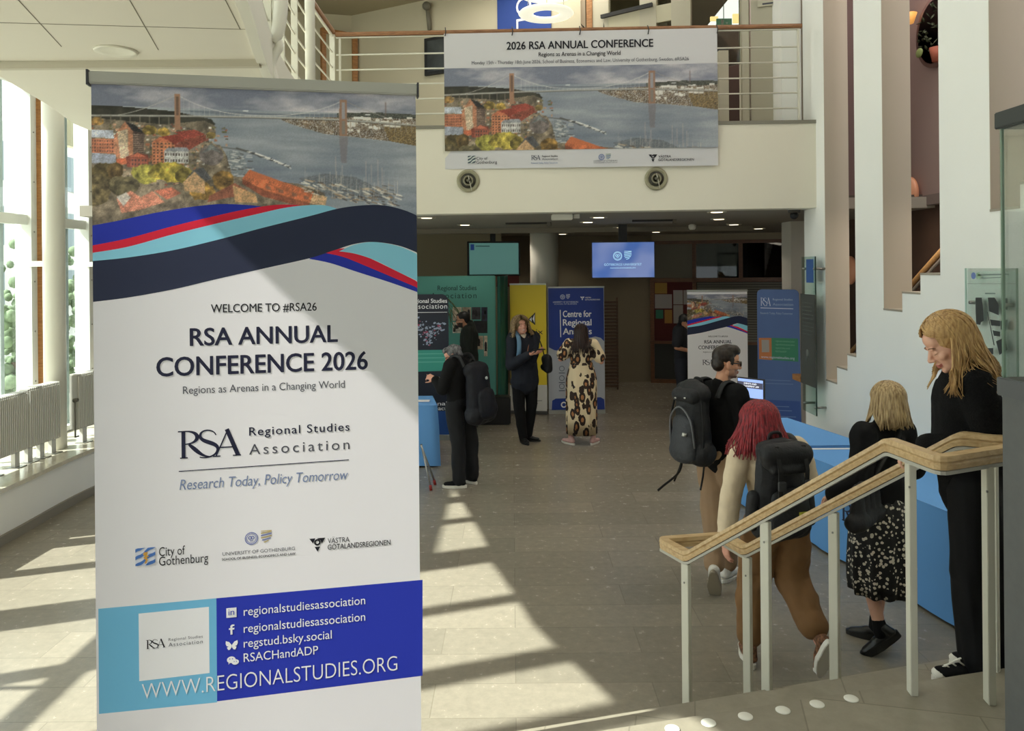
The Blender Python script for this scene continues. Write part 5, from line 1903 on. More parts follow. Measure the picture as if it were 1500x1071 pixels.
# blue analysis-centre roll-up
CR = Plane(*at(804, 606, 12.6).xy, *at(886.5, 606, 12.6).xy, 0)
t = thing('rollup_banner', 'blue and pale grey centre roll-up banner with white lettering behind the leopard dress', 'banner', tuple(CR.o), CR.rz)
zt_ = CR.uv(840, 421.5)[1]
w_ = CR.w
MB().box(0, w_, 0, 0.004, 0.06, zt_).build('printed_sheet', mat('print_pale_grey', (176, 180, 190), 0.5), t)
CB = mat('print_centre_blue', (28, 56, 140), 0.5)
patch(CR, [(803, 421), (884, 421), (885, 500), (880, 495), (872, 493), (862, 495), (852, 506), (840, 513), (826, 515), (812, 513), (804, 509)], 8).build('blue_field', CB, t)
patch(CR, [(809, 587), (814, 584), (880, 582), (885, 585), (886, 602), (808, 604)], 8).build('blue_foot_field', CB, t)
for s_, yy, xr_ in (('Centre for', 464.5, 866.5), ('Regional', 477, 866.5), ('Analysis', 490, 867)):
    write(CR, s_, (824.5, yy), (xr_, yy - 0.5), yy - 9, 2, layer=12).build('lettering', WHITEINK, t)
patch(CR, [(820, 454), (821.2, 454), (822, 494), (820.8, 494)], 12).build('rule', WHITEINK, t)
u, v = CR.uv(828, 435)
PALE = mat('print_pale_blue', (196, 204, 226), 0.5)
uni_emblem(u, v, 0.04, 12).build('university_emblem', [PALE, PALE], t)
write(CR, 'UNIVERSITY OF GOTHENBURG', (810, 444), (847, 443.5), 441.5, 0, layer=12).build('lettering', PALE, t)
write(CR, 'SCHOOL OF BUSINESS', (812, 446.5), (845, 446), 444.8, 0, layer=12).build('lettering', PALE, t)
u, v = CR.uv(853, 437)
triangle_emblem(u, v, 0.035, 12).build('region_emblem', [WHITEINK], t)
write(CR, 'VÄSTRA', (857, 437), (866, 437), 435, 1, layer=12).build('lettering', WHITEINK, t)
write(CR, 'GÖTALANDSREGIONEN', (857, 440), (879, 440), 438, 0, layer=12).build('lettering', WHITEINK, t)
q = MB()
for yy in (540, 554, 566):
    u, v = CR.uv(823, yy)
    disc(u, v, 0.045, 12, q, 16, 0.035)
    rect(u - 0.05, u + 0.05, v - 0.08, v - 0.065, 12, q)
q.build('pictograms', mat('print_icon', (90, 96, 110), 0.5), t)
u, v = CR.uv(826, 593)
disc(u, v, 0.05, 12, None, 16, 0.03).build('foot_emblem', WHITEINK, t)
MB().box(0, w_, -0.05, 0.05, 0, 0.06).build('cassette', ALU, t)
MB().box(-0.004, w_ + 0.004, -0.01, 0.012, zt_ - 0.005, zt_ + 0.02).build('top_rail', ALU, t)
MB().tube([(w_ / 2, 0.02, 0.05), (w_ / 2, 0.02, zt_)], 0.012).build('pole', ALU, t)

# small copy of the conference roll-up
SR = Plane(*at(1008, 600, 11.3).xy, *at(1096, 600, 11.3).xy, 0)
t = thing('rollup_banner', 'distant white conference roll-up banner with harbour picture behind the man in sunglasses', 'banner', tuple(SR.o), SR.rz)
zt_ = SR.uv(1050, 425.5)[1]
w_ = SR.w
MB().box(0, w_, 0, 0.003, 0.06, zt_).build('printed_sheet', PAPER, t)
vt_ = SR.uv(1050, 431)[1]
picture_mesh('harbour_photo', (0, w_, vt_, vt_ - w_ * 642 / 1428), 0, 1, 110, 50, PRINT, t, 8)


def small_uv(px, py):
    """maps a pixel of the big banner to the small one"""
    s, z = BIG.uv(px, py)
    k = w_ / (2 * W2)
    return (s + W2) * k, vt_ - (vt - z) * k


class SmallPl:
    uv = staticmethod(small_uv)


def sband(name, top, bot, m, layer):
    tt_ = smooth_line([small_uv(*p) + (0,) for p in c6(top)], 6)
    q = smooth_line([small_uv(*p) + (0,) for p in c6(bot)], 6)
    n = len(tt_)
    y = -0.00002 * layer
    cl = lambda a: max(0, min(w_, a))
    vv = [(cl(a[0]), y, a[1]) for a in q] + [(cl(a[0]), y, a[1]) for a in tt_]
    MB().add(vv, [(i, i + 1, n + i + 1, n + i) for i in range(n - 1)]).build(name, m, t)


sband('sheet_below_photo', [(40, 860), (300, 820), (560, 760), (860, 700), (1150, 660), (1320, 700), (1500, 800)], [(40, 1300), (300, 1290), (560, 1280), (860, 1270), (1150, 1262), (1320, 1256), (1500, 1250)], PAPER, 10)
sband('royal_blue_stripe', [(40, 692), (300, 640), (560, 600), (650, 597), (900, 640)], [(40, 860), (300, 780), (560, 700), (650, 680), (900, 680)], ROYAL, 12)
sband('crimson_stripe', [(40, 780), (400, 694), (720, 620), (860, 600), (1060, 640)], [(40, 860), (400, 780), (720, 705), (860, 680), (1060, 680)], CRIMSON, 14)
sband('aqua_stripe', [(40, 812), (400, 730), (760, 643), (1010, 601), (1250, 690)], [(40, 900), (400, 850), (760, 740), (1010, 680), (1250, 700)], AQUA, 16)
sband('royal_blue_stripe', [(1000, 836), (1090, 806), (1350, 910), (1500, 975)], [(1000, 838), (1090, 856), (1350, 940), (1500, 993)], ROYAL, 16)
sband('crimson_stripe', [(1070, 812), (1150, 792), (1380, 890), (1500, 950)], [(1070, 812), (1150, 830), (1380, 925), (1500, 975)], CRIMSON, 18)
sband('aqua_stripe', [(1130, 805), (1290, 764), (1400, 785), (1500, 830)], [(1130, 805), (1290, 845), (1400, 900), (1500, 946)], AQUA, 20)
sband('navy_wave', [(40, 848), (400, 800), (800, 700), (1130, 616), (1240, 602), (1330, 603), (1500, 660)], [(40, 1028), (400, 972), (800, 880), (1000, 835), (1200, 772), (1290, 764), (1500, 822)], DARKBLUE, 24)
for s_, a, c, e, bo, m_ in (('WELCOME TO #RSA26', (309, 458), (464, 455), 446, 1, INK), ('RSA ANNUAL', (278, 507), (495, 500), 482, 2, NAVY), ('CONFERENCE 2026', (229, 551), (539, 541), 524, 2, NAVY),
                            ('Regions as Arenas in a Changing World', (268, 577), (505, 568), 566, 0, GREYINK), ('Regional Studies', (365, 638), (512, 631), 626, 1, NAVY), ('Association', (365, 666), (512, 658), 651, 0, GREYINK)):
    write(SmallPl, s_, a, c, e, bo, layer=14).build('lettering', m_, t)
ua, va = small_uv(261, 672)
ub, _ = small_uv(353, 668)
_, vq = small_uv(262, 632)
serif_rsa(ua, va, ub, vq - va, 14).build('logo_letters', NAVY, t)
MB().box(0, w_, -0.05, 0.05, 0, 0.06).build('cassette', ALU, t)
MB().box(-0.004, w_ + 0.004, -0.01, 0.012, zt_ - 0.02, zt_ + 0.01).build('top_rail', ALU, t)
MB().tube([(w_ / 2, 0.02, 0.05), (w_ / 2, 0.02, zt_)], 0.012).build('pole', ALU, t)

# blue association roll-up with rounded top, turned a little
BR = Plane(*at(1110.5, 620, 11.2).xy, *at(1172, 620, 10.9).xy, 0)
t = thing('rollup_banner', 'slate blue association roll-up banner with green and orange contact strip near right wall', 'banner', tuple(BR.o), BR.rz)
zt_ = BR.uv(1140, 424)[1]
w_ = BR.w
pts = [(0, 0.05), (w_ + 0.02, 0.05)] + [(w_ - 0.07 + 0.07 * math.cos(a), zt_ - 0.07 + 0.07 * math.sin(a)) for a in [PI / 2 * i / 6 for i in range(7)]] + [(0.07 + 0.07 * math.cos(a), zt_ - 0.07 + 0.07 * math.sin(a)) for a in [PI / 2 + PI / 2 * i / 6 for i in range(7)]]
b = MB()
b.prism(pts, 0.0, 0.004)
b.v = [(x, 0.004 - h, z) for x, z, h in b.v]
b.build('printed_sheet', mat('print_slate', (70, 98, 150), 0.5, var=0.06, vscale=2.0), t)
BT = lambda m, *a, **k: write(BR, *a, layer=14, **k).build('lettering', m, t)
PB2 = mat('print_pale_slate', (146, 166, 200), 0.5)
ua, va = BR.uv(1114, 448)
ub, _ = BR.uv(1129, 448)
_, vq = BR.uv(1114, 436)
serif_rsa(ua, va, ub, vq - va, 14).build('logo_letters', PALE, t)
BT(PB2, 'Regional Studies', (1132, 440), (1161, 440.5), 437, 1)
BT(PB2, 'Association', (1132, 447.5), (1162, 448), 444, 0)
patch(BR, [(1114, 450.5), (1162, 452), (1162, 453), (1114, 451.6)], 14).build('rule', PALE, t)
BT(PB2, 'Research Today, Policy Tomorrow', (1114, 460), (1161, 461), 457, 0)
patch(BR, [(1111.5, 495), (1130, 495), (1130.5, 527.5), (1112, 526)], 12).build('orange_strip', mat('print_orange', (178, 108, 56), 0.5), t)
patch(BR, [(1130, 495), (1169, 496), (1169.5, 530), (1130.5, 527.5)], 12).build('green_strip', mat('print_green', (40, 120, 88), 0.5), t)
patch(BR, [(1115.5, 498), (1126.5, 498), (1127, 516), (1116, 516)], 14).build('label_square', mat('print_label_grey', (150, 146, 140), 0.5), t)
for yy, s_, xr_ in ((501, 'regionalstudiesassociation', 1164), (506, 'regionalstudiesassociation', 1164), (511, 'regstud.bsky.social', 1157), (516, 'RSACHandADP', 1152)):
    BT(mat('print_pale_green2', (112, 170, 140), 0.5), s_, (1136, yy), (xr_, yy + 0.4), yy - 2.4, 0)
BT(PALE, 'www.regionalstudies.org', (1115, 524), (1164, 527), 520.5, 0)
for yy, xr_ in ((556, 1158), (561, 1162), (594, 1156), (600, 1160), (609, 1166), (614, 1152)):
    patch(BR, [(1120, yy), (xr_, yy + 1.5), (xr_, yy + 2.6), (1120, yy + 1.1)], 14).build('text_line', mat('print_dim_slate', (98, 124, 172), 0.5), t)
patch(BR, [(1112, 585), (1172, 588), (1174, 622), (1113, 620)], 8).build('deep_blue_foot', mat('print_deep_slate', (44, 76, 140), 0.5), t)
MB().box(0, w_, -0.05, 0.05, 0, 0.05).build('cassette', ALU, t)
MB().tube([(w_ / 2, 0.02, 0.05), (w_ / 2, 0.02, zt_ - 0.05)], 0.012).build('pole', ALU, t)

# ================================================================ tables
CLOTH = mat('sky_blue_cloth', (100, 160, 224), 0.75)
CLOTH2 = mat('sky_blue_cloth_shade', (84, 140, 208), 0.75)


def cloth_table(name_lab, cloth_lab, corners, h=0.75, m=CLOTH):
    """folding table (corners around, ground plan) under a floor-length cloth"""
    c = [Vector((x, y, 0)) for x, y in corners]
    ctr = sum(c, Vector()) / 4
    t = thing('folding_table', name_lab, 'table', tuple(ctr))
    MB().prism([(0.97 * (p - ctr).x, 0.97 * (p - ctr).y) for p in c], h - 0.03, h - 0.004).build('table_top', mat('table_top_grey', (150, 150, 150), 0.6), t)
    for p in c:
        q = (p - ctr) * 0.86
        MB().tube([(q.x, q.y, 0.0), (q.x, q.y, h - 0.03)], 0.015).build('leg', STEEL, t)
    o = MB()
    pts = []
    n = 16
    for i in range(4):
        a, b2 = c[i] - ctr, c[(i + 1) % 4] - ctr
        for k in range(n):
            pts.append(a + (b2 - a) * k / n)
    N = len(pts)
    rows = []
    for j, z in enumerate((h, h - 0.02, h - 0.25, h - 0.5, 0.02)):
        row = []
        for i, p in enumerate(pts):
            out = p.normalized()
            s = 0.004 + (0.0 if j < 2 else 0.012 * j * (0.5 + 0.5 * math.sin(i * 1.35 + 0.6 * math.sin(i * 0.37))))
            row.append((p.x + out.x * s, p.y + out.y * s, z))
        rows.append(row)
    vv = [p for r in rows for p in r]
    ff = [(j * N + i, (j + 1) * N + i, (j + 1) * N + (i + 1) % N, j * N + (i + 1) % N) for j in range(4) for i in range(N)]
    o.add(vv, ff, 0, True)
    o.add([tuple(p + Vector((0, 0, h))) for p in pts], [tuple(range(N))])
    ob = o.build('tablecloth', m, None, tuple(ctr))
    tag(ob, cloth_lab, 'tablecloth', 'blue tablecloths')
    return t, ob


# right-hand row: two tables end to end along the wall
fx = lambda y: 2.57 + (6.53 - y) * (0.31 / 1.38)
cloth_table('covered table behind the red-haired woman, farther of the two by the right wall', 'sky blue cloth on the farther right table carrying the small screen',
            [(fx(7.0), 7.0), (fx(7.0) + 0.80, 7.0 + 0.02), (fx(8.3) + 0.80, 8.3), (fx(8.3), 8.3)])
_, ct = cloth_table('covered table by the right wall, nearer one behind the stair railing', 'sky blue cloth on the nearer right table behind the woman in spotted skirt',
                    [(fx(4.9), 4.9), (fx(4.9) + 0.5, 4.95), (fx(6.86) + 0.80, 6.86), (fx(6.86), 6.86)])
o = MB().box(-0.4, 0.4, -0.02, 0.02, 0, 0.004).build('white_strip', PAPER, None, (fx(6.93) + 0.41, 6.86, 0.752))
tag(o, 'thin white strip where the two blue right tables meet', 'strip')
TF = Plane(fx(6.89) - 0.035, 6.89, fx(4.9) - 0.035, 4.9, 0)
t = thing('cloth_emblem', 'dark printed association letters on the front of the nearer blue tablecloth', 'lettering', tuple(TF.o), TF.rz)
ua, va = TF.uv(1232, 774)
ub, _ = TF.uv(1270, 790)
serif_rsa(ua, 0.36, ua + 0.4, 0.16, 10).build('letters', NAVY, t)

# small screen on the far right table
SP = Plane(*at(1081, 580, 7.55).xy, *at(1117.5, 580, 7.35).xy, 0)
z0, z1 = SP.uv(1100, 583)[1], SP.uv(1100, 556)[1]
t = thing('tablet_stand', 'small lit screen standing on the farther blue right table', 'screen', (SP.o.x, SP.o.y, 0.755), SP.rz)
zb_ = z0 - 0.755
MB().box(0, SP.w, 0, 0.015, zb_, z1 - 0.755).build('display', mat('lit_lilac', (150, 176, 236), 0.4, emit=0.55), t)
MB().box(-0.008, SP.w + 0.008, 0.004, 0.03, zb_ - 0.01, z1 - 0.745).build('bezel', BLACK, t)
MB().box(SP.w * 0.4, SP.w * 0.6, 0.03, 0.05, 0.0, zb_ + 0.05).build('stand', BLACK, t)
MB().box(SP.w * 0.15, SP.w * 0.85, -0.06, 0.10, 0.0, 0.012).build('base', BLACK, t)
hh = z1 - 0.755 - zb_
rect(0.0, SP.w, zb_ + hh * 0.52, zb_ + hh * 0.85, 3).build('header', mat('screen_dark', (66, 66, 88), 0.4, emit=0.4), t)
WL = mat('screen_white', (236, 238, 246), 0.4, emit=0.8)
write_uv('EVENTS AND', SP.w * 0.25, zb_ + hh * 0.72, SP.w * 0.75, hh * 0.085, 1, 0, 5).build('lettering', WL, t)
write_uv('ENGAGEMENT APP', SP.w * 0.15, zb_ + hh * 0.58, SP.w * 0.85, hh * 0.085, 1, 0, 5).build('lettering', WL, t)

# left table and the chair in front of it
cloth_table('covered table behind the big banner where the grey-haired man stands', 'sky blue cloth on the left table beside the grey-haired man',
            [(-2.6, 9.25), (-0.92, 9.25), (-1.05, 9.95), (-2.6, 9.95)])
pl_ = at(624, 584, 9.5)
o = MB().box(0, 0.2, 0, 0.14, 0, 0.004).build('paper_sheet', PAPER, None, (-1.24, 9.45, 0.757))
tag(o, 'white paper on the left blue table', 'paper')
t = thing('folding_chair', 'metal folding chair with red feet half hidden by the big banner', 'chair', (-1.2, 8.4, 0))
f1, f2 = at(631.5, 719, 8.28), at(637.5, 713, 8.5)
CH = mat('chair_chrome', (170, 170, 168), 0.3, 0.8)
RED = mat('red_rubber', (150, 40, 34), 0.6)
off = Vector((-1.2, 8.4, 0))
for (fx_, fy_), (tx_, ty_) in ((((f1.x), 8.28), (f1.x - 0.12, 8.42)), ((f2.x, 8.5), (f2.x - 0.14, 8.38)), ((f1.x - 0.42, 8.28), (f1.x - 0.3, 8.42)), ((f2.x - 0.46, 8.5), (f2.x - 0.32, 8.38))):
    a, c = Vector((fx_, fy_, 0.02)) - off, Vector((tx_, ty_, 0.47)) - off
    lg = MB().tube([a, c], 0.011).build('leg', CH, t)
    MB().tube([a + Vector((0, 0, -0.02)), a + (c - a) * 0.08], 0.016).build('foot', RED, lg)
MB().box(-0.24, 0.14, -0.18, 0.18, 0.45, 0.475).build('seat', mat('navy_seat', (30, 40, 66), 0.7), t, bevel=0.01)
MB().box(-0.26, -0.24, -0.18, 0.18, 0.5, 0.85).build('backrest', MATS['navy_seat'], t)
MB().tube([(-0.25, -0.17, 0.46), (-0.25, -0.17, 0.86), (-0.25, 0.17, 0.86), (-0.25, 0.17, 0.46)], 0.011).build('back_frame', CH, t)
# ================================================================ stair railing (a closed double loop of oak on white flat posts)
LOW, TOP = 0.93, 1.68
C1, C2, C3, C4 = Vector((0.876, 3.88, LOW)), Vector((0.787, 4.08, LOW)), Vector((1.14, 4.14, LOW)), Vector((1.195, 3.96, LOW))
T1, K1 = Vector((1.508, 3.08, TOP)), Vector((1.548, 2.775, TOP))
TB, KB = Vector((1.845, 3.17, TOP)), Vector((2.12, 2.99, TOP))
KE = Vector((2.14, 3.03, TOP))
rr_ = thing('stair_railing', 'oak and white double handrail looping beside the short flight of steps', 'railing', (C1.x, C1.y, 0.0))
o0 = Vector((C1.x, C1.y, 0.0))
prof = [(-0.021, -0.026), (0.021, -0.026), (0.024, -0.006), (0.020, 0.000), (0.026, 0.008), (0.022, 0.026), (-0.022, 0.026), (-0.026, 0.008), (-0.020, 0.0), (-0.024, -0.006)]


def rail_path(pts, rad=0.05):
    """softens the corners of a polyline"""
    out = [pts[0]]
    for i in range(1, len(pts) - 1):
        a, b, c = pts[i - 1], pts[i], pts[i + 1]
        p = b + (a - b).normalized() * rad
        q = b + (c - b).normalized() * rad
        for k in range(5):
            t = k / 4
            out.append(p * (1 - t) ** 2 + b * 2 * t * (1 - t) + q * t * t)
    out.append(pts[-1])
    return out


pathA = [C1, T1, K1, KE]
pathB = [C4, TB, KB]
for nm, P in (('handrail', [C2 + (C3 - C2) * 0.5, C2] + [C1, T1, K1, KE]), ('handrail', [C2 + (C3 - C2) * 0.5, C3] + [C4, TB, KB])):
    sm_ = [P[0]] + rail_path(P[1:3], 0.02)[:0] + rail_path(P, 0.03)[1:]
    MB().sweep([p - o0 for p in sm_], prof).build(nm, RAILWOOD, rr_)
POSTM = mat('white_post', (206, 204, 190), 0.45)
FLAT = mat('flat_steel_white', (176, 174, 164), 0.45)
for P in ([C2, C1, T1, K1, KE], [C3, C4, TB, KB]):
    sm_ = rail_path(P, 0.03)
    MB().sweep([p - o0 + Vector((0, 0, -0.037)) for p in sm_], [(-0.016, -0.007), (0.016, -0.007), (0.016, 0.007), (-0.016, 0.007)]).build('flat_bar', FLAT, rr_)


def step_z(x, y):
    d = y - edge_y(x)
    t = (x + 1.5) / 5.04
    z = LAND
    if d <= 0:
        return LAND
    for i, (oa, ob) in enumerate(offs):
        if d <= oa + (ob - oa) * t:
            return LAND - 0.15 * (i + 1)
    return 0.0


def along(A, Bq, px):
    """point of a rail seen at pixel column px"""
    lo, hi = 0.0, 1.0
    f = lambda t: CX + F_PX * (A.x + (Bq.x - A.x) * t) / (A.y + (Bq.y - A.y) * t) - px
    for _ in range(40):
        m = (lo + hi) / 2
        if (f(lo) > 0) == (f(m) > 0):
            lo = m
        else:
            hi = m
    return A + (Bq - A) * lo


up_ = Vector((-0.64, 0.77, 0)).normalized()
pp_ = [along(C1, T1, 997 + 0), along(C1, T1, 1118), along(T1, K1, 1331), along(K1, KE, 1444), C4 + (TB - C4) * 0.01, along(C4, TB, 1218), TB + (KB - TB) * 0.35]
pp_[0] = C1 + (C2 - C1) * 0.05
for i, p in enumerate(pp_):
    z0 = step_z(p.x, p.y)
    q = Vector((p.x, p.y, 0)) - o0
    d = up_ if i not in (2, 3) else Vector((0.1, 1, 0)).normalized()
    M = Matrix(((d.y, d.x, 0), (-d.x, d.y, 0), (0, 0, 1)))
    b = MB()
    b.obox(q + Vector((0, 0, (z0 + p.z - 0.04) / 2)), 0.0135, 0.022, (p.z - 0.04 - z0) / 2, M)
    po = b.build('post', POSTM, rr_, bevel=0.002)
    MB().obox(q + Vector((-0.015, -0.02, p.z - 0.13)), 0.003, 0.003, 0.004, M).build('screw', STEEL, po)

# white floor dots along the edge of the landing
dots = [(985, 1068.5), (1038, 1059.5), (1092, 1050), (1147, 1041), (1197, 1032), (1247, 1024)]
nth = ['first', 'second', 'third', 'fourth', 'fifth', 'sixth']
DOT = mat('white_dot', (222, 220, 210), 0.5)
for i, (px, py) in enumerate(dots):
    a, b_ = ray(px, py)
    Y = (LAND - EYE) / b_
    o = MB().lathe([(0.0, 0.0), (0.027, 0.0), (0.027, 0.002), (0.024, 0.004), (0.0, 0.004)], 24).build('floor_dot', DOT, None, (a * Y, Y, LAND))
    tag(o, '%s white floor dot from the left along the top step edge' % nth[i], 'floor marker', 'white dots along the top step')

# ================================================================ glass display case on a grey plinth, right edge
cA = at(1466, 565, 2.55)
dc = thing('display_case', 'dark grey plinth with glass case on top at the right edge of the landing', 'display case', (cA.x + 0.345, 2.19, LAND), 0.0)
q = 0.36
PZ = cA.z - LAND
GREYP = mat('charcoal_plinth', (92, 94, 94), 0.55, var=0.05, vscale=30)
MB().box(-q + 0.012, q, -q, q - 0.012, 0.0, PZ - 0.03).build('plinth', GREYP, dc)
MB().box(-q, q + 0.01, -q, q, PZ - 0.03, PZ + 0.03).build('plinth_cap', mat('charcoal_cap', (86, 88, 90), 0.5), dc, bevel=0.003)
TPZ = at(1466, 190, 2.55).z - LAND
g = MB()
for x0_, x1_, y0_, y1_ in ((-q + 0.01, -q + 0.016, -q + 0.01, q - 0.01), (-q + 0.01, q - 0.01, q - 0.016, q - 0.01), (-q + 0.01, q - 0.01, -q + 0.01, -q + 0.016), (q - 0.016, q - 0.01, -q + 0.01, q - 0.01)):
    g2 = MB().box(x0_, x1_, y0_, y1_, PZ + 0.03, TPZ)
    g2.build('glass_side', glass_mat('case_glass', (252, 253, 252), 0.05), dc)
MB().box(-q, q, -q, q, TPZ, TPZ + 0.055).build('lid', mat('black_lid', (52, 56, 56), 0.5), dc, bevel=0.003)
MB().box(-q + 0.012, -q + 0.02, q - 0.02, q - 0.012, PZ + 0.03, TPZ).build('glass_edge', mat('green_glass_edge', (128, 150, 134), 0.3), dc)
MB().box(-0.12, 0.06, -0.1, 0.1, PZ + 0.03, PZ + 0.05).build('paper_card', PAPER, dc)

# ================================================================ signs on the right wall
gs = thing('directory_sign', 'upright glass information sign with dark slate panel fixed to the far right wall', 'sign', (3.42, 9.02, at(1180, 603, 8.9).z))
z0 = gs.location.z
ht_ = at(1185, 376, 8.8).z - z0
GL2 = glass_mat('sign_glass', (232, 243, 240), 0.03)
MB().box(-0.005, 0.005, -0.40, 0.0, 0.0, ht_).build('glass_plate', GL2, gs)
MB().box(-0.007, 0.007, -0.404, -0.398, 0.0, ht_).build('glass_edge', mat('dark_glass_edge', (36, 62, 56), 0.3), gs)
MB().box(-0.03, -0.012, -0.44, -0.02, ht_ * 0.18, ht_ * 0.76).build('slate_panel', mat('slate_panel', (66, 70, 66), 0.4), gs)
for zz in (0.09, ht_ - 0.14):
    for yy in (-0.37, -0.05):
        MB().tube([(-0.012, yy, zz), (0.12, yy, zz)], 0.014, 10).build('standoff', STEEL, gs)
TXS = mat('sign_grey_text', (84, 90, 86), 0.5)
pl2 = MB()
for k in range(9):
    pl2.box(-0.032, -0.03, -0.40 + 0.02 * (k % 3), -0.08, ht_ * 0.7 - k * 0.045, ht_ * 0.7 - k * 0.045 + 0.012)
pl2.build('text_lines', TXS, gs)
pl3 = MB()
pl3.box(-0.0325, -0.03, -0.22, -0.16, ht_ * 0.33, ht_ * 0.36)
pl3.lathe([(0.0, -0.003), (0.05, -0.003), (0.05, 0.0), (0.0, 0.0)], 20, (-0.03, -0.22, ht_ * 0.38), axis='x')
pl3.build('round_mark', TXS, gs)
MB().box(-0.008, -0.006, -0.36, -0.15, ht_ - 0.30, ht_ - 0.03).build('blue_label', mat('sign_blue', (58, 92, 150), 0.5), gs)
o = MB().box(3.38, 3.54, 9.0, 9.25, at(1172, 558, 9.1).z, at(1172, 550, 9.1).z).build('wall_shelf', OAK)
tag(o, 'small oak shelf end sticking out below the slate panel of the glass sign', 'shelf')

gm = thing('wall_map', 'glass campus map sign with black building blocks on right wall behind the long-haired blonde', 'sign', (3.50, 5.90, at(1416, 640, 5.9).z))
z0 = gm.location.z
ht_ = at(1416, 393, 5.9).z - z0
wd = 0.60
MB().box(-0.004, 0.004, -wd, 0, 0, ht_).build('glass_plate', glass_mat('map_glass', (250, 253, 251), 0.04), gm)
MB().box(-0.006, 0.006, -0.004, 0.004, 0, ht_).build('glass_edge', mat('bright_glass_edge', (190, 214, 206), 0.3), gm)
MB().box(-0.006, 0.006, -wd - 0.004, -wd + 0.004, 0, ht_).build('glass_edge', mat('green_glass_edge', (128, 150, 134), 0.3), gm)
for yy in (-0.08, -wd + 0.1):
    for zz in (0.15, ht_ - 0.26):
        MB().tube([(-0.02, yy, zz), (0.04, yy, zz)], 0.014, 10).build('standoff', STEEL, gm)
MP = Plane(3.494, 5.90, 3.494, 5.90 - wd, 0)
blk = mat('map_black', (52, 56, 56), 0.6)
mpm = MB()


def mp(pts, mi=0):
    P = [MP.uv(*p) for p in pts]
    P = [(-0.006, -s, v - z0) for s, v in P]
    a = sum(P[i][1] * P[(i + 1) % len(P)][2] - P[(i + 1) % len(P)][1] * P[i][2] for i in range(len(P)))
    if a > 0:
        P.reverse()
    mpm.face(P, mi)


mp([(1429, 436), (1438, 436), (1440, 450), (1441, 470), (1437, 472), (1436, 476), (1430, 475), (1429, 455)])
mp([(1447, 436), (1457, 436), (1463, 446), (1463, 462), (1449, 456)])
mp([(1450, 468), (1465, 470), (1465, 478), (1452, 477)])
mp([(1454, 484), (1465, 486), (1465, 493), (1456, 492)])
mp([(1467, 437), (1476, 437), (1476, 454), (1468, 453)])
mp([(1466, 470), (1476, 468), (1474, 484), (1466, 483)])
mp([(1459, 500), (1472, 494), (1476, 512), (1464, 520)])
mp([(1446, 510), (1455, 510), (1455, 519), (1447, 518)])
mp([(1446, 457), (1447, 457), (1457, 506), (1455.5, 506)])
mpm.build('map_blocks', blk, gm)
hb_ = MB()
mpm = hb_
mp([(1443, 429), (1458, 429), (1458, 431), (1443, 431)])
mp([(1432, 402), (1478, 401), (1478, 402.6), (1432, 404)])
mp([(1438, 407), (1466, 406), (1466, 407), (1438, 408)])
mp([(1417, 415.5), (1488, 415.5), (1488, 416), (1417, 416)])
hb_.build('map_lettering', mat('map_grey', (120, 136, 132), 0.6), gm)
em = MB()
mpm = em
for cx_ in (1426, 1433):
    mp([(cx_ + 3.5 * math.cos(a), 404 + 5 * math.sin(a)) for a in [2 * PI * i / 14 for i in range(14)]], 0 if cx_ == 1426 else 1)
em.build('map_emblem', [mat('map_blue', (110, 130, 186), 0.6), mat('map_green', (150, 180, 150), 0.6)], gm)

# round wall lamps, plant niche and handrail seen through the slots
ORB = mat('terracotta_lamp', (196, 138, 104), 0.5, emit=0.05)
for (px, py, rx, lab) in ((1246, 396, 0.2, 'terracotta disc lamp in the dark passage seen through the farthest wall slot'), (1333, 284, 0.2, 'terracotta disc lamp on the mauve wall seen through the middle slot')):
    a, _b = ray(px, py)
    Y = 4.95 / a
    p = at(px, py, Y)
    t = thing('disc_lamp', lab, 'lamp', (4.99, p.y, p.z), 0, 'terracotta disc lamps on the stair wall')
    MB().lathe([(0.0, -0.10), (0.20, -0.09), (0.21, -0.04), (0.06, 0.0), (0.0, 0.0)], 28, axis='x').build('shade', ORB, t)
p = at(1377, 45, 8.8)
Yn = 5.0 / ray(1377, 45)[0]
pz = at(1377, 45, Yn).z
t = thing('plant_niche', 'large round dark plant niche in the mauve wall at the top of the middle slot', 'niche', (4.99, Yn, pz))
R_ = 0.42
R_ = (pz - at(1377, 92, Yn).z)
MB().lathe([(R_ * 1.12, -0.05), (R_ * 1.12, 0.0), (R_, 0.0), (R_, -0.05)], 40, axis='x').build('rim', mat('niche_rim', (122, 92, 84), 0.6), t)
MB().lathe([(0.0, -0.012), (R_, -0.012), (R_, -0.002), (0.0, -0.002)], 40, axis='x').build('back_panel', mat('moss_panel', (62, 54, 36), 0.9, var=0.6, vscale=14), t)
b = MB()
rs = random.Random(4)
for k in range(46):
    a, r0 = rs.uniform(0, 2 * PI), R_ * math.sqrt(rs.random()) * 0.82
    c = Vector((-0.05 - rs.random() * 0.05, r0 * math.cos(a), r0 * math.sin(a)))
    d = Vector((-0.4, rs.uniform(-1, 1), rs.uniform(-1, 1))).normalized() * rs.uniform(0.04, 0.09)
    b.tube([c, c + d * 0.5, c + d], [0.008, 0.022, 0.002], 6, flat=0.3)
b.build('foliage', mat('niche_leaf', (56, 62, 34), 0.6), t)
pq = at(1374, 80, Yn - 0.2)
MB().lathe([(0.05, -0.08), (0.08, 0.08), (0.07, 0.08), (0.0, 0.06)], 18, (-0.14, (pq.y - Yn) * 1.0, pq.z - pz)).build('clay_pot', mat('clay', (150, 78, 56), 0.7), t)
pq = at(1358, 70, Yn)
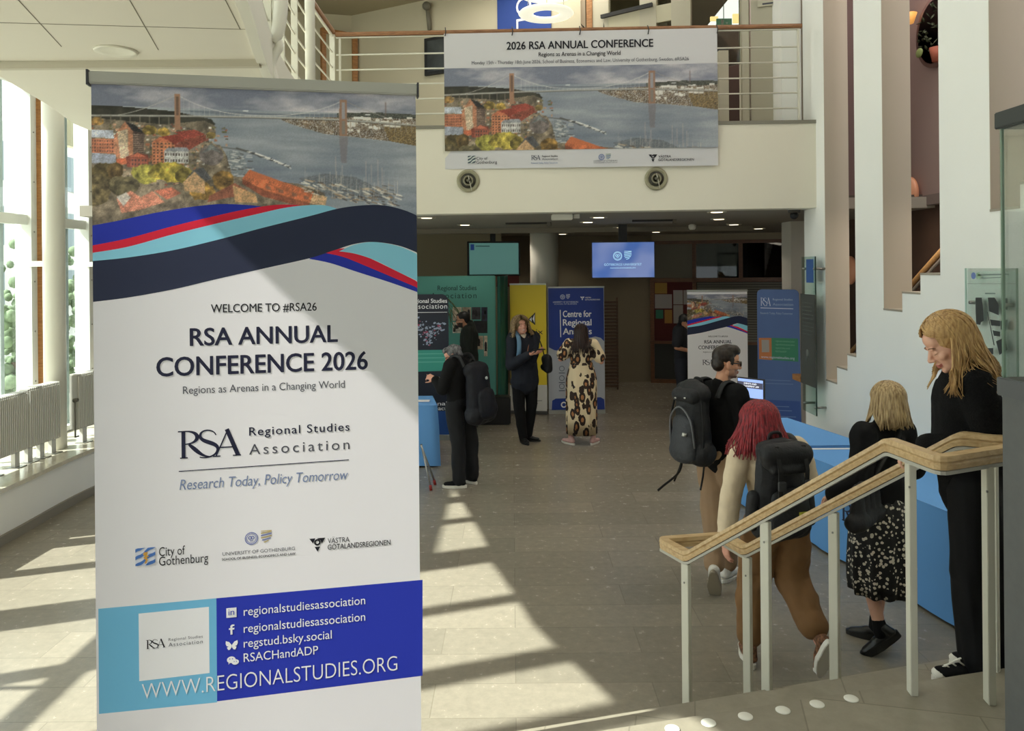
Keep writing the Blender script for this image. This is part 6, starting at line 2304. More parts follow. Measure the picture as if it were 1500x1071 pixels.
MB().ell((-0.12, 0.0 + (at(1358, 70, Yn).x - 5.0) * -1.4, pq.z - pz), (0.02, 0.075, 0.055)).build('pale_leaf', mat('pale_leaf', (128, 142, 84), 0.5), t)
pq = at(1341, 11, Yn)
MB().lathe([(0.05, -0.06), (0.09, 0.06), (0.0, 0.06)], 18, (-0.14, 0.40, pq.z - pz)).build('amber_lamp', mat('amber', (226, 160, 84), 0.5, emit=0.5), t)
# wooden handrails of the hidden stair
hr = thing('wall_handrail', 'wooden handrail of the hidden stair seen rising through the wall slots', 'railing', (4.9, 9.2, 1.2))
p1, p2 = at(1250, 512, 4.75 / ray(1250, 512)[0]), at(1375, 372, 4.75 / ray(1375, 372)[0])
d = (p2 - p1)
MB().tube([p1 - d * 0.5 - hr.location, p2 + d * 0.8 - hr.location], 0.03, 10).build('handrail', wood_mat('pale_stair_rail', (190, 148, 96), (160, 118, 72)), hr)
MB().tube([p1 - d * 0.5 - hr.location + Vector((0, 0, -0.09)), p2 + d * 0.8 - hr.location + Vector((0, 0, -0.09))], 0.02, 8).build('lower_bar', mat('grey_bar', (120, 112, 102), 0.5), hr)

# ================================================================ radiators on the sill
RADM = mat('radiator_white', (206, 204, 196), 0.45)
RADG = mat('radiator_groove', (170, 168, 162), 0.5)


def radiator(label, xa, ya, xb, yb, z0, z1, thick=0.09, steps_=None):
    pl = Plane(xa, ya, xb, yb, z0)
    t = thing('radiator', label, 'radiator', (xa, ya, 0.51), pl.rz)
    w = pl.w
    zz0, zz1 = z0 - 0.51, z1 - 0.51
    # body
    MB().box(0, w, 0.0, thick, zz0, zz1).build('panel', RADG, t)
    n = int(w / 0.027)
    fb_ = MB()
    for k in range(n):
        u = (k + 0.5) * w / n
        fb_.box(u - 0.008, u + 0.008, -0.020, 0.0, zz0 + 0.01, zz1 - 0.01)
    fb_.build('fin_front', RADM, t)
    tp = MB()
    for k in range(n):
        u = (k + 0.5) * w / n
        tp.box(u - 0.007, u + 0.007, -0.018, thick, zz1, zz1 + 0.014)
    tp.build('top_grille', RADM, t)
    for u in (w * 0.12, w * 0.5, w * 0.88):
        f = MB().box(u - 0.035, u + 0.035, 0.02, 0.06, 0.0, zz0 + 0.05).build('stand', RADM, t)
        MB().box(u - 0.07, u + 0.07, -0.03, 0.09, 0.0, 0.008).build('foot_plate', STEEL, f)
    return t


def rad_y(px, X):
    return X / ray(px, 600)[0]


yA, yB, yC = 4.9, rad_y(32, -4.86), rad_y(83, -4.84)
radiator('long low white radiator nearest on the window sill at left edge', -4.80, yB - 0.92, -4.80, yB - 0.03, 0.66, 1.22)
r2 = radiator('short white radiator on the sill in front of the white column', -4.80, yB, -4.78, yC - 0.06, 0.66, 1.24)
rx, ry = -4.76, rad_y(118, -4.76)
r3 = radiator('white ribbed radiator on the sill right behind the white column', -4.76, 8.35, -4.62, 9.55, 0.68, 1.27)
vb = MB()
vb.tube([(-0.05, -0.01, 0.52), (-0.05, -0.01, 0.10), (0.0, -0.01, 0.10)], 0.010, 8)
vb.tube([(-0.075, -0.02, 0.5), (-0.03, -0.02, 0.5)], 0.024, 12)
vb.build('valve', mat('valve_grey', (110, 108, 100), 0.4, 0.4), r3)
# ================================================================ people
class Blob(MB):
    """overlapping rounded shapes that are fused into one continuous skin"""
    def cap(self, p0, r0, p1, r1, flat=1.0, wide=None, n=14):
        p0, p1 = Vector(p0), Vector(p1)
        d = p1 - p0
        L = d.length
        if L < 1e-6:
            return self
        d.normalize()
        w = Vector(wide) if wide is not None else (Vector((1, 0, 0)) if abs(d.x) < 0.9 else Vector((0, 1, 0)))
        w = (w - d * w.dot(d)).normalized()
        t = d.cross(w)
        v, f = [], []
        rings = [(-0.94, 0.34), (-0.77, 0.64), (-0.5, 0.87), (0, 1)]
        R = [(p0 + d * (a * r0 * min(1, flat + 0.2)), r0 * s) for a, s in rings]
        m = max(1, int(L / 0.06))
        R += [(p0 + (p1 - p0) * (k / m), r0 + (r1 - r0) * k / m) for k in range(1, m)]
        R += [(p1 - d * (a * r1 * min(1, flat + 0.2)), r1 * s) for a, s in reversed(rings)]
        for c, r in R:
            for k in range(n):
                a = 2 * PI * k / n
                v.append(c + w * (r * math.cos(a)) + t * (r * flat * math.sin(a)))
        for i in range(len(R) - 1):
            for k in range(n):
                k2 = (k + 1) % n
                f.append((i * n + k, i * n + k2, (i + 1) * n + k2, (i + 1) * n + k))
        f.append(tuple(range(n - 1, -1, -1)))
        f.append(tuple((len(R) - 1) * n + k for k in range(n)))
        return self.add(v, f, 0, True)

    def chain(self, pts, rad, flat=1.0, wide=None):
        for i in range(len(pts) - 1):
            self.cap(pts[i], rad[i], pts[i + 1], rad[i + 1], flat, wide)
        return self

    def fuse(self, name, mats, parent, voxel=0.008, smooth=4, disp=None, paint=None, extra=None):
        me = bpy.data.meshes.new(name)
        me.from_pydata(self.v, [], self.f)
        o = bpy.data.objects.new(name, me)
        COL.objects.link(o)
        r = o.modifiers.new('fuse', 'REMESH')
        r.mode = 'VOXEL'
        r.voxel_size = voxel
        s = o.modifiers.new('soften', 'SMOOTH')
        s.factor = 0.5
        s.iterations = smooth
        bpy.context.view_layer.update()
        dg = bpy.context.evaluated_depsgraph_get()
        out = bpy.data.meshes.new_from_object(o.evaluated_get(dg))
        bpy.data.objects.remove(o)
        bpy.data.meshes.remove(me)
        out.name = name
        nv = len(out.vertices)
        if disp:
            amp, sc, seed = disp[:3]
            st = disp[3] if len(disp) > 3 else (1, 1, 1)
            co = np.empty(nv * 3, np.float32)
            no = np.empty(nv * 3, np.float32)
            out.vertices.foreach_get('co', co)
            out.vertex_normals.foreach_get('vector', no)
            co, no = co.reshape(-1, 3), no.reshape(-1, 3)
            off = Vector((seed * 3.1, seed * 1.7, seed * 0.9))
            d = np.array([noise.noise(Vector((c[0] * st[0], c[1] * st[1], c[2] * st[2])) * sc + off) + 0.5 * noise.noise(Vector((c[0] * st[0], c[1] * st[1], c[2] * st[2])) * sc * 2.3 + off) for c in co], np.float32)
            co += no * (d * amp)[:, None]
            out.vertices.foreach_set('co', co.ravel())
        out.polygons.foreach_set('use_smooth', [True] * len(out.polygons))
        if paint:
            np_ = len(out.polygons)
            ce = np.empty(np_ * 3, np.float32)
            out.polygons.foreach_get('center', ce)
            idx = paint(ce.reshape(-1, 3))
            out.polygons.foreach_set('material_index', idx.astype(np.int32))
        out.update()
        if extra is not None:                       # shapes kept beside the fused volume in the same mesh
            bm = bmesh.new()
            bm.from_mesh(out)
            em = bpy.data.meshes.new('tmp')
            em.from_pydata(extra.v, [], extra.f)
            em.polygons.foreach_set('use_smooth', [True] * len(em.polygons))
            em.polygons.foreach_set('material_index', extra.m)
            bm.from_mesh(em)
            bm.to_mesh(out)
            bm.free()
            bpy.data.meshes.remove(em)
        return link(name, out, mats, parent)


def sk(h=1.7, **ov):
    """joints of a standing figure, facing +y, x to its right"""
    k = h / 1.7
    J = dict(pel=(0, 0, 0.94), wai=(0, 0.0, 1.10), che=(0, -0.01, 1.27), neck=(0, -0.025, 1.43), head=(0, 0.02, 1.585),
             sh_l=(-0.170, -0.015, 1.385), sh_r=(0.170, -0.015, 1.385), el_l=(-0.215, -0.03, 1.11), el_r=(0.215, -0.03, 1.11),
             wr_l=(-0.215, 0.05, 0.87), wr_r=(0.215, 0.05, 0.87), hip_l=(-0.09, 0, 0.90), hip_r=(0.09, 0, 0.90),
             kn_l=(-0.095, 0.02, 0.49), kn_r=(0.095, 0.02, 0.49), an_l=(-0.095, -0.02, 0.085), an_r=(0.095, -0.02, 0.085))
    J = {a: Vector(b) * k for a, b in J.items()}
    for a, b in ov.items():
        J[a] = Vector(b)
    J['k'] = k
    return J


def head_matrix(c, yaw=0, pitch=0, roll=0):
    """pitch > 0 looks down, yaw > 0 turns to the figure's left"""
    return Matrix.Translation(Vector(c)) @ Matrix.Rotation(math.radians(yaw), 4, 'Z') @ Matrix.Rotation(math.radians(-pitch), 4, 'X') @ Matrix.Rotation(math.radians(roll), 4, 'Y')


def head_blobs(B, HM, s=1.0, jaw=1.0, nose=1.0, lids=False):
    R3 = HM.to_3x3()
    P = lambda x, y, z: HM @ (Vector((x, y, z)) * s)
    E = lambda c, r: B.ell(P(*c), tuple(q * s for q in r), R3, 18, 12)
    E((0, -0.012, 0.035), (0.072, 0.093, 0.080))
    E((0, 0.028, -0.018), (0.060, 0.060, 0.085))
    E((0, 0.036, -0.078), (0.046 * jaw, 0.044, 0.036))
    E((0, 0.070, -0.094), (0.020 * jaw, 0.018, 0.016))
    E((0, 0.055, 0.045), (0.055, 0.035, 0.042))
    for x in (-1, 1):
        E((x * 0.038, 0.058, -0.026), (0.024, 0.022, 0.022))
        E((x * 0.026, 0.083, 0.017), (0.022, 0.010, 0.008))
        E((x * 0.050 * jaw, 0.012, -0.065), (0.018, 0.036, 0.028))
        E((x * 0.074, -0.010, -0.012), (0.010, 0.019, 0.032))
        E((x * 0.010, 0.098, -0.036), (0.009, 0.010, 0.007))
        if lids:
            E((x * 0.031, 0.072, -0.002), (0.017, 0.014, 0.011))
    B.cap(P(0, 0.084, 0.008), 0.0085 * s, P(0, 0.108 + 0.006 * (nose - 1) * 3, -0.030), 0.0115 * s * nose)
    E((0, 0.088, -0.058), (0.021, 0.011, 0.0065))
    E((0, 0.086, -0.071), (0.018, 0.011, 0.0065))


def face_paint(HM, s=1.0, lips=True, brows=True, lash=False, stubble=False, neck_only=None):
    """material index by place on the head: 0 skin, 1 lips, 2 brows or lashes, 3 stubble"""
    inv = np.array(HM.inverted())

    def f(c):
        q = (c @ inv[:3, :3].T + inv[:3, 3]) / s
        x, y, z = q[:, 0], q[:, 1], q[:, 2]
        idx = np.zeros(len(c), int)
        if stubble:
            m = (z < -0.035) & (z > -0.125) & (y > -0.005) & (np.hypot(x, y - 0.02) < 0.13) & ~((abs(x) < 0.016) & (z > -0.048))
            idx[m] = 3
        if lips:
            idx[(((x / 0.022) ** 2 + ((z + 0.0645) / 0.0095) ** 2) < 1) & (y > 0.076)] = 1
        if brows:
            idx[((((abs(x) - 0.033) / 0.023) ** 2 + ((z - 0.021 + 0.10 * (abs(x) - 0.033)) / 0.0042) ** 2) < 1) & (y > 0.05)] = 2
        if lash:
            idx[((((abs(x) - 0.033) / 0.017) ** 2 + ((z + 0.009) / 0.0042) ** 2) < 1) & (y > 0.05)] = 2
        return idx
    return f


def brows(parent, HM, s, m):
    """thin brows and the dark line of lowered lashes"""
    for x in (-1, 1):
        P = lambda a: HM @ (Vector((x * a[0], a[1], a[2])) * s)
        MB().tube([P(q) for q in ((0.012, 0.0915, 0.019), (0.026, 0.0925, 0.0235), (0.042, 0.0845, 0.023), (0.053, 0.072, 0.018))], [0.0016, 0.0028, 0.0026, 0.001], 6).build('eyebrow', m, parent)
        MB().tube([P(q) for q in ((0.018, 0.0805, -0.008), (0.031, 0.0850, -0.0105), (0.046, 0.0770, -0.007))], [0.001, 0.0017, 0.001], 6).build('eyelashes', m, parent)


def eyes(parent, HM, s=1.0):
    R3 = HM.to_3x3()
    for x in (-1, 1):
        e = MB()
        e.ell(HM @ (Vector((x * 0.031, 0.078, 0.0)) * s), (0.0115 * s, 0.011 * s, 0.0075 * s), R3, 14, 10)
        eo = e.build('eye', mat('eye_white', (222, 216, 208), 0.2), parent)
        p = MB()
        p.ell(HM @ (Vector((x * 0.031, 0.0855, -0.0005)) * s), (0.0048 * s, 0.004 * s, 0.0055 * s), R3, 10, 8)
        p.build('iris', mat('eye_dark', (40, 32, 26), 0.2), eo)


def hand_blobs(B, wr, d, n, side, k=1.0, curl=(20, 25, 20), spread=1.0, thumb=(0.6, 0.7, 0.35)):
    """palm, four fingers, thumb; d finger direction, n palm normal, side = +1 / -1 thumb side along d x n"""
    d = Vector(d).normalized()
    n = Vector(n)
    n = (n - d * n.dot(d)).normalized()
    s = d.cross(n).normalized()
    t = s * side
    wr = Vector(wr)
    B.cap(wr, 0.027 * k, wr + d * 0.03 * k, 0.033 * k, 0.6, s)
    B.cap(wr + d * 0.03 * k, 0.036 * k, wr + d * 0.085 * k, 0.041 * k, 0.33, s)
    for i, (ofs, ln) in enumerate(((0.031, 0.072), (0.0105, 0.080), (-0.0105, 0.075), (-0.031, 0.060))):
        p = wr + d * (0.090 - 0.006 * abs(i - 1.3)) * k + t * ofs * k
        dr = (d + t * (0.05 * (1.5 - i) * spread)).normalized()
        r = 0.0088 * k
        for j, (fr, a) in enumerate(zip((0.46, 0.30, 0.24), curl)):
            ang = math.radians(a * (1 + 0.08 * i))
            axis = dr.cross(n).normalized()
            dr = (Matrix.Rotation(ang, 3, axis) @ dr).normalized()
            n2 = n
            q = p + dr * ln * fr * k
            B.cap(p, r, q, r * 0.92, n=8)
            p, r = q, r * 0.92
            n = (n - dr * n.dot(dr)).normalized() if (n - dr * n.dot(dr)).length > 1e-3 else n
        n = Vector(n2)
        n = (n - d * n.dot(d)).normalized() if (n - d * n.dot(d)).length > 1e-3 else s.cross(d)
    p = wr + d * 0.028 * k + t * 0.028 * k
    td = (d * thumb[0] + t * thumb[1] + n * thumb[2]).normalized()
    q = p + td * 0.045 * k
    B.cap(p, 0.014 * k, q, 0.0105 * k, n=8)
    td = (td + d * 0.5 - t * 0.1).normalized()
    B.cap(q, 0.0105 * k, q + td * 0.03 * k, 0.009 * k, n=8)


def body(parent, J, HM, skin, hands, voxel=0.006, hs=1.0, bare_legs=False, paint=None, lids=False, jaw=1.0, nose=1.0):
    """one continuous skin: head, neck, trunk, arms, hands, legs"""
    k = J['k']
    B = Blob()
    head_blobs(B, HM, hs, jaw, nose, lids)
    nb = HM @ Vector((0, -0.012, -0.075))
    B.cap(J['neck'] + Vector((0, 0, -0.04)), 0.062 * k, nb, 0.050 * k)
    B.cap(nb, 0.05 * k, HM @ Vector((0, -0.015, -0.02)), 0.055 * k)
    B.ell(J['che'], (0.13 * k, 0.085 * k, 0.17 * k))
    B.ell(J['wai'], (0.115 * k, 0.08 * k, 0.14 * k))
    B.ell(J['pel'], (0.13 * k, 0.09 * k, 0.11 * k))
    B.cap(J['sh_l'], 0.048 * k, J['sh_r'], 0.048 * k)
    for s in 'lr':
        B.cap(J['sh_' + s], 0.046 * k, J['el_' + s], 0.036 * k)
        B.cap(J['el_' + s], 0.036 * k, J['wr_' + s], 0.025 * k)
        B.cap(J['hip_' + s], 0.078 * k, J['kn_' + s], 0.050 * k)
        kn, an = J['kn_' + s], J['an_' + s]
        m = kn + (an - kn) * 0.35
        B.cap(kn, 0.05 * k, m, 0.049 * k)
        B.cap(m, 0.049 * k, an, 0.033 * k)
    for h in hands:
        hand_blobs(B, **h)
    mats = skin if isinstance(skin, (list, tuple)) else [skin]
    return B.fuse('body', mats, parent, voxel, 3, None, paint)


def top(parent, name, J, m, hem, chest=(0.172, 0.118), waist=(0.150, 0.108), hemr=(0.165, 0.115), sl=(0.070, 0.056, 0.046), sleeves='lr', voxel=0.009, disp=(0.006, 9, 1), to=1.0, collar=0.060, shr=0.068, hemc=None, upper_to=1.0, smooth=4, extra=None):
    """jumper, coat or shirt over trunk and arms; to = share of the forearm covered"""
    k = J['k']
    B = Blob()
    X = (J['sh_r'] - J['sh_l']).normalized()
    tw = Matrix.Rotation(math.atan2(X.y, X.x), 3, 'Z')
    c = J['che']
    B.ell(c, (chest[0] * k, chest[1] * k, 0.185 * k), tw, 20, 14)
    B.cap(c, chest[0] * 0.96 * k, J['wai'], waist[0] * k, waist[1] / waist[0], X)
    hc = Vector(hemc) if hemc is not None else Vector((J['pel'].x, J['pel'].y, 0))
    hc.z = hem + hemr[1] * 0.55
    B.cap(J['wai'], waist[0] * k, hc, hemr[0] * k, hemr[1] / hemr[0], X)
    B.cap(J['sh_l'], shr * k, J['sh_r'], shr * k, 0.95)
    B.cap(J['neck'] + Vector((0, 0, -0.07)) * k, 0.10 * k, J['neck'] + Vector((0, 0, 0.01)) * k, collar * k)
    for s in 'lr':
        B.cap(J['neck'] + Vector((0, 0, -0.03)) * k, 0.055 * k, J['sh_' + s], shr * k)
        if s in sleeves:
            el, sh, wr = J['el_' + s], J['sh_' + s], J['wr_' + s]
            B.cap(sh, sl[0] * k, sh + (el - sh) * upper_to, sl[1] * k)
            if to > 0:
                B.cap(el, sl[1] * k, el + (wr - el) * to, sl[2] * k)
    return B.fuse(name, [m], parent, voxel, smooth, disp, None, extra)


def trousers(parent, J, m, hip=0.105, knee=0.078, ankle=0.07, hemz=0.05, voxel=0.009, disp=(0.008, 7, 2), seat=(0.165, 0.122), name='trousers', both='lr'):
    k = J['k']
    B = Blob()
    B.ell(J['pel'] + Vector((0, -0.005, 0.02)), (seat[0] * k, seat[1] * k, 0.14 * k))
    for s in both:
        h, kn, an = J['hip_' + s], J['kn_' + s], J['an_' + s]
        d = (an - kn).normalized()
        e = an + d * (an.z * 0 + 0.085 * k - hemz) - d * ankle * 0.8
        B.cap(h, hip * k, kn, knee * k)
        B.cap(kn, knee * k, e, ankle * k)
    return B.fuse(name, [m], parent, voxel, 4, disp)


def shoe(parent, an, d, m, sole, k=1.0, pitch=0.0, roll=0.0, cap_m=None, high=False, name='shoe', voxel=0.006, sole_h=0.025):
    """d = ground direction of the toe; pitch lifts the heel (degrees)"""
    d = Vector((d[0], d[1], 0)).normalized()
    M = Matrix.Rotation(math.atan2(-d.x, d.y), 4, 'Z') @ Matrix.Rotation(math.radians(-pitch), 4, 'X') @ Matrix.Rotation(math.radians(roll), 4, 'Y')
    M = Matrix.Translation(Vector(an)) @ M @ Matrix.Translation(Vector((0, 0, -0.085 * k)))
    P = lambda x, y, z: M @ (Vector((x, y, z)) * k)
    X = M.to_3x3() @ Vector((1, 0, 0))
    B = Blob()
    B.cap(P(0, -0.045, 0.05), 0.036 * k, P(0, 0.06, 0.048), 0.041 * k, 0.75, X)
    B.cap(P(0, 0.06, 0.045), 0.042 * k, P(0.004, 0.145, 0.038), 0.036 * k, 0.62, X)
    B.cap(P(0, -0.03, 0.06), 0.036 * k, P(0, -0.015, 0.10 if not high else 0.15), 0.037 * k, 1.15, X)
    o = B.fuse(name, [m], parent, voxel, 3)
    out = []
    for i in range(20):
        a = 2 * PI * i / 20
        y = 0.05 + 0.138 * math.sin(a)
        w = 0.045 if y > 0.03 else 0.037
        out.append((w * math.cos(a) * (1 - 0.12 * max(0, (y - 0.08) / 0.1)), y))
    s = MB()
    s.prism(out, 0.0, sole_h)
    s.v = [tuple(M @ (Vector(p) * k)) for p in s.v]
    s.build('sole', sole, o, bevel=0.003)
    if cap_m:
        c = MB()
        c.ell(P(0.003, 0.152, 0.032), (0.036 * k, 0.030 * k, 0.022 * k), M.to_3x3())
        c.build('toe_cap', cap_m, o)
    return o


def hair_mat(name, c1, c2, scale=(60, 60, 6), rough=0.42):
    if name in MATS:
        return MATS[name]
    m = bpy.data.materials.new(name)
    m.use_nodes = True
    nt = m.node_tree
    p = nt.nodes['Principled BSDF']
    p.inputs['Roughness'].default_value = rough
    p.inputs['Specular IOR Level'].default_value = 0.35
    tc = nt.nodes.new('ShaderNodeTexCoord')
    mp_ = nt.nodes.new('ShaderNodeMapping')
    mp_.inputs['Scale'].default_value = scale
    n_ = nt.nodes.new('ShaderNodeTexNoise')
    n_.inputs['Scale'].default_value = 1.6
    n_.inputs['Detail'].default_value = 5
    r = nt.nodes.new('ShaderNodeValToRGB')
    r.color_ramp.elements[0].position, r.color_ramp.elements[1].position = 0.33, 0.66
    r.color_ramp.elements[0].color, r.color_ramp.elements[1].color = rgb(*c2), rgb(*c1)
    nt.links.new(tc.outputs['Object'], mp_.inputs[0])
    nt.links.new(mp_.outputs[0], n_.inputs['Vector'])
    nt.links.new(n_.outputs['Fac'], r.inputs[0])
    nt.links.new(r.outputs[0], p.inputs['Base Color'])
    b = nt.nodes.new('ShaderNodeBump')
    b.inputs['Strength'].default_value = 0.5
    b.inputs['Distance'].default_value = 0.004
    nt.links.new(n_.outputs['Fac'], b.inputs['Height'])
    nt.links.new(b.outputs[0], p.inputs['Normal'])
    MATS[name] = m
    return m


def hair(parent, m, HM, J, n=120, length=0.30, wave=0.0, freq=22, gap=62, R=(0.082, 0.102, 0.092), seed=1, width=0.011, flare=0.10, lenvar=0.25, bf=1.0, base_drop=0.0, voxel=0.007, frontfall=True, top_el=(25, 88), back_push=0.105, tip=0.25, jit=0.05):
    """hair: a close cap on the skull and many separate locks that fall from the parting"""
    rs = random.Random(seed)
    C = Vector((0, -0.018, 0.036))
    R3 = HM.to_3x3()
    B = Blob()
    B.ell(HM @ (C + Vector((0, -0.012, 0.004))), (R[0] * 0.97, R[1] * 0.93, R[2] * 0.97), R3, 22, 16)
    if base_drop > 0:
        a = HM @ Vector((0, -0.06, -0.02))
        B.cap(a, 0.07, a + Vector((0, -0.015, -base_drop)), 0.06, 0.6, R3 @ Vector((1, 0, 0)))
    L = MB()
    shz = (J['sh_l'].z + J['sh_r'].z) / 2
    nk = J['neck']
    kk = J['k']
    q_ = back_push / 0.15
    caps_ = [(J['sh_l'], J['sh_r'], 0.090 * kk * q_), (nk + Vector((0, 0, -0.02)), J['sh_l'], 0.085 * kk * q_), (nk + Vector((0, 0, -0.02)), J['sh_r'], 0.085 * kk * q_),
             (J['che'] + Vector((-0.065, 0, 0)), J['che'] + Vector((0.065, 0, 0)), 0.145 * kk * q_), (J['che'] + Vector((-0.06, 0, -0.18)), J['che'] + Vector((0.06, 0, -0.18)), 0.140 * kk * q_)]
    for i in range(n):
        az = rs.uniform(-180, 180)
        el0 = rs.uniform(*top_el)
        ln = length * (1 + rs.uniform(-lenvar, lenvar))
        sg = 1 if az >= 0 else -1
        az_end = sg * max(abs(az), gap)
        jr = 1 + rs.uniform(-0.01, jit)
        jj = rs.random()
        pts = []
        stepn = 7
        for s in range(stepn + 1):
            t = s / stepn
            el = math.radians(el0 + (-12 - el0) * t)
            aa = math.radians(az + (az_end - az) * min(1, t * 1.4))
            dv = Vector((math.sin(aa) * math.cos(el) * R[0], math.cos(aa) * math.cos(el) * R[1], math.sin(el) * R[2])) * jr
            pts.append(HM @ (C + dv))
        out = pts[-1] - (HM @ C)
        out.z = 0
        out.normalize()
        side = Vector((-out.y, out.x, 0))
        fl = flare * (1 + (bf - 1) * max(0.0, -out.y))
        p = pts[-1].copy()
        ph = rs.uniform(0, 6.28)
        hs = max(4, int(ln / 0.028))
        p0 = p.copy()
        for s in range(1, hs + 1):
            t = s / hs
            dz = ln * t
            q = p0 + Vector((0, 0, -dz)) + out * (fl * dz * (0.5 + jj * 0.25))
            w_ = wave * min(1, t * 1.8)
            q += side * (w_ * math.sin(freq * dz + ph)) + out * (w_ * 0.8 * math.cos(freq * dz + ph))
            for _k in range(2):
                for (ca, cb, cr) in caps_:
                    ab = cb - ca
                    c_ = ca + ab * max(0.0, min(1.0, (q - ca).dot(ab) / ab.length_squared))
                    dd = q - c_
                    if dd.length < cr:
                        dd = dd + Vector((0, (-0.02 if q.y < nk.y + 0.02 else 0.02), 0.004))
                        q = c_ + dd.normalized() * cr
            pts.append(q)
        for _k in range(3):
            for j in range(stepn, len(pts) - 1):
                pts[j] = pts[j] * 0.5 + (pts[j - 1] + pts[j + 1]) * 0.25
        m_ = len(pts)
        wd = width * rs.uniform(0.75, 1.3)
        rad = [wd * (0.55 + 0.45 * min(1, 4 * j / m_)) * (1 if j < m_ * 0.7 else max(tip, 1 - (j / m_ - 0.7) / 0.3 * (1 - tip))) for j in range(m_)]
        L.tube(pts, rad, 6, flat=0.55)
    return B.fuse('hair', [m], parent, voxel, 3, None, None, L)


def w2l(root, p):
    """world point to the figure's own coordinates"""
    d = Vector(p) - root.location
    return Matrix.Rotation(-root.rotation_euler.z, 3, 'Z') @ d


def w2ld(root, d):
    return Matrix.Rotation(-root.rotation_euler.z, 3, 'Z') @ Vector(d)


def figure(label, loc, facing):
    return thing('person', label, 'person', loc, math.atan2(-facing[0], facing[1]))


SKIN = mat('skin_light', (222, 172, 148), 0.5, var=0.04, vscale=30)
SKIN2 = mat('skin_rosy', (214, 156, 134), 0.5, var=0.04, vscale=30)
SKIN3 = mat('skin_tan', (200, 146, 116), 0.5, var=0.04, vscale=30)
LIPS = mat('lips', (196, 116, 106), 0.45)
BROW_FAIR = mat('brow_fair', (164, 122, 92), 0.6)
BROW_DARK = mat('brow_dark', (52, 40, 34), 0.6)
STUB = mat('stubble', (150, 112, 92), 0.6)
BLACKWOOL = mat('black_wool', (17, 17, 18), 0.95, var=0.35, vscale=120, bump=0.6, bscale=160, spec=0.2)
BLACKCLOTH = mat('black_cloth', (13, 13, 15), 0.85, var=0.2, vscale=40, spec=0.25)
BLACKSATIN = mat('black_trouser_cloth', (12, 12, 14), 0.75, var=0.2, vscale=25, spec=0.2)
SOLEW = mat('sole_white', (224, 220, 210), 0.5)
SOLEK = mat('sole_black', (22, 22, 22), 0.5)
NYLON = mat('black_nylon', (27, 28, 31), 0.6, var=0.2, vscale=50, bump=0.3, bscale=80, spec=0.35)
NYLON2 = mat('dark_grey_nylon', (44, 46, 51), 0.6, var=0.2, vscale=50, bump=0.3, bscale=80)
WEB = mat('black_webbing', (14, 14, 15), 0.7)


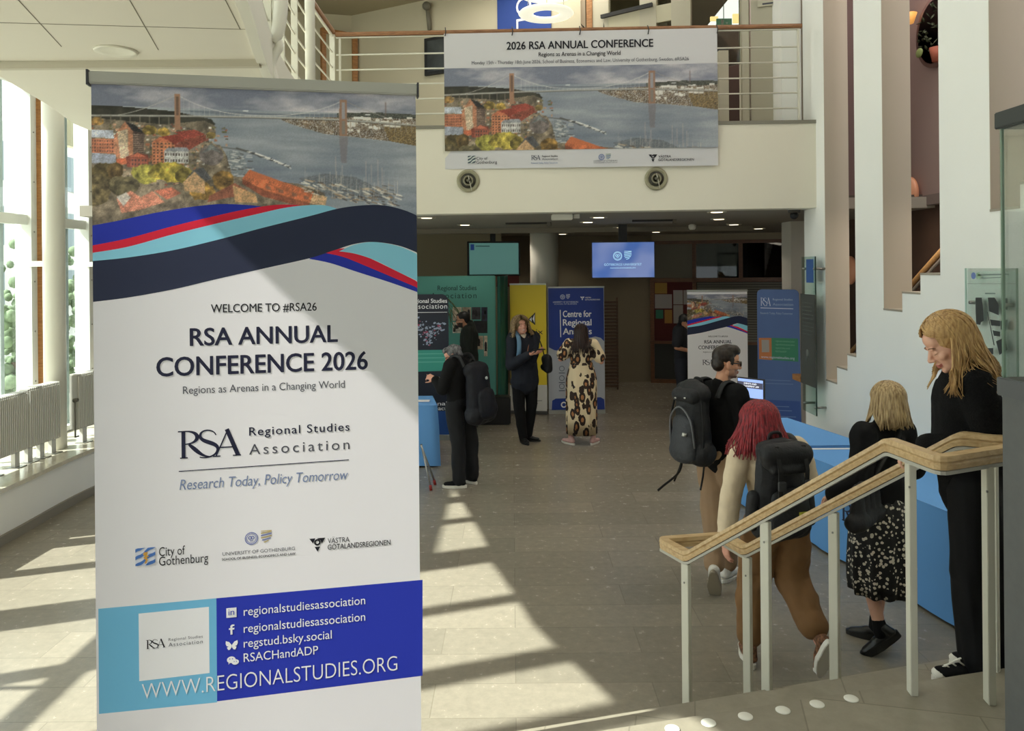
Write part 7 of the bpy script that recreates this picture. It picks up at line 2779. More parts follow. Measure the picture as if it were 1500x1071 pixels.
def backpack(label, loc, yaw, w, h, d, mats, straps=True, style='plain', tilt=0.0):
    """own thing; local +y points to the wearer's back, z up from its lower edge"""
    t = thing('backpack', label, 'bag', loc, yaw)
    t.rotation_euler = (math.radians(tilt), 0, yaw)
    B = Blob()
    B.cap((0, 0, d * 0.5), w * 0.48, (0, 0.0, h - w * 0.30), w * 0.40, d / w, (1, 0, 0))
    B.cap((-w * 0.27, 0, d * 0.35), d * 0.45, (w * 0.27, 0, d * 0.35), d * 0.45)
    B.cap((-w * 0.22, 0.01, h * 0.86), d * 0.34, (w * 0.22, 0.01, h * 0.86), d * 0.34)
    B.fuse('main_body', [mats[0]], t, 0.009, 5, (0.008, 8, 3))
    B = Blob()
    if style == 'flap':
        B.cap((-w * 0.26, -d * 0.32, h * 0.86), d * 0.34, (w * 0.26, -d * 0.32, h * 0.86), d * 0.34)
        B.cap((-w * 0.25, -d * 0.50, h * 0.72), d * 0.16, (w * 0.25, -d * 0.50, h * 0.72), d * 0.16)
        B.cap((-w * 0.26, -d * 0.3, h * 0.80), d * 0.30, (w * 0.26, -d * 0.3, h * 0.80), d * 0.30)
        B.fuse('top_flap', [mats[0]], t, 0.008, 4, (0.005, 10, 5))
        B = Blob()
        B.cap((0, -d * 0.5, h * 0.16), w * 0.36, (0, -d * 0.48, h * 0.42), w * 0.33, 0.35, (1, 0, 0))
        B.fuse('front_pocket', [mats[0]], t, 0.009, 4, (0.006, 9, 8))
        for s in (-1, 1):
            MB().tube([(s * w * 0.23, -d * 0.52, h * 0.95), (s * w * 0.23, -d * 0.72, h * 0.72), (s * w * 0.22, -d * 0.68, h * 0.44)], 0.017, 4, flat=0.25, sm=False, up=(0, -1, 0)).build('strap', WEB, t)
            MB().box(s * w * 0.23 - 0.022, s * w * 0.23 + 0.022, -d * 0.70 - 0.03, -d * 0.70 - 0.008, h * 0.54, h * 0.63).build('buckle', mat('buckle_dark', (52, 53, 56), 0.4), t, bevel=0.004)
            B = Blob()
            B.cap((s * w * 0.5, 0, h * 0.15), d * 0.22, (s * w * 0.47, 0, h * 0.42), d * 0.2)
            B.fuse('side_pocket', [mats[0]], t, 0.009, 4)
    elif style == 'round':
        B.cap((0, -d * 0.42, h * 0.14), w * 0.40, (0, -d * 0.40, h * 0.50), w * 0.30, 0.42, (1, 0, 0))
        B.fuse('front_pocket', [mats[1]], t, 0.008, 4, (0.006, 9, 8))
        MB().tube(smooth_line([(-w * 0.36, -d * 0.44, h * 0.22), (-w * 0.30, -d * 0.52, h * 0.55), (0, -d * 0.55, h * 0.70), (w * 0.30, -d * 0.52, h * 0.55), (w * 0.36, -d * 0.44, h * 0.22)], 5), 0.007, 6).build('piping', mat('grey_piping', (92, 94, 98), 0.5), t)
        B = Blob()
        B.cap((-w * 0.2, -d * 0.25, h * 0.83), d * 0.26, (w * 0.2, -d * 0.25, h * 0.83), d * 0.26)
        B.fuse('top_pocket', [mats[0]], t, 0.008, 4, (0.004, 10, 6))
        for s in (-1, 1):
            MB().tube([(s * w * 0.47, -0.05, h * 0.2), (s * w * 0.50, -0.06, h * 0.5), (s * w * 0.40, -0.04, h * 0.8)], 0.012, 4, flat=0.3, sm=False).build('side_strap', WEB, t)
            MB().tube([(s * w * 0.3, 0.02, 0.05), (s * w * 0.36, -0.02, -0.08), (s * w * 0.40, -0.06, -0.17)], 0.011, 4, flat=0.25, sm=False).build('loose_strap', WEB, t)
        q = MB().tube([(w * 0.2, -d * 0.62, h * 0.40), (w * 0.2, -d * 0.64, h * 0.36)], 0.018, 10)
        q.build('tag_clip', mat('silver_clip', (190, 190, 186), 0.3, 0.7), t)
        for (x, z) in ((-w * 0.12, h * 0.80), (w * 0.16, h * 0.82)):
            MB().ell((x, -d * 0.55, z), (0.010, 0.006, 0.006)).build('zip_pull', mat('silver_clip', (190, 190, 186), 0.3, 0.7), t)
    else:
        B.cap((0, -d * 0.42, h * 0.18), w * 0.38, (0, -d * 0.38, h * 0.45), w * 0.32, 0.40, (1, 0, 0))
        B.fuse('front_pocket', [mats[1]], t, 0.01, 4, (0.008, 9, 8))
        MB().ell((0.0, -d * 0.5, h * 0.72), (0.022, 0.008, 0.018)).build('badge', mat('pale_badge', (190, 196, 200), 0.5), t)
    MB().tube(smooth_line([(-0.04, d * 0.3, h * 0.92), (-0.03, d * 0.25, h * 1.02), (0.03, d * 0.25, h * 1.02), (0.04, d * 0.3, h * 0.92)], 4), 0.010, 6).build('grab_handle', WEB, t)
    return t


def strap_over(t, pts, r=0.022, name='shoulder_strap', m=None, flat=0.35, up=None):
    """a webbing strap belonging to the bag t, given in world points"""
    inv = (Matrix.Translation(t.location) @ t.rotation_euler.to_matrix().to_4x4()).inverted()
    P = smooth_line([tuple(inv @ Vector(p)) for p in pts], 5)
    return MB().tube(P, r, 6, flat=flat, sm=True, up=up).build(name, m or NYLON, t)


def l2w(root, p):
    return root.location + Matrix.Rotation(root.rotation_euler.z, 3, 'Z') @ Vector(p)
# ---------------------------------------------------------------- the long-haired blonde woman on the steps
p = figure('woman with long wavy blonde hair in black jumper holding the stair railing', (2.0, 3.34, 0.60), (-0.9, 0.43))
hc = w2l(p, at(1390, 503, 3.30))
fac = math.degrees(math.atan2(0.98, 0.17)) - math.degrees(p.rotation_euler.z)
HM = head_matrix(hc, fac, 30, 3)
wr = w2l(p, (1.775, 3.315, 1.605))
J = sk(1.64, head=hc, neck=hc + Vector((0.0, -0.075, -0.125)))
J['wr_l'] = wr
J['el_l'] = w2l(p, (2.02, 3.17, 1.62))
J['sh_l'] = Vector((-0.165, 0.0, 1.29))
J['sh_r'] = Vector((0.165, 0.02, 1.31))
J['neck'] = Vector((0.0, -0.03, 1.36))
J['che'] = Vector((0, 0.03, 1.20))
J['wai'] = Vector((0, 0.035, 1.03))
J['el_r'], J['wr_r'] = Vector((0.22, -0.03, 1.02)), Vector((0.21, -0.02, 0.80))
J['an_l'] = w2l(p, (1.975, 3.30, 0.68))
J['kn_l'] = w2l(p, (2.0, 3.30, 1.05))
J['an_r'] = w2l(p, (2.12, 3.42, 0.68))
J['kn_r'] = w2l(p, (2.1, 3.42, 1.05))
hd = w2ld(p, (-0.72, 0.42, -0.42))
hands = [dict(wr=wr, d=hd, n=w2ld(p, (-0.25, 0.1, -1)), side=1, k=0.95, curl=(30, 45, 35), thumb=(0.7, 0.5, 0.4)),
         dict(wr=J['wr_r'], d=(0, 0.2, -1), n=(-1, 0, 0), side=1, k=0.95)]
body(p, J, HM, [SKIN, LIPS, BROW_FAIR], hands, 0.0042, 0.97, paint=face_paint(HM, 0.97, brows=False), lids=True, jaw=0.92)
brows(p, HM, 0.97, mat('brow_soft', (134, 98, 70), 0.6))
top(p, 'jumper', J, BLACKWOOL, 0.74, (0.170, 0.128), (0.160, 0.125), (0.175, 0.135), (0.082, 0.078, 0.066), to=0.90, disp=(0.007, 10, 1), collar=0.066, voxel=0.009, shr=0.078)
B = Blob()
nb = HM @ Vector((0, 0.0, -0.10))
B.cap(J['neck'] + Vector((0, 0.045, -0.05)), 0.060, J['neck'] + Vector((0, 0.055, 0.035)), 0.056)
B.cap(J['che'] + Vector((0.0, 0.095, -0.16)), 0.04, J['che'] + Vector((0.0, 0.075, 0.10)), 0.05, 0.6, (1, 0, 0))
B.fuse('blouse', [mat('white_blue_blouse', (216, 220, 232), 0.7, var=0.25, vscale=40)], p, 0.008, 3)
td = w2ld(p, (-1, 0.06, 0))
B = Blob()
B.ell(J['pel'] + Vector((0, -0.01, -0.02)), (0.168, 0.135, 0.16))
for s in 'lr':
    B.cap(J['hip_' + s] + Vector((0, 0, -0.02)), 0.108, J['kn_' + s], 0.110)
    e = J['an_' + s] - td * 0.055
    e.z = 0.115
    B.cap(J['kn_' + s], 0.110, e, 0.118, 0.95)
B.fuse('wide_trousers', [BLACKSATIN], p, 0.009, 4, (0.010, 6, 7, (1.4, 1.4, 0.35)))
td = w2ld(p, (-1, 0.06, 0))
shoe(p, J['an_l'] + Vector((0, 0, -0.0)), td, BLACKCLOTH, SOLEW, 0.94, cap_m=SOLEW)
shoe(p, J['an_r'], td, BLACKCLOTH, SOLEW, 0.94, cap_m=SOLEW)
lc = MB()
for k in range(4):
    a = J['an_l'] + td * (0.045 + 0.022 * k) + Vector((0, 0, 0.012 - 0.012 * k))
    lc.tube([a + Vector((0, 0.03, -0.01)), a + Vector((0, 0, 0.008)), a + Vector((0, -0.03, -0.01))], 0.004, 5)
lc.build('laces', SOLEW, p)
HB_ = hair_mat('hair_blonde', (206, 170, 116), (150, 112, 68))
hair(p, HB_, HM, J, 760, 0.18, 0.026, 46, 80, (0.088, 0.109, 0.101), 3, 0.0046, 0.20, 0.3, 2.3, 0.13, 0.006, back_push=0.155, jit=0.05, tip=0.1)

# ---------------------------------------------------------------- the blonde woman in the spotted skirt
p = figure('woman with blonde bob in black jacket and white-spotted black skirt by the blue table', (2.30, 4.80, 0.0), (-0.45, 0.89))
hc = w2l(p, at(1300, 590, 4.78))
HM = head_matrix(hc, -22, 8, 0)
J = sk(1.66, head=hc)
J['neck'] = Vector((hc.x * 0.5, -0.03, 1.40))
J['wr_l'] = Vector((-0.30, 0.10, 0.98))
J['el_l'] = Vector((-0.285, -0.09, 1.10))
J['wr_r'] = Vector((0.24, 0.20, 0.98))
J['el_r'] = Vector((0.29, -0.02, 1.09))
J['sh_r'] = Vector((0.19, -0.015, 1.345))
J['an_l'] = Vector((-0.10, -0.07, 0.15))
J['kn_l'] = Vector((-0.08, 0.04, 0.50))
J['an_r'] = Vector((0.06, 0.09, 0.085))
J['kn_r'] = Vector((0.08, 0.06, 0.48))
hands = [dict(wr=J['wr_l'], d=(0.2, 0.8, -0.5), n=(0.3, 0, -1), side=1, k=0.95), dict(wr=J['wr_r'], d=(-0.2, 0.9, -0.3), n=(0, 0, -1), side=-1, k=0.95)]
body(p, J, HM, [SKIN, LIPS, BROW_FAIR], hands, 0.007, 0.97, paint=face_paint(HM, 0.97))
top(p, 'jacket', J, BLACKCLOTH, 0.86, (0.182, 0.130), (0.178, 0.128), (0.195, 0.14), (0.084, 0.074, 0.062), to=0.95, disp=(0.009, 8, 2), shr=0.074, collar=0.07)
# skirt: gathered tube
sp = bpy.data.materials.new('spotted_cloth')
sp.use_nodes = True
nt = sp.node_tree
pb_ = nt.nodes['Principled BSDF']
tc = nt.nodes.new('ShaderNodeTexCoord')
vo = nt.nodes.new('ShaderNodeTexVoronoi')
vo.inputs['Scale'].default_value = 40
vo.inputs['Randomness'].default_value = 1.0
nz_n = nt.nodes.new('ShaderNodeTexNoise')
nz_n.inputs['Scale'].default_value = 30
mixv = nt.nodes.new('ShaderNodeMix')
mixv.data_type = 'VECTOR'
mixv.inputs[0].default_value = 0.008
nt.links.new(tc.outputs['Object'], mixv.inputs[4])
nt.links.new(nz_n.outputs['Color'], mixv.inputs[5])
nt.links.new(mixv.outputs[1], vo.inputs['Vector'])
cr = nt.nodes.new('ShaderNodeValToRGB')
cr.color_ramp.interpolation = 'CONSTANT'
cr.color_ramp.elements[0].color = rgb(214, 206, 190)
cr.color_ramp.elements[1].position = 0.37
cr.color_ramp.elements[1].color = rgb(20, 20, 21)
nt.links.new(vo.outputs['Distance'], cr.inputs[0])
nt.links.new(cr.outputs[0], pb_.inputs['Base Color'])
pb_.inputs['Roughness'].default_value = 0.75


def skirt(parent, name, rings, m, folds=13, amp=0.02, seed=0, n=96):
    """rings: (centre x, y, z, rx, ry), folds deepen downward"""
    v, f = [], []
    R = len(rings)
    for j, (cx, cy, z, rx_, ry_) in enumerate(rings):
        g = amp * (j / (R - 1)) ** 0.8
        for i in range(n):
            a = 2 * PI * i / n
            w_ = g * (math.sin(folds * a + 0.8 * math.sin(3 * a + seed)) + 0.4 * math.sin(folds * 1.7 * a + seed + z * 5))
            v.append((cx + (rx_ + w_) * math.cos(a), cy + (ry_ + w_) * math.sin(a), z))
    for j in range(R - 1):
        for i in range(n):
            f.append((j * n + i, (j + 1) * n + i, (j + 1) * n + (i + 1) % n, j * n + (i + 1) % n))
    # turned-in hem
    b = len(v)
    for i in range(n):
        x, y, z = v[(R - 1) * n + i]
        cx, cy = rings[-1][0], rings[-1][1]
        v.append((cx + (x - cx) * 0.93, cy + (y - cy) * 0.93, z + 0.02))
    for i in range(n):
        f.append(((R - 1) * n + i, b + i, b + (i + 1) % n, (R - 1) * n + (i + 1) % n))
    return MB().add(v, f, 0, True).build(name, m, parent)


skirt(p, 'skirt', [(0, 0, 1.02, 0.15, 0.11), (0, 0, 0.93, 0.18, 0.14), (0, 0, 0.80, 0.20, 0.165), (0, 0.0, 0.65, 0.205, 0.175), (0, 0, 0.52, 0.205, 0.18), (0, 0, 0.43, 0.20, 0.175), (0, 0, 0.36, 0.19, 0.165)], sp, 11, 0.014)
LEATH = mat('black_leather', (20, 20, 21), 0.35, spec=0.5)
for s, d, pt in (('l', (-0.75, 0.65), 38), ('r', (-0.55, 0.8), 6)):
    an = J['an_' + s]
    so = shoe(p, an, d, LEATH, SOLEK, 0.98, pitch=pt, sole_h=0.048)
    B = Blob()
    B.cap(an + Vector((0, 0, -0.01)), 0.042, an + (J['kn_' + s] - an).normalized() * 0.05, 0.041)
    B.fuse('sock', [BLACKCLOTH], p, 0.008, 2)
hair(p, hair_mat('hair_dark_blonde', (198, 172, 128), (126, 100, 66)), HM, J, 420, 0.15, 0.008, 26, 72, (0.092, 0.110, 0.10), 5, 0.006, 0.30, 0.18, 1.0, 0.10, 0.007, back_push=0.13)
# her shoulder bag
bc = l2w(p, (-0.30, -0.13, 0.84))
hbg = thing('handbag', 'black shoulder bag on the left hip of the woman in spotted skirt', 'bag', tuple(bc), p.rotation_euler.z + 0.35)
B = Blob()
B.cap((-0.17, 0, 0.06), 0.06, (0.17, 0, 0.06), 0.06, 0.9)
B.cap((-0.16, 0, 0.24), 0.035, (0.16, 0, 0.24), 0.035)
for x in (-0.13, -0.05, 0.05, 0.13):
    B.cap((x, 0, 0.06), 0.058, (x, 0, 0.25), 0.036, 0.8)
B.fuse('main_body', [NYLON], hbg, 0.009, 4, (0.008, 9, 2))
strap_over(hbg, [l2w(p, q) for q in ((-0.30, -0.13, 1.04), (-0.16, -0.155, 1.24), (-0.03, -0.15, 1.36), (0.04, -0.06, 1.445), (0.06, 0.06, 1.40))], 0.02, m=WEB, flat=0.3)

# ---------------------------------------------------------------- the red-haired woman
p = figure('woman with long red hair in cream jumper and brown trousers walking away', (1.53, 4.58, 0.0), (-0.22, 0.975))
hc = w2l(p, at(1111, 620, 4.55))
HM = head_matrix(hc, 2, 5, 0)
J = sk(1.63, head=hc)
J['pel'] = w2l(p, (1.56, 4.55, 0.90))
J['wai'] = w2l(p, (1.54, 4.55, 1.05))
J['che'] = w2l(p, (1.515, 4.55, 1.22))
J['neck'] = hc + Vector((0.005, -0.04, -0.155))
J['sh_l'] = w2l(p, (1.345, 4.53, 1.315))
J['sh_r'] = w2l(p, (1.69, 4.57, 1.315))
J['el_l'] = w2l(p, (1.275, 4.50, 1.05))
J['wr_l'] = w2l(p, (1.235, 4.48, 0.80))
J['el_r'] = w2l(p, (1.78, 4.60, 1.08))
J['wr_r'] = w2l(p, (1.70, 4.80, 0.98))
J['hip_l'], J['hip_r'] = J['pel'] + Vector((-0.09, 0, -0.03)), J['pel'] + Vector((0.09, 0, -0.03))
J['an_l'] = w2l(p, (1.415, 4.62, 0.09))
J['kn_l'] = w2l(p, (1.46, 4.68, 0.47))
J['an_r'] = w2l(p, (1.735, 4.36, 0.255))
J['kn_r'] = w2l(p, (1.67, 4.60, 0.52))
hands = [dict(wr=J['wr_l'], d=w2ld(p, (0.05, 0.05, -1)), n=w2ld(p, (1, 0.3, 0)), side=-1, k=0.93, curl=(14, 18, 14)),
         dict(wr=J['wr_r'], d=w2ld(p, (-0.4, 0.8, 0.1)), n=(0, 0, -1), side=-1, k=0.93)]
body(p, J, HM, [SKIN2, LIPS, BROW_DARK], hands, 0.006, 0.95, paint=face_paint(HM, 0.95))
CREAMK = mat('cream_knit', (214, 196, 168), 0.85, var=0.06, vscale=20)
top(p, 'jumper', J, CREAMK, 0.85, (0.165, 0.118), (0.155, 0.118), (0.165, 0.125), (0.074, 0.066, 0.056), to=0.97, disp=(0.010, 9, 4), shr=0.072)
BROWN = mat('brown_trousers', (122, 88, 52), 0.85, var=0.12, vscale=6)
trousers(p, J, BROWN, 0.118, 0.105, 0.090, 0.105, 0.009, (0.016, 8, 3), (0.175, 0.135))
LEO = mat('leopard_canvas', (112, 76, 52), 0.8, var=0.75, vscale=60)
shoe(p, J['an_l'], w2ld(p, (0.05, 1, 0)), LEO, SOLEW, 1.02, 0, cap_m=SOLEW, high=True, sole_h=0.032)
shoe(p, J['an_r'], w2ld(p, (-0.12, 1, 0)), LEO, SOLEW, 1.02, 66, cap_m=SOLEW, high=True, sole_h=0.032)
hair(p, hair_mat('hair_red', (158, 44, 52), (78, 18, 26)), HM, J, 520, 0.17, 0.008, 22, 66, (0.106, 0.116, 0.102), 9, 0.0062, 0.62, 0.2, 1.0, 0.14, 0.007, back_push=0.15)
bc = w2l(p, (1.56, 4.40, 0.80))
bk = backpack('black buckled backpack with flap worn by the red-haired woman', tuple(l2w(p, J['pel'] + Vector((-0.10, -0.205, -0.03)))), p.rotation_euler.z, 0.36, 0.56, 0.19, (NYLON, NYLON2), style='flap', tilt=0)
MB().box(0.02, 0.09, -0.172, -0.15, 0.155, 0.18).build('yellow_label', mat('label_olive', (150, 146, 30), 0.6), bk)
MB().box(0.10, 0.128, -0.166, -0.145, 0.165, 0.19).build('yellow_label', mat('label_yellow', (214, 206, 60), 0.6), bk)
for s, q in (('l', -1), ('r', 1)):
    strap_over(bk, [l2w(p, J['sh_' + s] + Vector((-q * 0.07, a_, b_))) for a_, b_ in ((-0.13, 0.0), (-0.06, 0.075), (0.03, 0.07), (0.12, -0.06), (0.13, -0.2))], 0.026)

# ---------------------------------------------------------------- the man in sunglasses
p = figure('man in sunglasses with black jumper and beige chinos walking away', (1.55, 5.72, 0.0), (0.86, 0.51))
hc = w2l(p, at(1064, 532, 5.70))
fyaw = math.degrees(math.atan2(-1.0, 0.12)) - math.degrees(p.rotation_euler.z)
HM = head_matrix(hc, fyaw, 4, 0)
J = sk(1.80, head=hc)
J['neck'] = Vector((hc.x * 0.6, -0.03, 1.50))
J['an_l'] = w2l(p, (1.46, 5.58, 0.185))
J['kn_l'] = w2l(p, (1.49, 5.68, 0.50))
J['an_r'] = w2l(p, (1.63, 5.86, 0.09))
J['kn_r'] = w2l(p, (1.61, 5.82, 0.51))
J['el_r'] = Vector((0.24, 0.02, 1.17))
J['wr_r'] = Vector((0.20, 0.25, 1.08))
J['el_l'] = Vector((-0.24, -0.02, 1.17))
J['wr_l'] = Vector((-0.20, 0.22, 1.10))
hands = [dict(wr=J['wr_l'], d=(0.3, 0.9, 0), n=(0.5, 0, -1), side=1), dict(wr=J['wr_r'], d=(-0.3, 0.9, 0), n=(-0.5, 0, -1), side=-1)]
body(p, J, HM, [SKIN3, mat('lips_man', (168, 104, 92), 0.5), BROW_DARK, STUB], hands, 0.005, 1.0, paint=face_paint(HM, 1.0, stubble=True), jaw=1.1, nose=1.1)
top(p, 'jumper', J, mat('black_jumper', (16, 16, 17), 0.9, var=0.25, vscale=60, spec=0.2), 0.93, (0.195, 0.128), (0.175, 0.120), (0.18, 0.125), (0.080, 0.066, 0.055), disp=(0.007, 8, 6), collar=0.062, shr=0.078)
CHINO = mat('beige_chinos', (152, 124, 96), 0.85, var=0.1, vscale=6)
trousers(p, J, CHINO, 0.108, 0.088, 0.074, 0.085, 0.009, (0.011, 7, 5))
WSH = mat('white_leather', (214, 210, 202), 0.5)
shoe(p, J['an_l'], w2ld(p, (0.35, 0.95, 0)), WSH, mat('sole_grey', (150, 140, 122), 0.7), 1.15, 58)
shoe(p, J['an_r'], w2ld(p, (0.6, 0.8, 0)), WSH, SOLEW, 1.12, 4)
B = Blob()
R3 = HM.to_3x3()
B.ell(HM @ Vector((0, -0.020, 0.052)), (0.079, 0.094, 0.082), R3)
B.ell(HM @ Vector((0, -0.062, -0.005)), (0.066, 0.052, 0.062), R3)
B.ell(HM @ Vector((0, 0.045, 0.100)), (0.060, 0.056, 0.040), R3)
B.ell(HM @ Vector((0, 0.010, 0.098)), (0.066, 0.070, 0.046), R3)
B.ell(HM @ Vector((0, 0.072, 0.088)), (0.045, 0.026, 0.026), R3)
for s in (-1, 1):
    B.cap(HM @ Vector((s * 0.072, 0.018, 0.04)), 0.014, HM @ Vector((s * 0.073, 0.016, 0.0)), 0.009)
B.fuse('hair', [hair_mat('hair_dark_brown', (48, 37, 29), (24, 19, 16), (60, 10, 30))], p, 0.006, 3, (0.0025, 40, 1, (1, 0.3, 1)))
g = MB()
for s in (-1, 1):
    g.ell(HM @ Vector((s * 0.034, 0.098, 0.002)), (0.027, 0.007, 0.021), R3 @ Matrix.Rotation(math.radians(-s * 14), 3, 'Z'), 16, 8)
    g.tube([HM @ Vector((s * 0.060, 0.090, 0.010)), HM @ Vector((s * 0.079, 0.02, 0.008)), HM @ Vector((s * 0.077, -0.02, 0.0))], 0.004, 6)
g.tube([HM @ Vector((-0.012, 0.104, 0.008)), HM @ Vector((0.012, 0.104, 0.008))], 0.004, 6)
g.build('sunglasses', mat('tortoise_dark', (44, 30, 22), 0.2), p)
bk = backpack('large black backpack with grey piping worn by the man in sunglasses', tuple(l2w(p, (-0.03, -0.255, 0.97))), p.rotation_euler.z, 0.34, 0.59, 0.23, (NYLON, NYLON2), style='round', tilt=0)
for s, q in (('l', -1), ('r', 1)):
    strap_over(bk, [l2w(p, J['sh_' + s] + Vector((-q * 0.06, a_, b_))) for a_, b_ in ((-0.14, -0.02), (-0.07, 0.078), (0.03, 0.075), (0.125, -0.05), (0.13, -0.22))], 0.026)
q0 = l2w(p, (-0.13, -0.26, 1.02))
strap_over(bk, [q0, q0 + Vector((-0.03, -0.02, -0.14)), q0 + Vector((-0.16, -0.05, -0.24)), q0 + Vector((-0.20, -0.06, -0.27))], 0.011, 'dangling_strap', WEB, 0.3)

# ---------------------------------------------------------------- the grey-haired man with the dark backpack
p = figure('grey-haired man in black jacket looking down beside the left blue table', (-0.60, 8.50, 0.0), (-0.82, 0.57))
hc = w2l(p, at(664, 522, 8.5))
fyaw = math.degrees(math.atan2(1.0, -0.05)) - math.degrees(p.rotation_euler.z)
HM = head_matrix(hc, fyaw, 24, 0)
J = sk(1.66, head=hc)
J['neck'] = Vector((hc.x * 0.4, -0.01, 1.38))
J['el_l'] = Vector((-0.22, 0.06, 1.08))
J['wr_l'] = w2l(p, at(638, 556, 8.42))
J['el_r'] = Vector((0.22, 0.04, 1.08))
J['wr_r'] = w2l(p, (-0.85, 8.72, 1.12))
J['an_l'] = w2l(p, (-0.60, 8.38, 0.085))
J['kn_l'] = w2l(p, (-0.61, 8.40, 0.48))
J['an_r'] = w2l(p, (-0.47, 8.55, 0.085))
J['kn_r'] = w2l(p, (-0.48, 8.54, 0.48))
hands = [dict(wr=J['wr_l'], d=w2ld(p, (-0.8, 0.3, 0.3)), n=w2ld(p, (0.3, 0.6, -0.6)), side=1, curl=(35, 40, 30)), dict(wr=J['wr_r'], d=w2ld(p, (-0.8, -0.2, 0.2)), n=(0, 0, 1), side=1)]
body(p, J, HM, [SKIN2, LIPS, BROW_DARK], hands, 0.008, 0.98, paint=face_paint(HM, 0.98))
top(p, 'jacket', J, BLACKCLOTH, 0.86, (0.180, 0.125), (0.165, 0.12), (0.172, 0.125), (0.076, 0.066, 0.055), voxel=0.012, disp=(0.009, 8, 9), collar=0.072, to=0.92)
trousers(p, J, mat('navy_black_trousers', (14, 16, 21), 0.85), 0.105, 0.086, 0.078, 0.03, 0.012, (0.010, 7, 6))
for s in 'lr':
    shoe(p, J['an_' + s], w2ld(p, (-1, 0.05, 0)) if s == 'l' else w2ld(p, (-0.7, 0.7, 0)), BLACKCLOTH, SOLEW, 1.0, voxel=0.01, sole_h=0.03)
B = Blob()
R3 = HM.to_3x3()
B.ell(HM @ Vector((0, -0.024, 0.050)), (0.079, 0.094, 0.080), R3)
B.ell(HM @ Vector((0, -0.055, 0.0)), (0.070, 0.055, 0.060), R3)
B.ell(HM @ Vector((0, 0.045, 0.090)), (0.055, 0.045, 0.035), R3)
B.fuse('hair', [hair_mat('hair_grey', (128, 128, 130), (36, 36, 38), (30, 30, 14))], p, 0.009, 3, (0.008, 26, 4))
MB().tube([J['wr_l'] + w2ld(p, (0.012, 0, 0)), J['wr_l'] + w2ld(p, (0.035, 0, -0.008))], 0.036, 12).build('watch', mat('pale_watch', (200, 206, 206), 0.3), p)
bk = backpack('dark sagging backpack worn by the grey-haired man', tuple(l2w(p, (0.05, -0.27, 0.72))), p.rotation_euler.z, 0.42, 0.66, 0.25, (mat('dark_navy_nylon', (20, 22, 30), 0.6, var=0.25, vscale=30, spec=0.3), mat('dark_navy_nylon', (20, 22, 30))), tilt=-6)
for s, q in (('l', -1), ('r', 1)):
    strap_over(bk, [l2w(p, J['sh_' + s] + Vector((-q * 0.06, a_, b_))) for a_, b_ in ((-0.14, -0.03), (-0.07, 0.076), (0.03, 0.073), (0.12, -0.05), (0.125, -0.2))], 0.026)

# ---------------------------------------------------------------- the bearded man behind him
p = figure('bearded man in dark green jumper standing before the teal display wall', (-0.66, 11.45, 0.0), (-0.96, 0.1))
hc = w2l(p, at(678, 469, 11.45))
HM = head_matrix(hc, 0, 4, 0)
J = sk(1.84, head=hc)
J['wr_l'] = Vector((-0.16, 0.26, 1.12))
J['wr_r'] = Vector((0.16, 0.26, 1.12))
hands = [dict(wr=J['wr_l'], d=(0.2, 0.9, 0), n=(0, 0, -1), side=1), dict(wr=J['wr_r'], d=(-0.2, 0.9, 0), n=(0, 0, -1), side=-1)]
body(p, J, HM, [SKIN3, LIPS, BROW_DARK, mat('beard_dark', (44, 32, 26), 0.8)], hands, 0.010, 0.98, paint=face_paint(HM, 0.98, stubble=True), jaw=1.15)
top(p, 'jumper', J, mat('dark_green_wool', (27, 34, 30), 0.9), 0.94, (0.19, 0.13), (0.175, 0.125), (0.18, 0.13), voxel=0.014, disp=(0.008, 8, 11), collar=0.066)
trousers(p, J, BLACKCLOTH, voxel=0.014)
for s in 'lr':
    shoe(p, J['an_' + s], (0, 1), BLACKCLOTH, SOLEK, 1.05, voxel=0.012)
B = Blob()
R3 = HM.to_3x3()
B.ell(HM @ Vector((0, -0.022, 0.055)), (0.082, 0.098, 0.082), R3)
B.ell(HM @ Vector((0, -0.058, 0.005)), (0.070, 0.055, 0.066), R3)
B.fuse('hair', [mat('hair_black', (20, 18, 17), 0.6)], p, 0.01, 3, (0.005, 30, 4))
g = MB()
for s in (-1, 1):
    g.tube([HM @ Vector((s * 0.034, 0.098, 0.002)) + Vector((0.024 * math.cos(a), 0, 0.019 * math.sin(a))) for a in [2 * PI * i / 12 for i in range(13)]], 0.003, 5)
    g.tube([HM @ Vector((s * 0.058, 0.094, 0.006)), HM @ Vector((s * 0.077, -0.01, 0.004))], 0.003, 5)
g.build('spectacles', BLACK, p)

# ---------------------------------------------------------------- the laughing woman with curly hair
p = figure('laughing woman with curly fair hair in navy coat before the yellow banner', (0.16, 10.60, 0.0), (0.42, -0.91))
hc = w2l(p, at(763, 478, 10.58))
HM = head_matrix(hc, -4, -12, 6)
J = sk(1.76, head=hc)
J['neck'] = Vector((hc.x * 0.5, -0.03, 1.47))
J['el_l'] = w2l(p, at(777, 533, 10.5))
J['wr_l'] = w2l(p, at(784, 517, 10.32))
J['el_r'] = w2l(p, at(748, 535, 10.45))
J['wr_r'] = w2l(p, at(776, 519, 10.28))
J['an_l'], J['an_r'] = w2l(p, (0.20, 10.62, 0.085)), w2l(p, (0.13, 10.5, 0.085))
hands = [dict(wr=J['wr_l'], d=w2ld(p, (0.7, -0.4, 0.2)), n=w2ld(p, (-0.2, -0.3, 0.9)), side=-1, curl=(25, 35, 30)), dict(wr=J['wr_r'], d=w2ld(p, (0.9, -0.2, 0.1)), n=w2ld(p, (0, 0.2, 1)), side=1, curl=(25, 35, 30))]
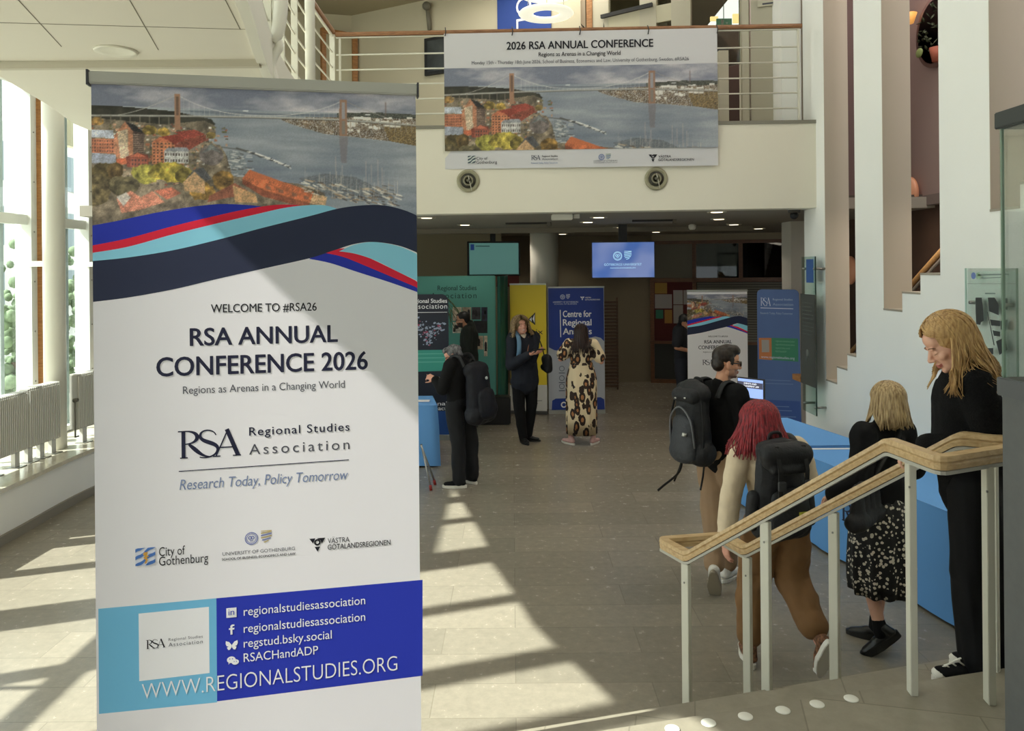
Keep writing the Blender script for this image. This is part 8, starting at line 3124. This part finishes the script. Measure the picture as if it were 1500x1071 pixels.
body(p, J, HM, [SKIN2, mat('smile', (226, 190, 180), 0.4), BROW_FAIR], hands, 0.008, 1.0, paint=face_paint(HM, 1.0, brows=False))
brows(p, HM, 1.0, BROW_DARK)
NAVYC = mat('navy_coat', (20, 25, 38), 0.85, var=0.1, vscale=8)
top(p, 'coat', J, NAVYC, 0.74, (0.185, 0.132), (0.180, 0.135), (0.205, 0.15), (0.080, 0.070, 0.058), voxel=0.012, disp=(0.010, 7, 13), to=0.88, collar=0.07)
B = Blob()
B.cap(J['neck'] + Vector((0, 0.04, -0.02)), 0.066, J['neck'] + Vector((0, 0.085, -0.08)), 0.05)
B.cap(J['neck'] + Vector((0, 0.085, -0.08)), 0.055, J['che'] + Vector((0.03, 0.118, -0.20)), 0.035, 0.5, (1, 0, 0))
B.fuse('shirt', [mat('cream_shirt', (200, 186, 166), 0.8)], p, 0.01, 3)
MB().tube([J['neck'] + Vector((-0.05, 0.10, -0.02)), J['neck'] + Vector((-0.04, 0.135, -0.12)), J['che'] + Vector((0.02, 0.16, -0.05))], 0.016, 6, flat=0.4).build('scarf_end', mat('rust_scarf', (142, 92, 70), 0.8), p)
trousers(p, J, BLACKCLOTH, 0.10, 0.078, 0.060, 0.03, 0.012, (0.006, 7, 6))
for s in 'lr':
    shoe(p, J['an_' + s], w2ld(p, (0.4, -0.9, 0)) if s == 'r' else w2ld(p, (0.95, -0.3, 0)), LEATH, SOLEK, 0.98, voxel=0.01)
hair(p, hair_mat('hair_curly_fair', (158, 134, 98), (98, 78, 54), (40, 40, 40)), HM, J, 380, 0.12, 0.018, 55, 62, (0.110, 0.124, 0.112), 21, 0.008, 0.5, 0.3, 1.0, 0.05, 0.01, back_push=0.13, tip=0.6, jit=0.18)
t = thing('shoulder_strap_bag', 'black shoulder bag hanging at the laughing woman\'s left side', 'bag', tuple(l2w(p, (-0.27, 0.13, 0.98))), p.rotation_euler.z)
B = Blob()
B.cap((-0.02, 0.02, 0.02), 0.06, (0.0, 0.02, 0.16), 0.07, 1.4, (1, 0, 0))
B.cap((0, 0.05, 0.02), 0.05, (0, -0.07, 0.04), 0.05)
B.fuse('main_body', [NYLON], t, 0.012, 4)
strap_over(t, [l2w(p, q) for q in ((-0.25, 0.12, 1.18), (-0.2, 0.09, 1.38), (-0.14, -0.02, 1.53), (-0.16, -0.12, 1.40))], 0.015, m=WEB)
t = thing('backpack', 'backpack with pale blue strap on the laughing woman\'s right shoulder', 'bag', tuple(l2w(p, (0.0, -0.24, 0.95))), p.rotation_euler.z)
B = Blob()
B.cap((0, 0, 0.12), 0.15, (0, 0, 0.42), 0.13, 0.5, (1, 0, 0))
B.fuse('main_body', [NYLON], t, 0.014, 4)
strap_over(t, [l2w(p, q) for q in ((0.12, -0.14, 1.42), (0.125, -0.02, 1.525), (0.13, 0.10, 1.43), (0.15, 0.15, 1.28), (0.16, 0.12, 1.16))], 0.034, m=mat('pale_blue_strap', (96, 132, 164), 0.7))
pm = l2w(p, (J['wr_l'] + J['wr_r']) / 2)
t = thing('phone', 'dark mobile phone in the laughing woman\'s hands', 'phone', tuple(at(790, 512, 10.22)), p.rotation_euler.z)
MB().box(-0.075, 0.075, -0.04, 0.04, -0.006, 0.006).build('case', BLACK, t, bevel=0.003)

# ---------------------------------------------------------------- the woman in the leopard dress
p = figure('woman with long dark hair in leopard print dress and pink trainers seen from behind', (0.93, 10.40, 0.0), (0.03, 1.0))
hc = w2l(p, at(851, 489, 10.40))
HM = head_matrix(hc, 0, 12, 0)
J = sk(1.68, head=hc)
J['el_l'] = Vector((-0.28, -0.02, 1.16))
J['wr_l'] = Vector((-0.14, 0.20, 1.18))
J['el_r'] = Vector((0.27, -0.03, 1.12))
J['wr_r'] = Vector((0.16, 0.20, 1.2))
J['an_l'], J['an_r'] = Vector((-0.155, -0.02, 0.085)), Vector((0.155, -0.02, 0.085))
J['kn_l'], J['kn_r'] = Vector((-0.12, 0.02, 0.48)), Vector((0.12, 0.02, 0.48))
hands = [dict(wr=J['wr_l'], d=(0.6, 0.6, 0.3), n=(0, -0.3, 1), side=-1), dict(wr=J['wr_r'], d=(-0.6, 0.6, 0.3), n=(0, -0.3, 1), side=1)]
body(p, J, HM, SKIN2, hands, 0.009, 0.97)
lp = bpy.data.materials.new('leopard_print')
lp.use_nodes = True
nt = lp.node_tree
pb_ = nt.nodes['Principled BSDF']
pb_.inputs['Roughness'].default_value = 0.75
tc = nt.nodes.new('ShaderNodeTexCoord')
mp_ = nt.nodes.new('ShaderNodeMapping')
mp_.inputs['Scale'].default_value = (16, 16, 9)
nzz = nt.nodes.new('ShaderNodeTexNoise')
nzz.inputs['Scale'].default_value = 2.2
mixv = nt.nodes.new('ShaderNodeMix')
mixv.data_type = 'VECTOR'
mixv.inputs[0].default_value = 0.25
vo = nt.nodes.new('ShaderNodeTexVoronoi')
vo.inputs['Scale'].default_value = 1.0
nt.links.new(tc.outputs['Object'], mp_.inputs[0])
nt.links.new(mp_.outputs[0], nzz.inputs['Vector'])
nt.links.new(mp_.outputs[0], mixv.inputs[4])
nt.links.new(nzz.outputs['Color'], mixv.inputs[5])
nt.links.new(mixv.outputs[1], vo.inputs['Vector'])
cr = nt.nodes.new('ShaderNodeValToRGB')
cr.color_ramp.interpolation = 'CONSTANT'
e = cr.color_ramp.elements
e[0].color = rgb(176, 118, 72)
e[1].position, e[1].color = 0.24, rgb(46, 29, 22)
x = cr.color_ramp.elements.new(0.51)
x.color = rgb(226, 206, 170)
nt.links.new(vo.outputs['Distance'], cr.inputs[0])
nt.links.new(cr.outputs[0], pb_.inputs['Base Color'])
B = Blob()
B.ell(J['che'], (0.165, 0.115, 0.18))
B.cap(J['sh_l'], 0.068, J['sh_r'], 0.068, 0.95)
B.cap(J['neck'] + Vector((0, 0, -0.06)), 0.09, J['neck'] + Vector((0, 0, 0.0)), 0.06)
B.cap(J['che'], 0.16, J['wai'], 0.145, 0.72, (1, 0, 0))
for s in 'lr':
    d = J['el_' + s] - J['sh_' + s]
    B.cap(J['sh_' + s], 0.075, J['sh_' + s] + d * 0.72, 0.086, 0.8)
B.fuse('dress_bodice', [lp], p, 0.012, 4, (0.008, 9, 3))
skirt(p, 'dress_skirt', [(0, 0, 1.10, 0.150, 0.112), (0, 0, 1.0, 0.18, 0.14), (0, -0.01, 0.88, 0.205, 0.165), (0, -0.01, 0.6, 0.205, 0.165), (0, 0, 0.35, 0.205, 0.165), (0, 0, 0.14, 0.20, 0.16)], lp, 9, 0.012, 2)
MB().lathe([(0.150, 0.0), (0.158, 0.01), (0.158, 0.03), (0.150, 0.04)], 32, (0, 0, 1.075)).build('waist_tie', lp, p).scale = (1, 0.76, 1)
PINK = mat('pink_trainer', (206, 164, 158), 0.6)
shoe(p, J['an_l'], (-0.6, 0.75), PINK, SOLEW, 0.98, voxel=0.01)
shoe(p, J['an_r'], (0.45, 0.85), PINK, SOLEW, 0.98, voxel=0.01)
hair(p, hair_mat('hair_dark_long', (58, 38, 32), (26, 17, 15)), HM, J, 260, 0.27, 0.008, 20, 66, (0.088, 0.106, 0.098), 14, 0.008, 0.15, 0.2, 1.0, 0.2, 0.01, back_push=0.15)

# ---------------------------------------------------------------- the helper with the lanyard
p = figure('person in dark T-shirt with blue lanyard standing half behind the distant white banner', (2.66, 12.0, 0.0), (0.75, -0.4))
hc = w2l(p, at(1003, 473, 12.0))
HM = head_matrix(hc, 0, 20, 0)
J = sk(1.74, head=hc)
J['el_r'] = Vector((0.25, -0.02, 1.15))
J['wr_r'] = Vector((0.10, 0.24, 1.08))
J['el_l'] = Vector((-0.25, -0.02, 1.15))
J['wr_l'] = Vector((-0.10, 0.24, 1.08))
hands = [dict(wr=J['wr_l'], d=(0.6, 0.6, 0), n=(0, 0, -1), side=1), dict(wr=J['wr_r'], d=(-0.6, 0.6, 0), n=(0, 0, -1), side=-1)]
body(p, J, HM, [SKIN3, LIPS, BROW_DARK], hands, 0.010, 0.98, paint=face_paint(HM, 0.98))
top(p, 't_shirt', J, mat('dark_tee', (24, 26, 34), 0.85), 0.90, (0.185, 0.125), (0.165, 0.118), (0.172, 0.122), (0.080, 0.078, 0.06), voxel=0.014, to=0.0, upper_to=0.75, disp=(0.007, 8, 2))
trousers(p, J, mat('dark_jeans', (30, 33, 44), 0.85), voxel=0.014)
for s in 'lr':
    shoe(p, J['an_' + s], (0, 1), BLACKCLOTH, SOLEK, 1.0, voxel=0.012)
B = Blob()
R3 = HM.to_3x3()
B.ell(HM @ Vector((0, -0.022, 0.052)), (0.084, 0.098, 0.084), R3)
B.ell(HM @ Vector((0, -0.050, 0.005)), (0.074, 0.055, 0.06), R3)
B.ell(HM @ Vector((0, 0.055, 0.085)), (0.06, 0.04, 0.03), R3)
B.fuse('hair', [MATS['hair_black']], p, 0.01, 3, (0.006, 30, 8))
ln = MB()
nk = J['neck']
for s in (-1, 1):
    ln.tube(smooth_line([tuple(nk + Vector((s * 0.05, -0.05, 0.01))), tuple(nk + Vector((s * 0.085, 0.03, 0.0))), tuple(nk + Vector((s * 0.06, 0.115, -0.12))), tuple(J['che'] + Vector((s * 0.02, 0.14, -0.14))), tuple(J['che'] + Vector((0, 0.14, -0.24)))], 5), 0.010, 6, flat=0.3)
ln.build('lanyard', mat('lanyard_blue', (60, 90, 160), 0.6), p)
MB().box(-0.045, 0.045, 0.135, 0.142, J['che'].z - 0.36, J['che'].z - 0.24).build('name_badge', mat('badge_white', (214, 214, 210), 0.5), p)
